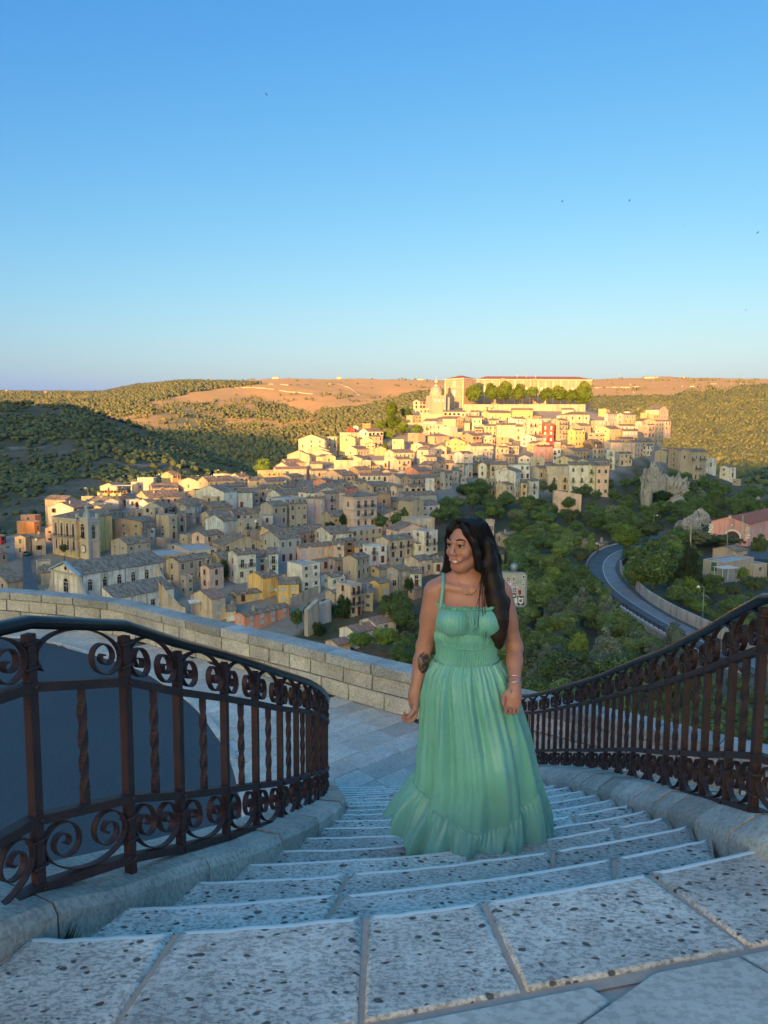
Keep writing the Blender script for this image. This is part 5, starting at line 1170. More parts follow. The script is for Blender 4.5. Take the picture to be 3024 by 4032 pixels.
# row on the college terrace
TL=['small round tree at the left end of the terrace row','terrace tree second from the left, beside the first gap','terrace tree third from the left','terrace tree fourth from the left, with a dark lower crown','paler terrace tree with its bare trunk showing','terrace tree just right of the pale one','terrace tree third from the right end of the row','low terrace tree second from the right','tallest terrace tree at the right end of the row']
for (x,w_,t_,b_,k),l in zip([(1868,78,1507,1592,'terrace'),(1936,60,1503,1588,'terrace'),(1988,86,1498,1590,'terrace'),(2042,66,1506,1590,'terrace'),(2097,60,1514,1575,'lime'),(2152,62,1522,1590,'terrace'),(2200,76,1515,1590,'terrace'),(2248,66,1530,1592,'terrace'),(2298,82,1496,1610,'terrace')],TL): tree(k,x,t_,b_,w_,D=572,label=l,ground=2.0)
# sunlit trees left of the domed church, and others in town
for q in [('terrace',1542,1580,1650,66,520,'tall sunlit tree left of the domed church'),('terrace',1545,1632,1700,78,505,'sunlit tree just below the tall one left of the domed church'),('broad',1600,1600,1650,50,535,'shaded dark tree between the sunlit tree and the church houses'),('terrace',1500,1650,1700,52,500,'rounded sunlit tree left of the hillside grove'),('terrace',1530,1690,1760,60,490,'sunlit tree at the foot of the grove above the yellow house'),
 ('lime',1478,1672,1712,40,505,'small sunlit yellow-green tree at the left edge of the grove'),('terrace',1585,1660,1712,70,495,'sunlit bushy tree right of the grove'),('lime',1640,1668,1710,52,488,'pale yellow-green bush in the garden under the church'),('scrub',1440,1688,1712,60,500,'low sunlit hedge left of the grove'),('terrace',1515,1738,1790,34,455,'small sunlit tree between roofs below the grove'),
 ('lime',1036,1802,1880,96,408,'bright yellow-green sunlit tree behind the grey roofs on the left'),('scrub',1360,1795,1832,34,420,'small green bush between sunlit walls in mid town'),
 ('broad',1490,2015,2085,76,281,'olive-dark tree beside the palazzo wall'),('broad',1560,2010,2075,80,284,'dark tree right of the palazzo trees'),('broad',1595,1995,2060,52,286,'rightmost dark tree of the palazzo garden'),('ivy',1350,2015,2080,30,276,'ivy column left of the palazzo corner'),('ivy',1300,2050,2085,44,275,'dark shrub on the wall left of the palazzo'),('ivy',1385,2080,2115,26,271,'small ivy clump below the palazzo corner'),
 ('broad',1160,2085,2150,90,262,'dark green tree mass below the central grey houses'),('broad',1100,2115,2165,70,258,'dark bush in front of the pale blue houses'),('broad',1120,2150,2200,52,252,'dark bush beside the long flight of steps in town'),('ivy',990,2200,2330,34,232,'dark ivy hanging between two white houses'),('ivy',880,2190,2300,40,222,'dark ivy cleft right of the pale pink terrace house'),('ivy',1245,2085,2120,36,268,'round dark shrub on the garden wall'),('ivy',1275,2090,2122,34,268,'second round dark shrub on the garden wall'),
 ('ivy',1350,2330,2470,84,193,'tall dark ivy cascade on the white balcony house'),('ivy',1290,2350,2450,70,192,'dark ivy mass left of the ivy cascade'),('broad',1215,2370,2440,56,188,'dark bush under the street wall'),('broad',1170,2390,2470,60,184,'dark tree right of the orange gable'),('ivy',1255,2440,2520,60,182,'bushes in the ruined garden above the parapet'),('broad',1560,2320,2460,160,186,'big dark green tree above the brown roofs'),('ivy',1610,2270,2340,44,196,'dark creeper on the stained grey house'),
 ('lime',1420,2478,2560,120,168,'bright green tree right of the brown-roofed white house'),('lime',1520,2455,2560,120,170,'bright green tree left of the woman'),('broad',1590,2480,2590,90,165,'mid green tree just left of the woman arm'),('scrub',570,2120,2150,30,255,'small bush beside the big brown stone house'),('scrub',250,2140,2180,36,245,'small bush left of the clock tower'),('scrub',710,2140,2165,30,255,'potted shrubs on a town terrace'),('lime',30,2150,2180,26,260,'small sunlit yellow bush at the left edge'),
 ('broad',1880,1885,1965,130,340,'dark spreading tree below the grey ruined house'),('ivy',1830,1900,1960,70,345,'shaded ivy slope under the houses'),('broad',1765,1950,2030,90,330,'dark bushes left above the woman head'),('broad',1700,1975,2040,110,318,'dark ivy covered slope right of the stone brick house')]: tree(q[0],q[1],q[2],q[3],q[4],D=q[5],label=q[6])
# valley trees that can be told apart
for q in [('pine',2030,2095,2190,120,None,'pale green pine behind the roadside sign'),('pine',2110,2065,2150,110,None,'tallest pale green pine above the campanile church'),('pine',2210,2070,2160,110,None,'pale green pine left of the road bend'),('pine',2265,2085,2170,80,None,'pine right of the pale green group'),('pinec',2330,2090,2180,70,None,'pointed pine beside the bend of the road'),('cypress',1990,2165,2250,24,None,'slim dark cypress beside the small white house'),
 ('pine',2070,2260,2420,150,None,'broad green pine right of the roadside sign'),('pine',2150,2280,2420,130,None,'second broad green pine right of the sign'),('silver',2290,2290,2460,130,None,'silvery conifer left of the guard rail'),('silver',2390,2330,2480,120,None,'silvery conifer below the guard rail'),('silver',2160,2510,2690,150,None,'large silvery conifer above the right railing'),('silver',2390,2440,2660,170,None,'tallest silvery conifer in the foreground valley'),('silver',2660,2430,2560,120,None,'silvery conifer in front of the road'),
 ('lime',2280,2480,2640,90,None,'yellow-green tree between two silvery conifers'),('pine',2150,2420,2520,120,None,'green pine between the silvery conifers'),('broad',2480,2410,2560,130,None,'dark broadleaf tree below the guard rail'),('silver',2570,2520,2620,110,None,'small silvery conifer behind the railing'),('broad',2060,2450,2600,110,None,'dark silvery-green tree right of the woman arm'),
 ('lime',2460,2040,2180,120,None,'tall yellow-green tree at the inner side of the road bend'),('broad',2570,2110,2340,190,None,'large dark green tree inside the road bend'),('fir',2710,2100,2340,130,None,'tall dark fir above the road wall'),('broad',2500,2200,2330,110,None,'dark green tree next to the road wall'),('olive',2740,2085,2150,110,None,'feathery reed clump beside the utility pole'),('scrub',2850,2105,2150,160,None,'green hedge in front of the pink farmhouse'),('lime',2925,2230,2300,60,None,'yellow-green bush beside the porch canopy'),
 ('broad',2790,2255,2330,100,None,'green bush below the concrete shed'),('broad',2720,2325,2400,90,None,'leafy bush on the bank above the road wall'),('broad',2890,2340,2430,130,None,'pale green fig-like tree above the right railing'),('scrub',2960,2260,2330,110,None,'green bushes right of the porch'),('broad',2990,2100,2200,70,None,'dark tree at the right edge beside the gate'),('olive',2425,1990,2050,110,None,'dry feathery reeds under the cliff'),('olive',2040,2000,2060,80,None,'drooping reeds at the edge of the green belt'),
 ('olive',2140,1885,1945,36,325,'palm tree with a shaggy trunk between the white houses'),('broad',2335,1870,1935,110,372,'green creeper slope below the white balcony house'),('broad',2300,1905,1965,70,350,'bushy tree right of the beige garden wall'),('ivy',2610,1925,1985,90,None,'dark bushes at the foot of the pale cliff'),('ivy',2700,1905,1960,70,None,'dark bushes right of the broad rock face'),('ivy',2520,1880,1930,60,None,'dark ivy left of the pale cliff'),('broad',2660,1850,1890,60,None,'small dark trees on top of the rock face'),('broad',2175,1895,1950,44,330,'small tree between the palm and the balcony house')]: tree(q[0],q[1],q[2],q[3],q[4],D=q[5],label=q[6])
# the rest of the green belt, planted on the valley ground
ROADP=[(2310,2250),(2334,2300),(2442,2381),(2611,2486),(2800,2575),(3024,2665)]; ROADQ=[(2442,2239),(2462,2286),(2544,2361),(2645,2422),(2774,2483),(2900,2530),(3024,2580)]
def on_road(px,pyb):
    if not 2150<pyb<2700 or px<2285: return False
    lo=float(np.interp(px,[p[0] for p in ROADP],[p[1] for p in ROADP])); hi=float(np.interp(px,[p[0] for p in ROADQ],[p[1] for p in ROADQ])) if px>2442 else 2160
    return hi-14<pyb<lo+14
NL={}
def zone(px,py):
    if py<2075: return 'of the green belt under the town walls'
    if px>2420 and py<2330: return 'on the slope between the road and the cliff'
    if py<2330: return 'in the valley between the town and the road'
    return 'on the near slope below the parapet'
placed=[]; TREES=[]
for k in range(4200):
    px=rt.uniform(1560,3090); py=1890+ (2950-1890)*rt.random()**1.5; D=Dg(px,py)
    if px<1560 or (px<1840 and 2060<py<2480): continue
    if px<1660 and py<2480: continue
    top=float(np.interp(px,[1640,1900,2030,2180,2290,2400,2500,2600,2700,2850,3024],[1985,1975,1975,1975,1960,1915,1880,1900,1890,1920,1960]))
    if py<top+12: continue
    s=D/FPX; wpx=rt.uniform(5.5,8.5)/s; hpx=wpx*rt.uniform(.7,.95); 
    if py>2500: wpx*=.85;hpx*=.8
    if 2625<px<3090 and py>2060 and py-hpx<2470:
        if py<2500 and px>2720: wpx*=.5; hpx*=.38
        if 2080<py<2140 or (2770<px<3060 and 2140<py<2290): continue
    if 1915<px<2020 and 2050<py<2260: continue
    if on_road(px,py) or on_road(px,py-hpx*.6) or on_road(px-wpx*.35,py-hpx*.5) or on_road(px-wpx*.3,py): continue
    if py>2480 and px>2560: wpx*=.6; hpx*=.45
    p=W(px,py,D); rad=wpx*s*.5
    if any((p.x-q[0])**2+(p.y-q[1])**2<((rad+q[2])*.60)**2 for q in placed): continue
    placed.append((p.x,p.y,rad))
    if len(placed)>360: break
    z=zone(px,py)
    kd=rt.choices(['broad','pine','silver','lime','scrub','pinec'],[6,2.2,(2.6 if py>2250 else .3),.5,.8,1.0] if py>2100 else [9,.5,.2,.25,.8,.2])[0]
    ad={'broad':'dark leafy tree','pine':'green rounded pine','silver':'silver-grey conifer','lime':'lighter green tree','scrub':'low dense shrub','pinec':'pointed green pine'}[kd]
    TREES.append((kd,px,py-hpx,py,wpx,D,ad,z))
REFS=[('road bend',2330,2230),('roadside sign',2030,2310),('guard rail',2480,2420),('farmhouse hedge',2850,2130),('tall dark fir',2710,2230),('road wall street lamp',2766,2400),('campanile',1928,2100),('beige garden wall',2232,1990),('pale cliff',2590,1900),('right railing top',2500,2640),('concrete shed',2820,2250),('tallest silvery conifer',2390,2550),('palm tree',2140,1920),('balcony house creeper',2335,1900),('large conifer above the railing',2160,2600),('dark tree inside the bend',2570,2230),('spreading tree below the ruin',1880,1925),('boulders by the lamps',2740,2050),('woman',1850,2500),('rocky bank',2720,2080),('right frame edge',3010,2150)]
def rl(dx,dy):
    a=abs(dx);b=abs(dy)
    if a<b*.45: return 'above' if dy<0 else 'below'
    if b<a*.45: return 'right of' if dx>0 else 'left of'
    return ('upper ' if dy<0 else 'lower ')+('right of' if dx>0 else 'left of')
tu={}
for (kd,px,t_,b_,wpx,D,ad,z) in TREES:
    y=(t_+b_)/2; L=sorted(REFS,key=lambda l:(l[1]-px)**2+(l[2]-y)**2); lab=None
    for sz in ('','big ','small '):
        if (sz=='big ' and wpx<85) or (sz=='small ' and wpx>75): continue
        for l in L[:4]:
            d=math.hypot(l[1]-px,l[2]-y); pre='close ' if d<60 else ('' if d<150 else 'well ')
            q=f'{sz}{ad}, {pre}{rl(px-l[1],y-l[2])} the {l[0]}'
            if q not in tu: lab=q;break
        if lab: break
    if not lab:
        for l in L[1:]:
            lab=f'{ad} between the {L[0][0]} and the {l[0]}'
            if lab not in tu: break
    tu[lab]=1; tree(kd,px,t_,b_,wpx,D=D,label=lab,group=f'{ad}s {z}')
# ---- scrub and forests that nobody could count
def ico(sub):
    bm=bmesh.new(); bmesh.ops.create_icosphere(bm,subdivisions=sub,radius=1); V=np.array([v.co[:] for v in bm.verts]); F=np.array([[v.index for v in f.verts] for f in bm.faces]); bm.free(); return V,F
def scatter(name,pts,sizes,mat,sub,label,squash=.8,seed=1,lean=1.0):
    V0,F0=ico(sub); g=np.random.default_rng(seed); N=len(pts); n=len(V0)
    variants=[V0*(1+.28*g.normal(size=(n,1))) for _ in range(12)]
    A=np.empty((N,n,3)); T=np.empty((N,n))
    for i,(p,s) in enumerate(zip(pts,sizes)):
        v=variants[i%12]; an=g.uniform(0,6.28); c,q=math.cos(an),math.sin(an); sx=s*g.uniform(.8,1.2)
        A[i,:,0]=(v[:,0]*c-v[:,1]*q)*sx+p[0]; A[i,:,1]=(v[:,0]*q+v[:,1]*c)*sx+p[1]; A[i,:,2]=v[:,2]*s*squash*g.uniform(.8,1.25)+p[2]+s*squash*.55; T[i]=np.clip(g.uniform(.05,.75)+v[:,2]*.18,0,1)
    F=(F0[None]+(np.arange(N)*n)[:,None,None]).reshape(-1,3); me=np_mesh(name,A.reshape(-1,3),F,T.ravel()); o=mesh_obj(name,me,mat); o['kind']='stuff'; tag(o,label,'vegetation'); return o
def sample(fn,x0,x1,n,dens,seed,t0=0,t1=1,nx=170,ny=110):
    g=np.random.default_rng(seed); xs=np.linspace(x0,x1,nx+1); ts=np.linspace(t0,t1,ny+1)
    P=np.array([[tuple(fn(float(x),float(t))) for x in xs] for t in ts]); A=P[:-1,:-1];B=P[:-1,1:];C=P[1:,:-1];Dd=P[1:,1:]
    area=np.linalg.norm(np.cross(B-A,C-A),axis=2)
    Wt=np.zeros((ny,nx))
    for i in range(ny):
        for j in range(nx):
            c=(A[i,j]+Dd[i,j])/2; qx,qy=proj(c)
            if -120<qx<3150: Wt[i,j]=area[i,j]*dens(qx,qy,Vector(c))
    Wt=Wt.ravel()/Wt.sum(); idx=g.choice(nx*ny,size=n,p=Wt); u=g.uniform(0,1,(n,1));v=g.uniform(0,1,(n,1))
    a=A.reshape(-1,3)[idx];b=B.reshape(-1,3)[idx];c=C.reshape(-1,3)[idx];d=Dd.reshape(-1,3)[idx]
    Q=(a*(1-u)+b*u)*(1-v)+(c*(1-u)+d*u)*v; return [Vector(q) for q in Q]
nz=lambda p,s,o=0: mnoise.fractal(Vector((p.x*s+o,p.y*s,0)),1,2,4)
def d_lh(px,py,p):
    v=nz(p,.012); return .08+max(0,min(1,.5+v*2.2))
pts=sample(lh_fn,-120,1200,7500,d_lh,1,0,.80); g=random.Random(2)
scatter('hillside_scrub',pts,[g.uniform(1.0,2.3)*(1.4 if nz(p,.01)>.2 else 1) for p in pts],M_L['scrub'],2,'dark green scrub bushes dotted over the shaded left hillside',.75,3)
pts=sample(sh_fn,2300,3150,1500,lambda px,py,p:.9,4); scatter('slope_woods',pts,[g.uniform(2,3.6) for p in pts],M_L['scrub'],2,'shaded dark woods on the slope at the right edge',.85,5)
I=lambda x,P: float(np.interp(x,[a for a,_ in P],[b for _,b in P]))
def d_mh(px,py,p):
    if 340<px<1020 and I(px,[(340,1548),(480,1528),(560,1512),(740,1500),(1020,1507)])<py<I(px,[(340,1600),(600,1580),(760,1545),(900,1525),(1020,1512)]): return .95
    if px>1000 and py>I(px,[(1000,1600),(1150,1600),(1300,1612),(1420,1600),(1600,1555),(1750,1535)]) and px>1250: return 1.0
    if py>1700: return 1.0
    if 600<px<880 and py>1590: return .16+max(0,nz(p,.006))*.6
    if py>I(px,[(350,1575),(600,1590),(760,1600),(850,1575),(1000,1565),(1100,1590),(1250,1640)]): return .9 if nz(p,.005,7)>-.12 else .15
    if px<350: return .5 if nz(p,.004)>.0 else .05
    return .003+ (.05 if nz(p,.003,3)>.42 else 0)
def wood_attr(oname,df):
    o=bpy.data.objects[oname]; vals=[]
    for v in o.data.vertices:
        q=proj(v.co); vals.append(max(0,min(1,df(q[0],q[1],v.co))) if -300<q[0]<3300 else .6)
    a=o.data.attributes.new('wood','FLOAT','POINT'); a.data.foreach_set('value',vals)
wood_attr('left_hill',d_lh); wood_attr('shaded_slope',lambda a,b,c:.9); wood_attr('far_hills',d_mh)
pts=sample(mh_fn,-150,2000,26000,d_mh,6,.05,.86)
scatter('far_forest',pts,[g.uniform(2.9,5.2)*(1.2 if (p.y>2600) else 1) for p in pts],M_L['forest'],1,'pine woods covering the far ravine sides below the plateau',1.15,7)
def d_rh(px,py,p):
    up=I(px,[(2330,1572),(2500,1568),(2650,1566),(2690,1552),(2850,1552),(2900,1532),(3024,1524),(3600,1515)])
    if py>up: return 1.0 if not(2480<px<2640 and 1590<py<1760 and nz(p,.012)<.05) else .2
    return .001+(.03 if nz(p,.004,5)>.42 else 0)
wood_attr('right_hills',d_rh)
pts=sample(rh_fn,2150,3150,26000,d_rh,8,.04,.80)
scatter('right_forest',pts,[g.uniform(2.6,4.6) for p in pts],M_L['forest'],1,'sunlit pine forest covering the right hill',1.25,9)
# ================================================================ ROAD IN THE VALLEY
ZV=-33.2
M_ROAD=asphalt_mat('valley_asphalt',(.055,.070,.078),(.10,.115,.12),.15)
M_LANE=asphalt_mat('worn_asphalt',(.16,.175,.18),(.25,.265,.27),.2)
M_CONC=wall_mat('concrete_wall',(.52,.47,.38),.35,(.30,.28,.25),.6)
outer=[(2520,2128),(2460,2138),(2400,2152),(2345,2178),(2315,2212),(2308,2250),(2320,2290),(2360,2330),(2442,2386),(2530,2444),(2611,2492),(2720,2550),(2850,2620),(3024,2712),(3300,2850)]
inner=[(2540,2168),(2490,2180),(2452,2205),(2440,2232),(2445,2258),(2470,2292),(2510,2330),(2552,2366),(2645,2424),(2774,2487),(2860,2525),(2940,2560),(3024,2598),(3150,2660),(3300,2735)]
def dens(P,k=8):
    Q=resample([tuple(onz(x,y,ZV)) for x,y in P],3.0); return Q
def match(A,B,n):
    def even(P):
        d=[0]
        for a,b in zip(P[:-1],P[1:]): d.append(d[-1]+(b-a).length)
        return [Vector([float(np.interp(t,d,[p[c] for p in P])) for c in range(3)]) for t in np.linspace(0,d[-1],n)]
    return even(A),even(B)
OA=resample([tuple(onz(x,y,ZV)) for x,y in outer],2.0); IB=resample([tuple(onz(x,y,ZV)) for x,y in inner],2.0)
OA,IB=match(OA,IB,90)
def ribbon(name,A,B,z,mat,parent=None,kind=None):
    V=[];F=[]
    for a,b in zip(A,B): V+=[(a.x,a.y,a.z+z),(b.x,b.y,b.z+z)]
    F=[(2*k,2*k+1,2*k+3,2*k+2) for k in range(len(A)-1)]
    o=mk(name,V,F,mat,parent); 
    if kind: o['kind']=kind
    return o
ribbon('road',OA,IB,0.0,M_ROAD,None,'structure')
L1=[a.lerp(b,.50) for a,b in zip(OA,IB)]; L2=[a.lerp(b,.86) for a,b in zip(OA,IB)]
ribbon('worn_lane',L1,L2,.006,M_LANE,None,'structure')
C1=[a.lerp(b,.475) for a,b in zip(OA,IB)]; C2=[a.lerp(b,.495) for a,b in zip(OA,IB)]
ribbon('road_marking',C1,C2,.012,plain('road_paint',(.6,.6,.58),.7),None,'structure')
# verge under the road and the embankment
EV=[a+(a-b).normalized()*.9 for a,b in zip(OA,IB)]; EW=[b+(b-a).normalized()*.2 for a,b in zip(OA,IB)]
ribbon('embankment',EV,EW,-.05,M_CONC,None,'structure')
V=[];F=[]
for p in EV: V+=[(p.x,p.y,p.z+.15),(p.x,p.y,p.z-7)]
F=[(2*k,2*k+2,2*k+3,2*k+1) for k in range(len(EV)-1)]
r=empty('road_retaining_wall',EV[30],0,'stone retaining wall holding up the outer edge of the valley road','wall'); o=mk('masonry',[Vector(v)-r.location for v in V],F,M_CONC,r)
# inner pale wall
r=empty('road_wall',IB[40],0,'pale concrete wall following the inside of the curved valley road','wall'); V=[];F=[]
for k in range(16,len(IB)):
    p=IB[k]; n=(IB[k]-OA[k]).normalized(); h=2.1*min(1,(k-15)/8)
    for o_,z in((0,0),(.05,h),(.45,h),(.5,-1)): q=p+n*o_; V.append(Vector((q.x,q.y,p.z+z))-r.location)
K=len(V)//4
for k in range(K-1):
    for e in range(3): F.append((4*k+e,4*(k+1)+e,4*(k+1)+e+1,4*k+e+1))
mk('masonry',V,F,M_CONC,r)
# guard rail: plinth, rusty posts and rails
M_GR=plain('rusty_guard',(.09,.035,.03),.7,var=.3); M_PL=plain('whitewashed_plinth',(.62,.60,.56),.8,var=.2)
r=empty('guard_rail',OA[40],0,'rusty guard rail on a white plinth along the outside of the curved road','guard rail')
def swp(P,n0,n1,z0,z1,nm,mat):
    V=[];F=[]
    for k,p in enumerate(P):
        n=(EV[k]-OA[k]).normalized()
        for o_,z in((n0,z0),(n0,z1),(n1,z1),(n1,z0)): q=p+n*o_; V.append(Vector((q.x,q.y,p.z+z))-r.location)
    for k in range(len(P)-1):
        for e in range(4): F.append((4*k+e,4*(k+1)+e,4*(k+1)+(e+1)%4,4*k+(e+1)%4))
    mk(nm,V,F,mat,r)
swp(OA,.15,.55,0,.42,'plinth',M_PL); swp(OA,.28,.36,.95,1.12,'rail',M_GR); swp(OA,.28,.36,.62,.74,'rail',M_GR)
for k in range(2,len(OA)-1):
    p=OA[k]+(EV[k]-OA[k]).normalized()*.32-r.location
    m=MB(); m.box((p.x,p.y,p.z+.72),(.16,.16,.95)); m.build('post',M_GR,r)
# upper road in front of the farmhouse, seen as a blue strip
U=[(2600,2112),(2700,2116),(2780,2112),(2860,2120)]; p=[W(x,y,248) for x,y in U]; 
zr=p[1].z
q=[onz(x,y,zr) for x,y in [(2560,2122),(2700,2122),(2860,2126),(2860,2108),(2700,2106),(2560,2108)]]
o=mk('upper_road',q,[(0,1,2,3,4,5)],M_ROAD); o['kind']='structure'
z2=W(2985,2185,205).z
o=mk('forecourt',[onz(x,y,z2) for x,y in [(2925,2200),(3150,2206),(3150,2168),(2930,2162)]],[(0,1,2,3)],M_ROAD); o['kind']='structure'
M_STEEL=plain('galvanised_steel',(.34,.38,.38),.45,metal=.6); M_GREENP=plain('green_painted_steel',(.20,.34,.32),.5)
def lamp(px,pyt,pyb,D,label,side=-1,mat=M_STEEL,head=True,pole=False):
    C=W(px,pyb,D); H=zat(px,pyt,D)-C.z; r=empty('street_lamp' if head else 'utility_pole',C,0,label,'street lamp' if head else 'pole')
    m=MB(); m.tube([(0,0,-1),(0,0,H*.5),(0,0,H)],[.13,.10,.06] if head else [.26,.22,.17],8); m.build('pole',mat if head else M_CONC,r)
    if head:
        m=MB(); m.tube([(0,0,H-.1),(side*.4,0,H+.12),(side*.9,0,H+.05)],.045,6); m.build('arm',mat,r)
        m=MB(); m.tube([(side*.85,0,H+.16),(side*.95,0,H+.12),(side*1.15,0,H-.02),(side*1.15,0,H-.10)],[.12,.26,.34,.25],10); m.build('lamp_head',WM['white'],r)
    return r
lamp(2766,2312,2440,146,'blue-green street lamp with a white head beside the road wall',-1,M_GREENP)
lamp(2572,2030,2104,262,'thin street lamp left of the rocky bank',1); lamp(2733,2008,2100,250,'taller street lamp in front of the boulders',1); lamp(2756,2044,2098,248,'street lamp with a round white head left of the farmhouse',-1)
lamp(2863,2068,2146,225,'street lamp with a dark head standing before the pink farmhouse front',1)
lamp(2717,2052,2158,215,'pale concrete utility pole above the tall fir',1,head=False); lamp(2921,2028,2112,238,'pale utility pole at the right corner of the pink farmhouse front',1,head=False)
lamp(3009,1995,2030,300,'thin pole on the wooded slope at the right edge',1,head=False)
for i,(px,t,b,D,l) in enumerate([(347,1922,1950,335,'street lamp beside the sunlit lemon terrace'),(618,1868,1885,372,'lamp post above the left grey roofs'),(772,1873,1888,380,'second lamp post above the left grey roofs'),(825,1874,1890,382,'third lamp post above the left grey roofs'),(852,1852,1890,382,'tallest lamp post on the ridge left of the bright tree')]): lamp(px,t,b,D,l,1 if i!=0 else -1)
lamp(1322,2338,2402,196,'thin lamp post with a white globe among the ivy')
# street on the left with parked cars and a no-entry sign
M_ST=M_ROAD
P0=[(185,2380),(150,2315),(125,2250),(122,2200),(116,2160)]; P1=[(85,2380),(92,2315),(92,2250),(88,2200),(94,2160)]
ZT=-39.6
A_=[onz(x,y,ZT) for x,y in P0]; B_=[onz(x,y,ZT) for x,y in P1]
ribbon('town_street',A_,B_,.25,M_ST,None,'structure')
def car(loc,rz,mat,label):
    r=empty('parked_car',loc,rz,label,'car'); m=MB(); V=[]
    sec=[(-2.05,.35,.75,.78),(-1.95,.3,.95,.82),(-1.0,.28,1.0,.85),(.9,.28,.98,.85),(1.9,.3,.85,.8),(2.05,.38,.7,.7)]
    for x,z0,z1,hw in sec: V+=[(x,-hw,z0),(x,-hw,z1),(x,hw,z1),(x,hw,z0)]
    F=[(4*k+e,4*k+(e+1)%4,4*(k+1)+(e+1)%4,4*(k+1)+e) for k in range(5) for e in range(4)]+[(3,2,1,0),(20,21,22,23)]
    m.add(V,F); m.build('body',mat,r)
    m=MB(); m.prism([(-1.7,-.72,.95),(.75,-.72,.95),(.75,.72,.95),(-1.7,.72,.95)],[(-1.35,-.58,1.45),(.15,-.58,1.45),(.15,.58,1.45),(-1.35,.58,1.45)]); m.build('cabin',M_GLASS,r)
    m=MB(); m.box((-.6,0,1.46),(1.4,1.1,.04)); m.build('car_roof',mat,r)
    for x in(-1.3,1.3):
        for y in(-.78,.78): m=MB(); m.tube([(x,y-.1,.32),(x,y+.1,.32)],[.32,.32],14); m.build('wheel',M_IRON,r)
    for y in(-.55,.55): m=MB(); m.box((2.04,y,.62),(.08,.3,.14)); m.build('headlight',WM['white'],r); m=MB(); m.box((-2.04,y,.68),(.08,.25,.14)); m.build('tail_light',WM['red'],r)
cp=lambda x,y: onz(x,y,ZT)+Vector((0,0,.27))
car(cp(105,2190),R(100),plain('teal_paint',(.02,.13,.14),.3),'dark teal car parked in the narrow left street'); car(cp(113,2168),R(100),plain('grey_paint',(.10,.12,.16),.3),'blue-grey car parked behind the teal one')
car(W(1262,1778,455)+Vector((0,0,.8)),R(80),plain('black_paint',(.012,.014,.02),.3),'black car at the lower end of the shaded upper street'); car(W(1320,1768,465)+Vector((0,0,.8)),R(85),plain('dark_paint',(.03,.04,.05),.3),'dark car farther up the shaded upper street')
car(W(1875,1880,392)+Vector((0,0,.8)),R(10),plain('black_paint2',(.015,.015,.018),.3),'black car parked beside the white arched house'); car(W(2107,1742,478)+Vector((0,0,.8)),R(15),plain('white_paint',(.6,.62,.65),.3),'white car left of the bright red house')
C=cp(92,2195); r=empty('no_entry_sign',C,0,'round red no-entry sign on a pole in the left street','sign'); m=MB(); m.tube([(0,0,-1),(0,0,2.6)],.05,6); m.build('pole',M_STEEL,r)
m=MB(); m.tube([(0,-.02,2.9),(0,-.06,2.9)],[.42,.42],20); m.tube([(0,-.06,2.9),(0,-.065,2.9)],[.40,.40],20); sg=m.build('sign_disc',WM['red'],r); m=MB(); m.box((0,-.08,2.9),(.56,.02,.13)); m.build('white_bar',WM['white'],sg)
# long flight of steps in town
C0=W(1115,2245,240);C1=W(1142,2185,250); r=empty('town_steps',C0,0,'long flight of grey stone steps climbing between the houses in mid town','steps'); d=C1-C0
for k in range(22):
    p=d*(k/22); m=MB(); m.box((p.x,p.y,p.z+.1),(3.2,abs(d.y)/22*1.05+.05,.35)); m.build('step',WM['grey'],r)
# roof terrace of the lemon house: pergola and flower pots
C=W(438,1938,318); r=empty('pergola',C,R(20),'white pergola on the sunlit roof terrace at the left of town','pergola')
for x in(0,8):
    for y in(0,4): m=MB(); m.box((x,y,1.3),(.2,.2,2.6)); m.build('post',WM['white'],r)
m=MB(); m.box((4,2,2.65),(8.6,4.6,.15)); m.build('canopy',WM['white'],r)
r=empty('flower_pots',W(390,1944,316),R(-8),'row of flowering pots crowding the sunlit roof terrace','plants')
M_FL=plain('red_blossom',(.6,.10,.08),.7); g=random.Random(4)
for k in range(26):
    x,y=g.uniform(0,16)-3,g.uniform(0,5); m=MB(); m.tube([(x,y,0),(x,y,.5)],[.2,.28],7); pt=m.build('pot',M_ROOFB,r)
    m=MB(); m.tube([(x,y,.45),(x,y,.8),(x,y,1.2)],[.2,.5,.15],6); m.build('plant',g.choice([M_FL,M_L['lime'],M_L['terrace']]) if 'M_L' in globals() else M_FL,pt)
# awnings and canopies seen on houses
for px,py,D,w_,l,mt in [(1120,2322,208,9,'pale green corrugated canopy on the yellow house terrace',plain('green_sheet',(.50,.66,.60),.5)),(765,2368,193,5,'white awning sail on the cream house terrace',WM['white']),(1308,1892,385,5,'blue plastic awning beside the salmon cube house',plain('blue_plastic',(.10,.30,.60),.4)),(1655,1892,380,4.5,'white tin awning under the salmon terrace',M_WHITER)]:
    C=W(px,py,D); r=empty('awning',C,R(25),l,'awning'); m=MB(); m.box((0,0,0),(w_*D/FPX*9,2.6*D/FPX*12,.08),ax=(Vector((1,0,0)),Vector((0,.97,.25)),Vector((0,-.25,.97)))); m.build('canopy',mt,r)
    for x in(-1,1): m=MB(); q=w_*D/FPX*4.2; m.tube([(x*q,-1.0,-2.4),(x*q,-1.0,-.2)],.06,5); m.build('post',M_STEEL,r)
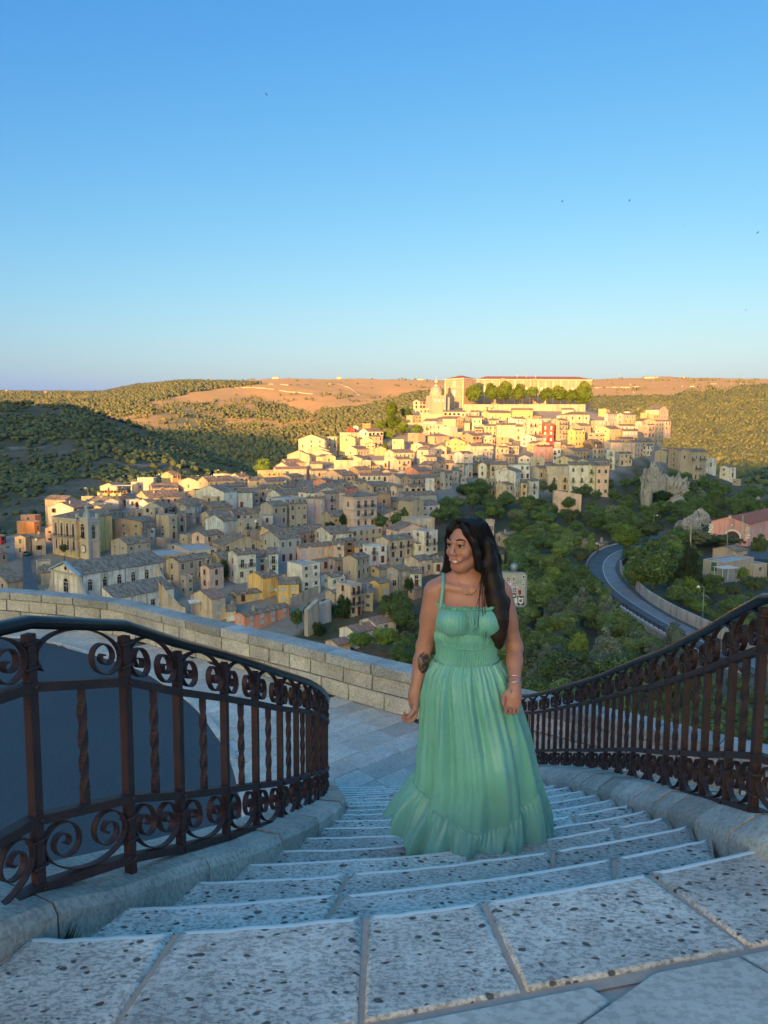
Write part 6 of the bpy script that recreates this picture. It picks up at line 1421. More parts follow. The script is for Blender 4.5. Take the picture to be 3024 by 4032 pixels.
# roadside sign panel back with stickers, beyond the parapet
C=onz(2031,2452,0); 
PX=W(2022,2310,10.75); r=empty('road_sign',(PX.x,PX.y,ZST),0,'back of a grey road sign covered in stickers, on a pole behind the woman','sign')
zt_=W(2022,2252,10.75).z-ZST; zb_=W(2022,2385,10.75).z-ZST; sc=10.9/FPX
def rrect(x0,x1,z0,z1,rad,y):
    P=[]
    for cx,cz,a0 in((x1-rad,z1-rad,0),(x0+rad,z1-rad,90),(x0+rad,z0+rad,180),(x1-rad,z0+rad,270)):
        for k in range(5): an=R(a0+22.5*k); P.append((cx+math.cos(an)*rad,y,cz+math.sin(an)*rad))
    return P
M_SIGN=plain('grey_sign_back',(.36,.40,.38),.45,var=.1,scale=3)
x0,x1=-62*sc,50*sc; 
m=MB(); A0=rrect(x0,x1,zb_,zt_,.05,0); A1=rrect(x0,x1,zb_,zt_,.05,-.035); n_=len(A0); m.prism(A1,A0); pan=m.build('sign_panel',M_SIGN,r)
m=MB()
P_=rrect(x0,x1,zb_,zt_,.05,-.038); P_.append(P_[0]); m.tube(P_,.012,6,caps=False); m.build('rim',M_STEEL,pan)
m=MB(); m.tube([(0,.04,0),(0,.04,zt_+.02)],.03,10); m.build('pole',M_STEEL,r,True)
m=MB(); m.tube([(0,.04,zt_-.01),(0,.04,zt_+.03),(0,.04,zt_+.07),(0,.04,zt_+.10),(0,.04,zt_+.12)],[.035,.045,.055,.045,.01],12); m.build('pole_cap',M_STEEL,r,True)
r.rotation_euler=(0,0,R(-12))
SB=dict(k=plain('sticker_black',(.01,.011,.014),.4),w=plain('sticker_white',(.62,.68,.72),.4),r=plain('sticker_red',(.36,.03,.04),.4),g=plain('sticker_green',(.10,.22,.20),.4),p=plain('sticker_lilac',(.60,.45,.60),.4))
def sx(px): return (px-2022)*sc*1.02
def sz(py): return zt_-(py-2247)*sc*1.0
def sticker(px,py,w_,h_,c,shape='rect',lay=0,rot=0):
    y=-.0405-.0012*lay; cx,cz=sx(px),sz(py); hw,hh_=w_*sc/2,h_*sc/2; m=MB()
    if shape=='disc': P=[(math.cos(2*math.pi*k/16)*hw,math.sin(2*math.pi*k/16)*hh_) for k in range(16)]
    elif shape=='shield': P=[(-hw,hh_),(-hw,-hh_*.4),(0,-hh_),(hw,-hh_*.4),(hw,hh_),(0,hh_*.75)]
    elif shape=='arch': P=[(-hw,-hh_),(hw,-hh_),(hw*.7,hh_*.3),(hw*.4,hh_*.9),(0,hh_),(-hw*.4,hh_*.9),(-hw*.7,hh_*.3)]
    else: P=[(-hw,-hh_),(hw,-hh_),(hw,hh_),(-hw,hh_)]
    q=math.cos(rot),math.sin(rot); P=[(cx+x*q[0]-z*q[1],y,cz+x*q[1]+z*q[0]) for x,z in P]
    if (P[1][0]-P[0][0])*(P[2][2]-P[1][2])-(P[1][2]-P[0][2])*(P[2][0]-P[1][0])<0: P=P[::-1]
    m.add(P,[tuple(range(len(P)))]); return m.build('sticker',SB[c],pan)
s_=lambda x,y:(1960+x*.1653,2220+y*.1653)
for (x,y,w_,h_,c,sh,l,ro) in [(253,340,11,15,'r','disc',0,0),(253,340,4,6,'w','disc',1,0),(377,305,13,22,'w','arch',0,0),(377,295,8,10,'r','arch',1,0),(377,345,10,4,'k','rect',1,.1),(290,432,14,20,'w','disc',0,0),(285,405,6,5,'r','rect',1,0),(463,387,33,10,'g','rect',0,.16),(607,250,10,19,'w','arch',0,0),(607,262,6,12,'k','disc',1,0),(600,425,10,22,'w','disc',0,0),(600,425,6,15,'k','disc',1,0),(600,410,4,6,'w','disc',2,0),
   (395,517,36,8,'p','rect',0,.16),(420,505,3,4,'r','rect',1,0),(407,588,9,14,'k','rect',0,0),(407,590,5,8,'w','arch',1,0),(325,650,9,20,'w','disc',0,0),(392,720,15,18,'k','rect',0,.1),(392,722,11,8,'w','disc',1,0),(522,640,12,25,'r','shield',1,0),(522,640,14,27,'w','shield',0,0),(530,625,5,15,'k','rect',2,.3),(445,838,9,19,'w','rect',0,.1),(552,835,26,36,'k','rect',0,.06),(552,840,20,30,'w','shield',1,0),(552,820,12,4,'k','rect',2,.3),(545,850,10,4,'k','rect',2,-.2),(570,850,4,6,'k','disc',3,0)]:
    X,Y=s_(x,y); sticker(X,Y,w_,h_,c,sh,l,ro)
cu=bpy.data.curves.new('lettering','FONT'); cu.body='FREMENTO'; cu.size=.042; cu.align_x='CENTER'; cu.align_y='CENTER'; cu.extrude=.0004
o=bpy.data.objects.new('tmp',cu); me=bpy.data.meshes.new_from_object(o); bpy.data.objects.remove(o); me.materials.append(SB['w']); X,Y=s_(463,387)
o=mesh_obj('lettering',me,None,pan); o.location=(sx(X),-.043,sz(Y)); o.rotation_euler=(math.pi/2,-.16,0); o.scale=(.62,1,1)
# ================================================================ THE WOMAN ON THE STEPS
import openvdb as vdb
class SDF:
    def __init__(s,lo,hi,h):
        s.lo=np.array(lo,float); s.h=h; s.n=np.ceil((np.array(hi)-s.lo)/h).astype(int)+1; s.f=np.ones(s.n,dtype=np.float32)
        s.ax=[s.lo[i]+h*np.arange(s.n[i]) for i in range(3)]
    def sub(s,c0,c1):
        a=np.clip(((np.array(c0)-s.lo)/s.h).astype(int),0,s.n-1); b=np.clip(((np.array(c1)-s.lo)/s.h).astype(int)+2,1,s.n); sl=tuple(slice(x,y) for x,y in zip(a,b))
        X,Y,Z=np.meshgrid(s.ax[0][sl[0]],s.ax[1][sl[1]],s.ax[2][sl[2]],indexing='ij'); return sl,X,Y,Z
    def comb(s,sl,d,k,op='add'):
        f=s.f[sl]
        if op=='add': h=np.clip(.5+.5*(f-d)/k,0,1); s.f[sl]=f*(1-h)+d*h-k*h*(1-h)
        elif op=='cut': h=np.clip(.5-.5*(f+d)/k,0,1); s.f[sl]=f*(1-h)-d*h+k*h*(1-h)
    def ell(s,c,r,k=.02,M=None,op='add'):
        m=max(r)+k+.03; c=np.array(c); sl,X,Y,Z=s.sub(c-m,c+m); P=np.stack([X-c[0],Y-c[1],Z-c[2]],-1)
        if M is not None: P=P@M
        r=np.array(r); k0=np.linalg.norm(P/r,axis=-1); k1=np.linalg.norm(P/(r*r),axis=-1)+1e-9; s.comb(sl,(k0*(k0-1)/k1).astype(np.float32),k,op)
    def cap(s,a,b,ra,rb,k=.02,op='add'):
        a=np.array(a,float);b=np.array(b,float); m=max(ra,rb)+k+.02; sl,X,Y,Z=s.sub(np.minimum(a,b)-m,np.maximum(a,b)+m)
        P=np.stack([X-a[0],Y-a[1],Z-a[2]],-1); d=b-a; t=np.clip((P@d)/(d@d),0,1); s.comb(sl,(np.linalg.norm(P-t[...,None]*d,axis=-1)-(ra+(rb-ra)*t)).astype(np.float32),k,op)
    def chain(s,pts,rs,k=.015):
        for i in range(len(pts)-1): s.cap(pts[i],pts[i+1],rs[i],rs[i+1],k)
    def mesh(s,name,mat,parent,f=None):
        g=vdb.FloatGrid(1.0); g.copyFromArray(s.f if f is None else f); P,T_,Q=g.convertToPolygons(0.0,0.0); P=P*s.h+s.lo
        V=P; F=Q[:,::-1]; me=np_mesh(name,V,F); me.polygons.foreach_set('use_smooth',np.ones(len(F),dtype=bool)); o=mesh_obj(name,me,mat,parent); return o
woman=empty('person',(.415,3.72,-.60),0,'smiling long-haired woman in a mint green maxi dress climbing the steps, looking sideways','person'); woman.scale=(1.07,1.07,1.07)
# head frame
HY=R(43); HC=np.array([-.012,-.012,1.497]); tilt=Matrix.Rotation(-HY,3,'Z')@Matrix.Rotation(R(4),3,'X'); HM=np.array(tilt)
def hp(x,y,z): return HC+HM@np.array([x,y,z])
BH=.0032
B=SDF((-.36,-.32,-.02),(.36,.22,1.66),BH)
# torso
B.ell((0,.02,.86),(.165,.125,.13),.05); B.ell((0,.01,1.0),(.128,.098,.13),.06); B.ell((0,.012,1.13),(.148,.105,.15),.06); B.ell((0,.012,1.23),(.142,.088,.085),.05)
for x in(-.072,.072): B.ell((x,-.078,1.160),(.072,.058,.062),.035)
for s_ in(-1,1):
    B.cap((s_*.05,.015,1.305),(s_*.140,.012,1.282),.044,.043,.04); B.cap((0,.03,1.36),(s_*.11,.025,1.315),.035,.028,.05)
    B.cap((s_*.02,-.055,1.296),(s_*.13,-.030,1.312),.0125,.011,.03)
B.cap((0,.018,1.29),(-.008,.002,1.41),.054,.050,.04)
# right arm (left in the picture)
Ra,Rb,Rc=np.array([-.150,.012,1.272]),np.array([-.196,.035,1.01]),np.array([-.243,-.020,.790])
B.cap(Ra,Rb,.045,.036,.03); B.cap(Ra,Ra+(Rb-Ra)*.5,.045,.042,.03); B.cap(Rb,Rb+(Rc-Rb)*.35,.036,.035,.02); B.cap(Rb+(Rc-Rb)*.3,Rc,.035,.0235,.02)
La,Lb,Lc=np.array([.150,.012,1.272]),np.array([.222,.006,1.015]),np.array([.200,-.140,.868])
B.cap(La,Lb,.045,.037,.03); B.cap(La,La+(Lb-La)*.5,.045,.043,.03); B.cap(Lb,Lb+(Lc-Lb)*.4,.037,.035,.02); B.cap(Lb+(Lc-Lb)*.35,Lc,.035,.024,.02)
# hands: palm + four fingers + thumb
def hand(w,d,across,nrm,curl,k=1.0,spread=.018,thumb_side=1,tl=1.0):
    d=d/np.linalg.norm(d); across=across-d*(across@d); across/=np.linalg.norm(across); nrm=np.cross(d,across)*nrm
    M=np.stack([across,nrm,d],1); c=w+d*.045
    B.ell(c,(.038,.0155,.050),.012,M); B.cap(w-d*.01,w+d*.03,.024,.026,.02)
    for i,(L,r) in enumerate(((.066,.0088),(.074,.0090),(.069,.0086),(.054,.0078))):
        off=(1.5-i)*spread*thumb_side; p=w+d*.083+across*off; q=d.copy(); seg=[.45,.32,.25]; pts=[p-d*.02]; rr=[r*1.08]; an=0
        pts.append(p)
        rr.append(r)
        for j in range(3):
            an+=curl[j]*(1+.10*i); v=d*math.cos(an)+nrm*math.sin(an); pts.append(pts[-1]+v*L*seg[j]); rr.append(r*(1-.10*(j+1)))
        B.chain(pts,rr,.0035)
    t0=w+d*.022+across*thumb_side*.026; v1=d*.75+across*thumb_side*.55+nrm*.35; v1/=np.linalg.norm(v1); v2=d*.80+across*thumb_side*(-.05)+nrm*.65; v2/=np.linalg.norm(v2)
    B.chain([t0,t0+v1*.034*tl,t0+v1*.034*tl+v2*.026*tl,t0+v1*.034*tl+v2*.045*tl],[.0135,.0112,.0095,.0075],.006)
hand(Rc,np.array([.02,-.03,-1.0]),np.array([.25,-1.0,0]),1,[R(38),R(42),R(30)],thumb_side=1)
hand(Lc,np.array([-.20,-.42,-.88]),np.array([-1.0,.15,.20]),-1,[R(30),R(48),R(35)],thumb_side=1)
# legs and feet under the dress
for (hx,kx,ky,kz,ax_,ay) in((-.08,-.085,-.03,.47,-.08,.06),(.08,.125,-.15,.47,.10,-.06)):
    B.cap((hx,.02,.84),(kx,ky,kz),.088,.056,.03); B.cap((kx,ky,kz),(ax_,ay,.08),.052,.034,.02); B.cap((ax_,ay+.02,.045),(ax_,ay-.13,.03),.032,.024,.02)
torso_f=None
# head
Mh=HM
B.ell(hp(0,.018,.032),(.074,.090,.080),.02,Mh); B.ell(hp(0,-.034,-.012),(.057,.055,.084),.03,Mh); B.ell(hp(0,-.064,-.090),(.026,.022,.020),.03,Mh)
for s_ in(-1,1):
    B.cap(hp(s_*.052,.005,-.045),hp(s_*.020,-.055,-.090),.020,.018,.03); B.ell(hp(s_*.038,-.066,-.026),(.022,.019,.020),.020,Mh)
    B.ell(hp(s_*.0325,-.092,.012),(.0145,.012,.009),.012,Mh,'cut'); pass
    B.ell(hp(s_*.0100,-.0995,-.025),(.0070,.009,.0065),.006,Mh); B.cap(hp(s_*.012,-.088,.031),hp(s_*.044,-.078,.031),.0085,.006,.012)
B.cap(hp(0,-.082,.030),hp(0,-.108,-.016),.0070,.0085,.012); B.ell(hp(0,-.1085,-.019),(.0095,.010,.0088),.007,Mh)
B.cap(hp(-.024,-.084,-.054),hp(.024,-.084,-.054),.0095,.0095,.014); B.ell(hp(0,-.100,-.060),(.022,.015,.0075),.006,Mh,'cut')
def skin_mat():
    n=NB('skin'); c=n.coord('Object'); a=n.noise(c,12,4); b=n.noise(c,900,2); col=n.mix(n.ramp(a,[(.3,0),(.7,1)]),(.42,.19,.125),(.52,.25,.17)); ink=n.attr('ink'); col=n.mix(ink,col,(.018,.020,.024)); fl=n.attr('flush'); col=n.mix(n.math('MULTIPLY',fl,.45),col,(.46,.13,.09))
    n.base(col); n.rough(n.math('ADD',n.math('MULTIPLY',n.noise(c,300,3),.25),.34)); n.b.inputs['Subsurface Weight'].default_value=.12; n.b.inputs['Subsurface Radius'].default_value=(.6,.25,.12); n.b.inputs['Subsurface Scale'].default_value=.012; n.bump(b,.12,.0006); return n.m
M_SKIN=skin_mat()
body=B.mesh('body',M_SKIN,woman)
co=np.empty(len(body.data.vertices)*3); body.data.vertices.foreach_get('co',co); co=co.reshape(-1,3)
ink=np.zeros(len(co)); fl=np.zeros(len(co)); tc=np.array([-.204,.0,.945])
for i in np.where((np.abs(co[:,0]-tc[0])<.07)&(np.abs(co[:,2]-tc[2])<.07)&(co[:,0]<-.15))[0]:
    p=co[i]; u=(p[0]-tc[0]-.004)/.030; v=(p[2]-tc[2])/.050; e=u*u+v*v+.25*mnoise.noise(Vector(p*60)); 
    if p[1]<.045 and e<1: ink[i]=min(1,max(0,(1-e)*5))*(.62 if mnoise.noise(Vector(p*130))>.12 else 1)*(0.45 if mnoise.noise(Vector(p*75)+Vector((5,5,5)))>.38 else 1)
for s_ in(-1,1): fl=np.maximum(fl,np.exp(-((co-hp(s_*.042,-.078,-.028))**2).sum(1)/.018**2))
for nm,ar in(('ink',ink),('flush',fl)): a_=body.data.attributes.new(nm,'FLOAT','POINT'); a_.data.foreach_set('value',ar.astype(np.float32))
M_EYE=plain('eye_white',(.40,.37,.35),.3); M_IRIS=plain('iris',(.030,.014,.008),.15); M_BROW=plain('brow_hair',(.012,.008,.007),.7); M_LIP=plain('lips',(.42,.12,.11),.35); M_TEETH=plain('teeth',(.88,.85,.80),.25)
for s_ in(-1,1):
    m=MB(); c=Vector(hp(s_*.0305,-.0735,.0115)); bm=bmesh.new(); bmesh.ops.create_uvsphere(bm,u_segments=18,v_segments=12,radius=.0120); me=bpy.data.meshes.new('eye'); bm.to_mesh(me); bm.free(); me.materials.append(M_EYE); me.polygons.foreach_set('use_smooth',[True]*len(me.polygons)); e=mesh_obj('eye',me,None,woman,c)
    gd=Vector(HM@np.array([-.22,-1,-.10])).normalized(); m=MB(); m.tube([gd*.0105,gd*.0129],[.0076,.0068],14); m.build('iris',M_IRIS,e,True)
    m=MB(); m.tube([hp(s_*.0155,-.0870,.0145),hp(s_*.023,-.0915,.0180),hp(s_*.0325,-.0912,.0187),hp(s_*.0405,-.0862,.0168),hp(s_*.047,-.0785,.0135)],[.0010,.0020,.0023,.0021,.0010],6); m.build('eyelashes',M_BROW,woman)
    m=MB(); m.tube([hp(s_*.0150,-.0860,.0185),hp(s_*.0225,-.0885,.0235),hp(s_*.0325,-.0880,.0245),hp(s_*.042,-.0825,.0215),hp(s_*.048,-.0755,.0160)],[.0034,.0046,.0050,.0044,.0026],8); m.build('eyelid',M_SKIN,woman,True)
    m=MB(); m.tube([hp(s_*.0155,-.0850,.0075),hp(s_*.0235,-.0875,.0030),hp(s_*.0325,-.0870,.0015),hp(s_*.0415,-.0820,.0035),hp(s_*.047,-.0760,.0085)],[.0020,.0034,.0040,.0036,.0020],8); m.build('eyelid',M_SKIN,woman,True)
    m=MB(); m.tube([hp(s_*.0135,-.0925,.0350),hp(s_*.022,-.0925,.0395),hp(s_*.034,-.0885,.0425),hp(s_*.045,-.0795,.0395),hp(s_*.052,-.0705,.0345)],[.0026,.0034,.0034,.0026,.0010],6); m.build('eyebrow',M_BROW,woman)
def arc(xs,zf,yf): return [hp(x,yf(x),zf(x)) for x in xs]
XS=[-.031,-.024,-.016,-.007,0,.007,.016,.024,.031]
q_=lambda x:(x/.031)**2
m=MB(); m.tube(arc(XS,lambda x:-.0510+.0080*q_(x)+.0012*(abs(x)<.005)*-1,lambda x:-.0960+.0150*q_(x)),[.0008,.0018,.0026,.0029,.0025,.0029,.0026,.0018,.0008],8); m.build('upper_lip',M_LIP,woman,True)
m=MB(); m.tube(arc(XS,lambda x:-.0705+.0275*q_(x),lambda x:-.0935+.0130*q_(x)),[.0007,.0022,.0032,.0037,.0039,.0037,.0032,.0022,.0007],8); m.build('lower_lip',M_LIP,woman,True)
V=[];F=[]
for k,x in enumerate(np.linspace(-.027,.027,13)):
    V+= [hp(x,-.0935+.0165*(x/.027)**2,-.0505+.0060*q_(x)),hp(x,-.0925+.0165*(x/.027)**2,-.0655+.0180*q_(x))]
F=[(2*k,2*k+1,2*k+3,2*k+2) for k in range(12)]; mk('teeth',V,F,M_TEETH,woman,True)
# ---- hair
def hair_mat():
    n=NB('dark_hair'); c=n.coord('Object'); a=n.noise(n.map(c,(160,160,9)),1.0,3); z=n.sep(c,2)
    col=n.mix(n.ramp(a,[(.35,0),(.7,1)]),(.0045,.0035,.0035),(.020,.013,.010)); t=n.math('MULTIPLY',n.ramp(n.math('SUBTRACT',1.40,z),[(.0,0),(.35,1)]),.6); col=n.mix(t,col,(.045,.024,.017)); n.base(col); n.rough(.55); n.b.inputs['Specular IOR Level'].default_value=.28; n.bump(a,.6,.004); return n.m
M_HAIR=hair_mat()
Hs=SDF((-.24,-.20,.92),(.30,.20,1.68),.0036)
Hs.ell(hp(0,.026,.038),(.086,.100,.086),.02,HM)
Hs.ell(hp(0,-.090,-.052),(.060,.075,.096),.014,HM,'cut'); Hs.ell(hp(0,-.112,.034),(.044,.052,.050),.008,HM,'cut'); Hs.ell(hp(0,-.098,.062),(.034,.050,.046),.006,HM,'cut')
for s_ in(-1,1): Hs.chain([tuple(hp(s_*.020,-.050,.106)),tuple(hp(s_*.050,-.058,.078)),tuple(hp(s_*.071,-.042,.030)),tuple(hp(s_*.078,-.026,-.030)),tuple(hp(s_*.076,-.012,-.095))],[.010,.014,.016,.018,.020],.014)
ch=[(.050,.050,1.53),(.078,.048,1.45),(.094,.030,1.37),(.112,-.010,1.305),(.126,-.052,1.235),(.130,-.086,1.165),(.132,-.090,1.10),(.136,-.078,1.04)]
Hs.chain(ch,[.064,.062,.054,.048,.045,.040,.030,.012],.03)
Hs.chain([(.088,-.035,1.50),(.090,-.035,1.42),(.105,-.045,1.33),(.120,-.075,1.26),(.125,-.105,1.19)],[.024,.030,.030,.030,.022],.03)
Hs.chain([(.0,.085,1.50),(.02,.095,1.38),(.03,.10,1.27),(.04,.10,1.16)],[.060,.062,.066,.05],.04)
Hs.chain([(-.062,.030,1.50),(-.070,.045,1.42),(-.082,.062,1.36),(-.10,.070,1.31)],[.030,.030,.028,.016],.03)
Hs.chain([(.12,.05,1.33),(.150,.03,1.29),(.165,-.01,1.24),(.165,-.05,1.18)],[.035,.032,.024,.014],.03)
hair=Hs.mesh('hair',M_HAIR,woman)
g=random.Random(9); NS=760; V=[];F=[]
chv=[Vector(p) for p in ch]; 
def strand(pts,r):
    P=resample([tuple(p) for p in pts],.022); m=MB(); k=len(P); rr=[r*(.6+.4*math.sin(math.pi*min(1,(i+1)/k*1.1)))*(1 if i<k-2 else .4) for i in range(k)]
    m.tube(P,rr,4,caps=False); n0=len(V); V.extend(m.V); F.extend([tuple(i+n0 for i in f) for f in m.F])
for k in range(NS):
    an=g.uniform(0,6.28); rad=math.sqrt(g.uniform(.75,1.22)); end=g.randint(5,8)
    root_=Vector(hp(g.uniform(-.030,-.012),g.uniform(-.052,.085),.118+g.uniform(-.004,.002))); side=Vector(hp(g.uniform(.070,.086),g.uniform(-.045,.075),g.uniform(.03,.07)))
    mid=Vector(hp(.048,side.y*0+g.uniform(-.04,.07),.108))
    pts=[root_,mid,side]; rs=[.066,.064,.056,.050,.047,.042,.033,.018]
    for j in range(1,end):
        c=chv[j]; pts.append(c+Vector((math.cos(an)*rs[j],math.sin(an)*rs[j]*.9,0))*rad*(1 if j<6 else .9))
    strand(pts,g.uniform(.0011,.0021))
for k in range(200):
    y_=g.uniform(-.050,.08); pts=[Vector(hp(-.014+g.uniform(-.004,.004),y_*.8,.120)),Vector(hp(-.052,y_,.100)),Vector(hp(-.082,y_*.9+.01,.045)),Vector(hp(-.086,y_*.6+.03,-.02)),Vector((-.078+g.uniform(-.02,.02),.055+g.uniform(-.02,.02),1.42)),Vector((-.10+g.uniform(-.03,.03),.075,1.33+g.uniform(-.03,.03)))]
    strand(pts,g.uniform(.0012,.0024))
for (x0,z0,x1,z1) in ((.040,1.33,.030,1.13),(.052,1.33,.055,1.09),(.046,1.36,.012,1.20),(.060,1.30,.075,1.12),(.062,1.34,.068,1.06)):
    strand([Vector((.075,-.03,1.46)),Vector((x0+.01,-.075,z0+.03)),Vector((x0,-.10,z0-.06)),Vector(((x0+x1)/2,-.135,(z0+z1)/2-.02)),Vector((x1,-.142,z1))],.0024)
mk('hair_strands',V,F,M_HAIR,woman,True)
# ---- dress
def cloth_mat():
    n=NB('mint_satin'); c=n.coord('Object'); w=n.noise(n.map(c,(40,40,400)),1.0,3,.6); f=n.noise(n.map(c,(260,260,30)),1.0,2); a=n.noise(c,6,3)
    col=n.mix(n.ramp(a,[(.3,0),(.7,1)]),(.135,.41,.335),(.175,.48,.40)); n.base(col); n.rough(.37); n.b.inputs['Specular IOR Level'].default_value=.5; n.b.inputs['Sheen Weight'].default_value=.25; cr=n.noise(n.map(c,(22,22,7)),1.0,5,.7,1.5); n.bump(n.math('ADD',n.math('MULTIPLY',cr,5.0),n.math('ADD',w,n.math('MULTIPLY',f,.5))),.45,.0018); return n.m
M_MINT=cloth_mat()
D_=SDF((-.24,-.22,.88),(.24,.20,1.26),.0032)
D_.ell((0,.02,.86),(.176,.134,.13),.05); D_.ell((0,.01,1.0),(.138,.108,.13),.06); D_.ell((0,.012,1.13),(.158,.114,.15),.06); D_.ell((0,.012,1.23),(.160,.096,.085),.05)
for x in(-.074,.074): D_.ell((x,-.086,1.158),(.077,.062,.066),.022)
X,Y,Z=np.meshgrid(*D_.ax,indexing='ij'); top=1.216+.010*np.abs(X)/.15-.05*np.clip(Y-.02,0,1); f=np.maximum(D_.f,Z-top); f=np.maximum(f,.925-Z)
ang=np.arctan2(Y,X)
fold=np.where(Z<1.095,.0030*np.sin(ang*58+np.sin(Z*40)*1.2),.0012*np.sin(ang*70))*np.clip((1.20-Z)*30,0,1)
fold+= .0045*np.exp(-((Z-1.068)/.016)**2)+.003*np.sin(ang*23+Z*60)*np.exp(-((Z-1.068)/.02)**2)-.004*np.exp(-((Z-1.098)/.008)**2)
D_.mesh('bodice',M_MINT,woman,(f-fold).astype(np.float32))
def bod(th,z,off=.004):
    """point on the bodice surface at azimuth th and height z"""
    zi=min(D_.n[2]-1,int(round((z-D_.lo[2])/D_.h))); c,s_=math.cos(th),math.sin(th); r=.28
    while r>.03:
        i=int(round((c*r-D_.lo[0])/D_.h)); j=int(round((s_*r-D_.lo[1])/D_.h))
        if 0<=i<D_.n[0] and 0<=j<D_.n[1] and D_.f[i,j,zi]<0: break
        r-=.002
    return Vector((c*(r+off),s_*(r+off),z))
# gathered trims: neckline frill, under-bust seam, waist seams
for z,rad,wv,nm in((1.216,.0050,.0035,'neckline_frill'),(1.040,.0042,.0008,'waist_seam'),(.952,.0050,.0008,'waist_seam')):
    P=[]; N=240
    for k in range(N+1):
        th=2*math.pi*k/N; zz=z+(.010*abs(math.cos(th)) if z>1.2 else (.012*math.cos(th)**2+ (-.012 if z<.97 else -.006)*(math.sin(th)<0)*abs(math.sin(th))**2))
        p=bod(th,min(zz,1.222)-.004,.0025); p.z=zz+wv*math.sin(th*64)+wv*.6*math.sin(th*37+1); P.append(p+Vector((math.cos(th),math.sin(th),0))*wv*.8*math.sin(th*51))
    m=MB(); m.tube(P,rad,7,caps=False); m.build(nm,M_MINT,woman,True)
# frill above the neckline
V=[];F=[];N=260
for k in range(N+1):
    th=2*math.pi*k/N; 
    if math.sin(th)>.75: pass
    p=bod(th,1.214,.001); zz=1.214+.010*abs(math.cos(th)); w_=.004*math.sin(th*70)+.003*math.sin(th*43+2); d=Vector((math.cos(th),math.sin(th),0))
    V+=[p*1+Vector((0,0,zz-p.z)),Vector((p.x,p.y,zz+.007))+d*(w_+.002),Vector((p.x,p.y,zz+.014+.002*math.sin(th*33)))+d*(w_*1.8+.003)]
for k in range(N): F+=[(3*k,3*k+3,3*k+4,3*k+1),(3*k+1,3*k+4,3*k+5,3*k+2)]
mk('frill',V,F,M_MINT,woman,True)
def skinpush(p,off=.004):
    for _ in range(24):
        i=np.clip(((np.array(p)-B.lo)/B.h).astype(int),1,B.n-2); v=B.f[i[0],i[1],i[2]]
        if v>=off: break
        g_=np.array([B.f[i[0]+1,i[1],i[2]]-B.f[i[0]-1,i[1],i[2]],B.f[i[0],i[1]+1,i[2]]-B.f[i[0],i[1]-1,i[2]],B.f[i[0],i[1],i[2]+1]-B.f[i[0],i[1],i[2]-1]]); g_=g_/(np.linalg.norm(g_)+1e-9); p=Vector(p)+Vector(g_)*max(.0015,min(.006,off-v))
    return Vector(p)
def strap(pts,w_):
    P=[skinpush(q) for q in resample(pts,.012)]; V=[];F=[]
    for i,p in enumerate(P):
        t=(P[min(i+1,len(P)-1)]-P[max(i-1,0)]).normalized(); s_=t.cross(Vector((0,-1,.25))).normalized()*w_
        V+=[p-s_,p+s_,p+s_+Vector((0,.004,-.002)),p-s_+Vector((0,.004,-.002))]
    for i in range(len(P)-1):
        for e in range(4): F.append((4*i+e,4*i+4+e,4*i+4+(e+1)%4,4*i+(e+1)%4))
    mk('strap',V,F,M_MINT,woman,True)
strap([(-.131,-.082,1.222),(-.126,-.072,1.262),(-.119,-.048,1.305),(-.113,-.010,1.343),(-.108,.035,1.345),(-.10,.085,1.29)],.0075); strap([(.131,-.082,1.222),(.126,-.072,1.262),(.119,-.048,1.305),(.113,-.010,1.343),(.108,.035,1.345),(.10,.085,1.29)],.0075)
# tie bow and keyhole at the centre
m=MB(); m.prism([(-.010,-.145,1.212),(.012,-.145,1.212),(.003,-.150,1.165)],[(-.010,-.1365,1.212),(.012,-.1365,1.212),(.003,-.1415,1.165)]); m.build('keyhole',M_SKIN,woman)
for pts in ([(.0,-.150,1.216),(.014,-.158,1.200),(.022,-.158,1.165),(.010,-.160,1.150),(.006,-.158,1.185),(.0,-.150,1.214)],[(.0,-.150,1.216),(-.014,-.156,1.208),(-.010,-.160,1.196),(.0,-.152,1.214)],[(.0,-.150,1.214),(.004,-.160,1.17),(.002,-.162,1.128)],[(.0,-.150,1.214),(-.004,-.160,1.18),(-.001,-.163,1.135)],[(-.030,-.140,1.2235),(-.012,-.150,1.2265),(.0,-.150,1.216)]):
    m=MB(); m.tube(resample(pts,.006),.0028,6); m.build('tie',M_MINT,woman,True)
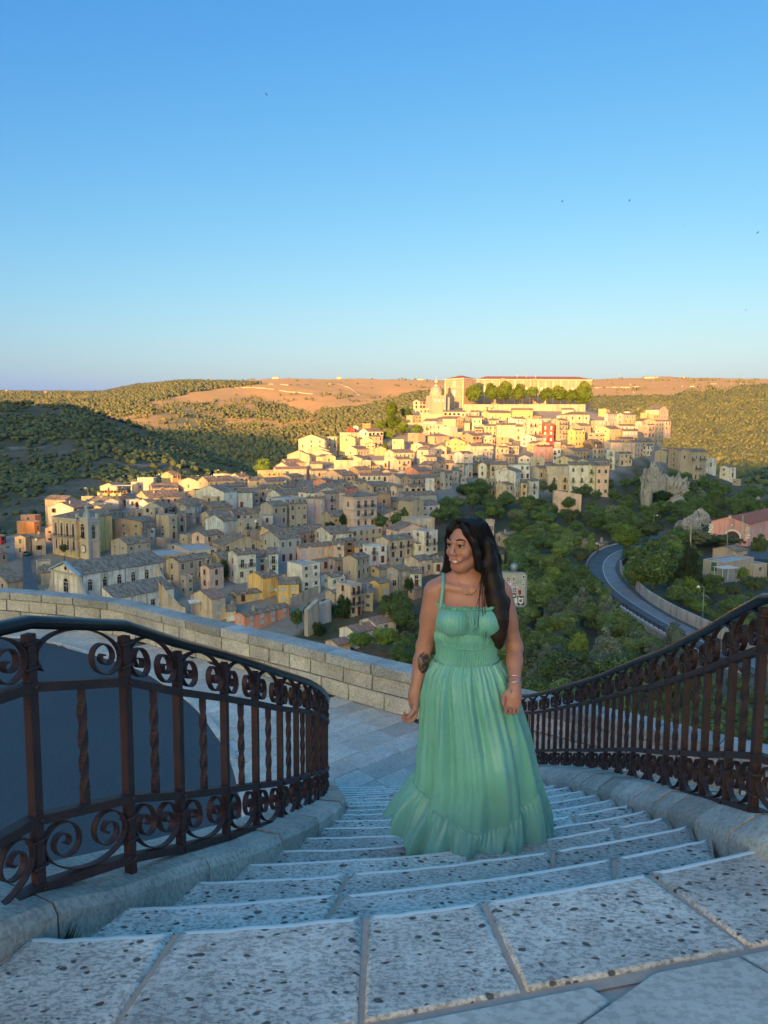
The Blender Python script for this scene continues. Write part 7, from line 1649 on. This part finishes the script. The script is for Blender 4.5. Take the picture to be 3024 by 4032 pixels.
# skirt
def xint(z,T): return float(np.interp(z,[a for a,_ in T],[b for _,b in T]))
XLt=[(.0,-.26),(.10,-.27),(.22,-.265),(.30,-.250),(.40,-.225),(.60,-.213),(.80,-.206),(.90,-.190),(.955,-.152)]
XRt=[(.0,.385),(.10,.385),(.22,.365),(.30,.350),(.40,.330),(.60,.285),(.80,.222),(.90,.188),(.955,.152)]
YFt=[(.0,-.22),(.20,-.21),(.40,-.205),(.60,-.19),(.80,-.165),(.90,-.140),(.955,-.112)]
YBt=[(.0,.30),(.30,.24),(.60,.19),(.80,.165),(.90,.145),(.955,.125)]
def smooth01(t): t=max(0,min(1,t)); return t*t*(3-2*t)
def seam_z(th): # th=0 right, pi left, -pi/2 front
    c=math.cos(th); s=math.sin(th); return .225+.155*abs(c)**1.6+(.05 if s>0 else 0)*s
def sk(th,z,fold=1.0,hang=0):
    c,s=math.cos(th),math.sin(th); xl,xr,yf,yb=xint(z,XLt),xint(z,XRt),xint(z,YFt),xint(z,YBt); cx=(xl+xr)/2; ax_=(xr-xl)/2; ay=-yf if s<0 else yb
    x=cx+ax_*c; y=ay*s
    d=(.955-z)/.955; n=1.0
    # deep hanging folds
    f=(.010*math.sin(th*19+.6+mnoise.noise(Vector((c*1.5,s*1.5,z*1.6)))*2.5)+.008*math.sin(th*31+2*mnoise.noise(Vector((c*2,s*2,z*2+4)))))*min(1,d*5+.25)*(1-.72*d)+.017*math.sin(th*11+1.3+mnoise.noise(Vector((c,s,z+9)))*2)*min(1,d*2)
    f+=.0035*math.sin(th*52)*max(0,1-d*5)
    # knee pushing the cloth forward
    k=math.exp(-(((x-.135)/.085)**2+((z-.50)/.13)**2)) if s<0 else 0; y-=.055*k; fq=f*(1-.6*k)*fold
    return Vector((x+c*fq,y+s*fq,z))
N=420; RZ=54; V=[];F=[]
for r_ in range(RZ+1):
    t=r_/RZ
    for k in range(N):
        th=2*math.pi*k/N; z=.955+(seam_z(th)-.955)*t
        p=sk(th,z); V.append(p)
for r_ in range(RZ):
    for k in range(N): a_=r_*N+k; b_=r_*N+(k+1)%N; F.append((a_,a_+N,b_+N,b_))
mk('skirt',V,F,M_MINT,woman,True)
V2=[];F2=[];RR=26
def hem(th):
    c,s=math.cos(th),math.sin(th); left=math.exp(-((abs(th)-math.pi)/.75)**2) if abs(th)>1.2 else 0
    left=max(0,-c)**2.2*(1 if s<.75 else .6)
    z=.015+.185*left*(1-.25*max(0,-s))+ (.012 if c>.8 else 0)
    x=(.405*c if c>0 else .300*c)-.10*left+.03; y=(.235*s if s<0 else .36*s)-.02*left
    if c>0: x=.395*c+.01
    return Vector((x,y,z-(.10*max(0,s))))
for r_ in range(RR+1):
    t=r_/RR
    for k in range(N):
        th=2*math.pi*k/N; th_=th if th<=math.pi else th-2*math.pi; zs=seam_z(th); a0=sk(th,zs,1.0); b0=hem(th_); p=a0.lerp(b0,t); c,s=math.cos(th),math.sin(th)
        bul=.022*math.sin(math.pi*min(1,t*1.0))*(1 if t<1 else 0)
        g1=.0055*math.sin(th*84+mnoise.noise(Vector((c*3,s*3,1)))*3)*math.exp(-t*4.5); nz_=mnoise.noise(Vector((c*2.2,s*2.2,t*.6)))
        f=.019*math.sin(th*17+2.2*nz_)*smooth01(t*1.6)+.010*math.sin(th*33+3*nz_)*smooth01(t*2)
        p+=Vector((c,s,0))*(bul*.6+g1+f+.008*(t>0)*(1-t)); 
        if r_==0: p+=Vector((c,s,0))*.001
        if t>.95: p.z+=.006*math.sin(th*34)
        V2.append(p)
for r_ in range(RR):
    for k in range(N): a_=r_*N+k; b_=r_*N+(k+1)%N; F2.append((a_,a_+N,b_+N,b_))
mk('hem_ruffle',V2,F2,M_MINT,woman,True)
P=[];
for k in range(N+1):
    th=2*math.pi*k/N; p=sk(th,seam_z(th)); c,s=math.cos(th),math.sin(th); P.append(p+Vector((c,s,0))*(.003+.003*math.sin(th*84))+Vector((0,0,.002*math.sin(th*60))))
m=MB(); m.tube(P,.0038,5,caps=False); m.build('ruffle_seam',M_MINT,woman,True)
# ---- jewellery
M_SILV=plain('silver',(.75,.75,.76),.22,1.0); M_GOLD=plain('rose_gold',(.80,.50,.36),.25,1.0)
def ring(c,d,r1,r2,rad,nm,mat):
    d=Vector(d).normalized(); a_=d.orthogonal().normalized(); b_=d.cross(a_); c=Vector(c); m=MB(); m.tube([c+(a_*math.cos(2*math.pi*k/32)*r1+b_*math.sin(2*math.pi*k/32)*r2) for k in range(33)],rad,7,caps=False); return m.build(nm,mat,woman,True)
dl=Lc-Lb
ring(Lb+dl*.80,dl+np.array([0,0,.05]),.034,.034,.0022,'bracelet',M_SILV); ring(Lb+dl*.92,dl+np.array([.03,0,.0]),.032,.032,.0022,'bracelet',M_SILV)
m=MB(); q=Vector(Lb+dl*.80)+Vector((.0,-.033,.010)); m.box(q,(.010,.010,.010)); m.build('charm',M_SILV,woman)
for dx_ in(-.014,-.005,.003): m=MB(); q=Vector(Lb+dl*.95)+Vector((dx_-.008,-.034,-.010)); m.box(q,(.006,.005,.013),rz=dx_*30); m.build('charm',M_SILV,woman)
m=MB(); P=[(-.052,-.020,1.350),(-.046,-.048,1.322),(-.028,-.072,1.296),(-.008,-.080,1.284),(.012,-.080,1.286),(.034,-.066,1.304),(.050,-.040,1.335)]; m.tube(resample(P,.008),.0013,5); m.build('necklace',M_GOLD,woman,True)
for x in(-.016,-.006,.005): m=MB(); m.box((x,-.085,1.283),(.010,.002,.006),rz=.2); m.build('pendant',M_GOLD,woman)
ring(Lc+np.array([-.030,-.060,-.082]),(-.3,-.3,-.9),.0105,.0105,.0015,'finger_ring',M_SILV)
# ---- details on the far plateau: dry-stone field walls, farmhouses, mast
def find_t(fn,px,py,lo=.3,hi=1.0):
    best=(1e9,lo)
    for k in range(120):
        t=lo+(hi-lo)*k/119; p=fn(px,t); q=proj(p)
        if abs(q[1]-py)<best[0]: best=(abs(q[1]-py),t)
    return fn(px,best[1])
M_FW=plain('field_wall_stone',(.60,.48,.34),.95,var=.3,scale=.05)
for fn,pts,l,lo in [(mh_fn,[(1340,1515),(1380,1530),(1420,1560)],'pale field wall curving down the dry plateau left of the domed church',.5),(mh_fn,[(1030,1512),(1150,1517),(1280,1512),(1340,1515)],'long pale field wall across the orange plateau',.5),(mh_fn,[(1100,1540),(1230,1552),(1330,1543)],'field wall on the lower orange slope',.5),(mh_fn,[(900,1530),(1000,1527),(1090,1535)],'field wall at the left of the orange plateau',.5),
    (rh_fn,[(2340,1528),(2480,1526),(2620,1520),(2750,1524)],'pale field wall along the right plateau',.4),(rh_fn,[(2478,1508),(2490,1530),(2496,1548)],'pale track running down the right plateau',.4),(rh_fn,[(2700,1512),(2860,1514),(3010,1506)],'field wall near the right skyline',.4)]:
    P=[find_t(fn,x,y,lo) for x,y in pts]; Q=[]
    for a_,b_ in zip(pts[:-1],pts[1:]):
        for k in range(8): x=a_[0]+(b_[0]-a_[0])*k/8; y=a_[1]+(b_[1]-a_[1])*k/8; Q.append(find_t(fn,x,y,lo))
    m=MB(); r=empty('field_wall',Q[0],0,l,'wall')
    for a_,b_ in zip(Q[:-1],Q[1:]):
        d=b_-a_; L=d.length
        if L<1: continue
        d.normalize(); n=Vector((-d.y,d.x,0)); c=(a_+b_)/2-Q[0]; m.box((c.x,c.y,c.z+1.0),(L,2.2,3.2),ax=(d,n.normalized(),Vector((0,0,1))))
    m.build('masonry',M_FW,r)
for fn,px,py,w_,h_,l in [(mh_fn,1085,1489,22,6,'pale farm building on the far skyline left of the college'),(mh_fn,1335,1491,16,7,'farmhouse on the skyline in the middle of the plateau'),(mh_fn,1475,1502,14,7,'farmhouse below the skyline near the domed church'),(mh_fn,1655,1497,20,5,'long low farm on the skyline just left of the college'),(mh_fn,830,1492,10,5,'tiny farmhouse on the skyline above the woods'),(rh_fn,2560,1489,50,5,'long pale farm complex on the right skyline'),(rh_fn,2690,1490,12,5,'tiny farmhouse on the right skyline'),(mh_fn,180,1548,12,5,'white farmhouse at the far left skyline'),(mh_fn,30,1540,20,5,'reddish farm at the far left skyline')]:
    p=find_t(fn,px,py,.4); s_=p.y/FPX; r=empty('farmhouse',p,0,l,'house'); m=MB(); w2,h2=w_*s_,h_*s_; m.box((0,0,h2/2-2),(w2,w2*.4,h2+4)); m.build('wall',WM['cream'],r)
    m=MB(); m.prism([(-w2/2-1,-w2*.2-1,h2),(w2/2+1,-w2*.2-1,h2),(w2/2+1,w2*.2+1,h2),(-w2/2-1,w2*.2+1,h2)],[(-w2/2,-.1,h2*1.5),(w2/2,-.1,h2*1.5),(w2/2,.1,h2*1.5),(-w2/2,.1,h2*1.5)]); m.build('roof',M_ROOFB,r)
p=find_t(rh_fn,2437,1489,.4); r=empty('radio_mast',p,0,'thin lattice radio mast on the right skyline','mast'); m=MB(); m.tube([(0,0,0),(0,0,24)],.7,4); m.build('mast',M_STEEL,r)
# swallows high in the sky
def bird(px,py,D,l,rz):
    p=W(px,py,D); m=MB(); V=[(0,.12,0),(0,-.14,.01),(-.30,.0,.10),(.30,.0,.10),(-.10,.06,.03),(.10,.06,.03),(0,0,-.03)]
    m.add(V,[(0,4,6),(4,2,6),(2,1,6),(1,3,6),(3,5,6),(5,0,6),(0,5,4),(4,5,1),(4,1,2),(5,3,1)]); o=m.build('bird',M_IRON,None); o.location=p; o.rotation_euler=(R(20),R(30),rz); o.scale=(.6,.6,.6); tag(o,l,'bird')
for a_ in [(1048,372,60,'swallow gliding highest in the sky left of centre',1),(1576,518,90,'tiny swallow in the upper middle of the sky',0),(2214,793,90,'small swallow right of the sky centre',2),(2478,790,80,'swallow in the right part of the sky',1),(2693,889,110,'distant swallow at the right of the sky',.5),(2983,916,80,'swallow near the right edge of the sky',2),(2936,1221,110,'lowest swallow near the right edge',1)]: bird(*a_)
# the air over the valley
hz=mk('haze',[(-9500,-3600,-161),(9500,-3600,-161),(9500,9000,-161),(-9500,9000,-161),(-9500,-3600,640),(9500,-3600,640),(9500,9000,640),(-9500,9000,640)],[(3,2,1,0),(4,5,6,7),(0,1,5,4),(1,2,6,5),(2,3,7,6),(3,0,4,7)],None)
hm=bpy.data.materials.new('haze_air'); hm.use_nodes=True; t_=hm.node_tree; t_.nodes.clear(); pv=t_.nodes.new('ShaderNodeVolumePrincipled'); pv.inputs['Color'].default_value=(.80,.88,1.0,1); pv.inputs['Density'].default_value=.000015; pv.inputs['Anisotropy'].default_value=.2; oo=t_.nodes.new('ShaderNodeOutputMaterial'); t_.links.new(pv.outputs[0],oo.inputs['Volume']); hz.data.materials.append(hm); hz['kind']='stuff'; tag(hz,'thin evening haze in the air over the valley','haze')
# ================================================================ LABELS for the houses
LMK=[('college block',1788,1545),('domed church',1716,1560),('bright red house',2157,1705),('pink red-roofed house',2145,1787),('stone palazzo',1435,2010),('clock tower',348,2130),('ochre church',230,2100),('cream church',330,2290),('salmon cube house',1260,1915),('tall flat-roofed white house',1195,2290),('yellow canopy house',1050,2310),('long pink balcony house',1240,2175),
 ('salmon orange house',1060,2450),('bright yellow-green tree',1036,1840),('pergola roof terrace',440,1940),('orange cubic house',110,2080),('sunlit hillside grove',1545,1660),('pale cliff',2590,1900),('white balcony house',2400,1820),('big brown stone house',510,2100),('arched beige tower house',2370,1890),('bright lemon house',1565,1755),('shaded upper street',1310,1750),('terrace wall',2100,1610),('woman',1800,2300),('mottled stone house',770,2260),('street lamps on the left ridge',820,1880)]
RW={'gl':'gabled tiled roof','gr':'gable facing the viewer','f':'flat roof','h':'hipped roof','m':'lean-to roof'}
CC={'one':1}
NUMW={1:'single-storey',2:'two-storey',3:'three-storey',4:'four-storey',5:'five-storey',6:'six-storey'}
used={}; todo=[]
for h in HOUSES:
    root=h[0]
    root['group']='houses of the hill town' if root.get('category')=='house' else (root.get('group') or 'landmark buildings of the hill town')
    if root.get('label'): used[root['label']]=1; continue
    todo.append(h)
def rel_(dx,dy):
    a=abs(dx);b=abs(dy)
    if a<b*.4: return 'above' if dy<0 else 'below'
    if b<a*.4: return 'right of' if dx>0 else 'left of'
    return ('upper ' if dy<0 else 'lower ')+('right of' if dx>0 else 'left of')
for h in todo:
    x,y=h[1],h[2]; L=sorted(LMK,key=lambda l:(l[1]-x)**2+((l[2]-y)*1.3)**2); col=CN[h[3]]; rf=RW[h[5]]
    if h[7] is M_ROOFR: rf='red tiled roof'
    elif h[7] is M_ROOFB: rf='brown tiled roof'
    elif h[7] is M_WHITER: rf='bright white roof'
    st=NUMW.get(h[4],'tall'); ok=False
    for adj in ('','small ','wide ','narrow '):
        if adj=='small ' and h[6]>60: continue
        if adj=='wide ' and h[6]<60: continue
        if adj=='narrow ' and h[6]>45: continue
        for l in L[:4]:
            d=math.hypot(l[1]-x,l[2]-y); pre='just ' if d<70 else ('' if d<170 else 'some way ')
            lab=f'{adj}{col} {st} house with {rf}, {pre}{rel_(x-l[1],y-l[2])} the {l[0]}'
            if lab not in used and len(lab.split())<=16: ok=True;break
        if ok: break
    if not ok:
        o=min((k for k in HOUSES if k is not h),key=lambda k:(k[1]-x)**2+(k[2]-y)**2); lab=f'{col} {st} house beside a {CN[o[3]]} one, {rel_(x-L[0][1],y-L[0][2])} the {L[0][0]}'
        n=2
        while lab in used and n<5: lab=lab.replace(' house beside',' house close beside') if n==2 else f'{["","","","second","third"][n]} '+lab; n+=1
    used[lab]=1; h[0]['label']=lab
for o in bpy.data.objects:
    if 'label' in o and len(o['label'].split())>16: o['label']=' '.join(o['label'].split()[:16])
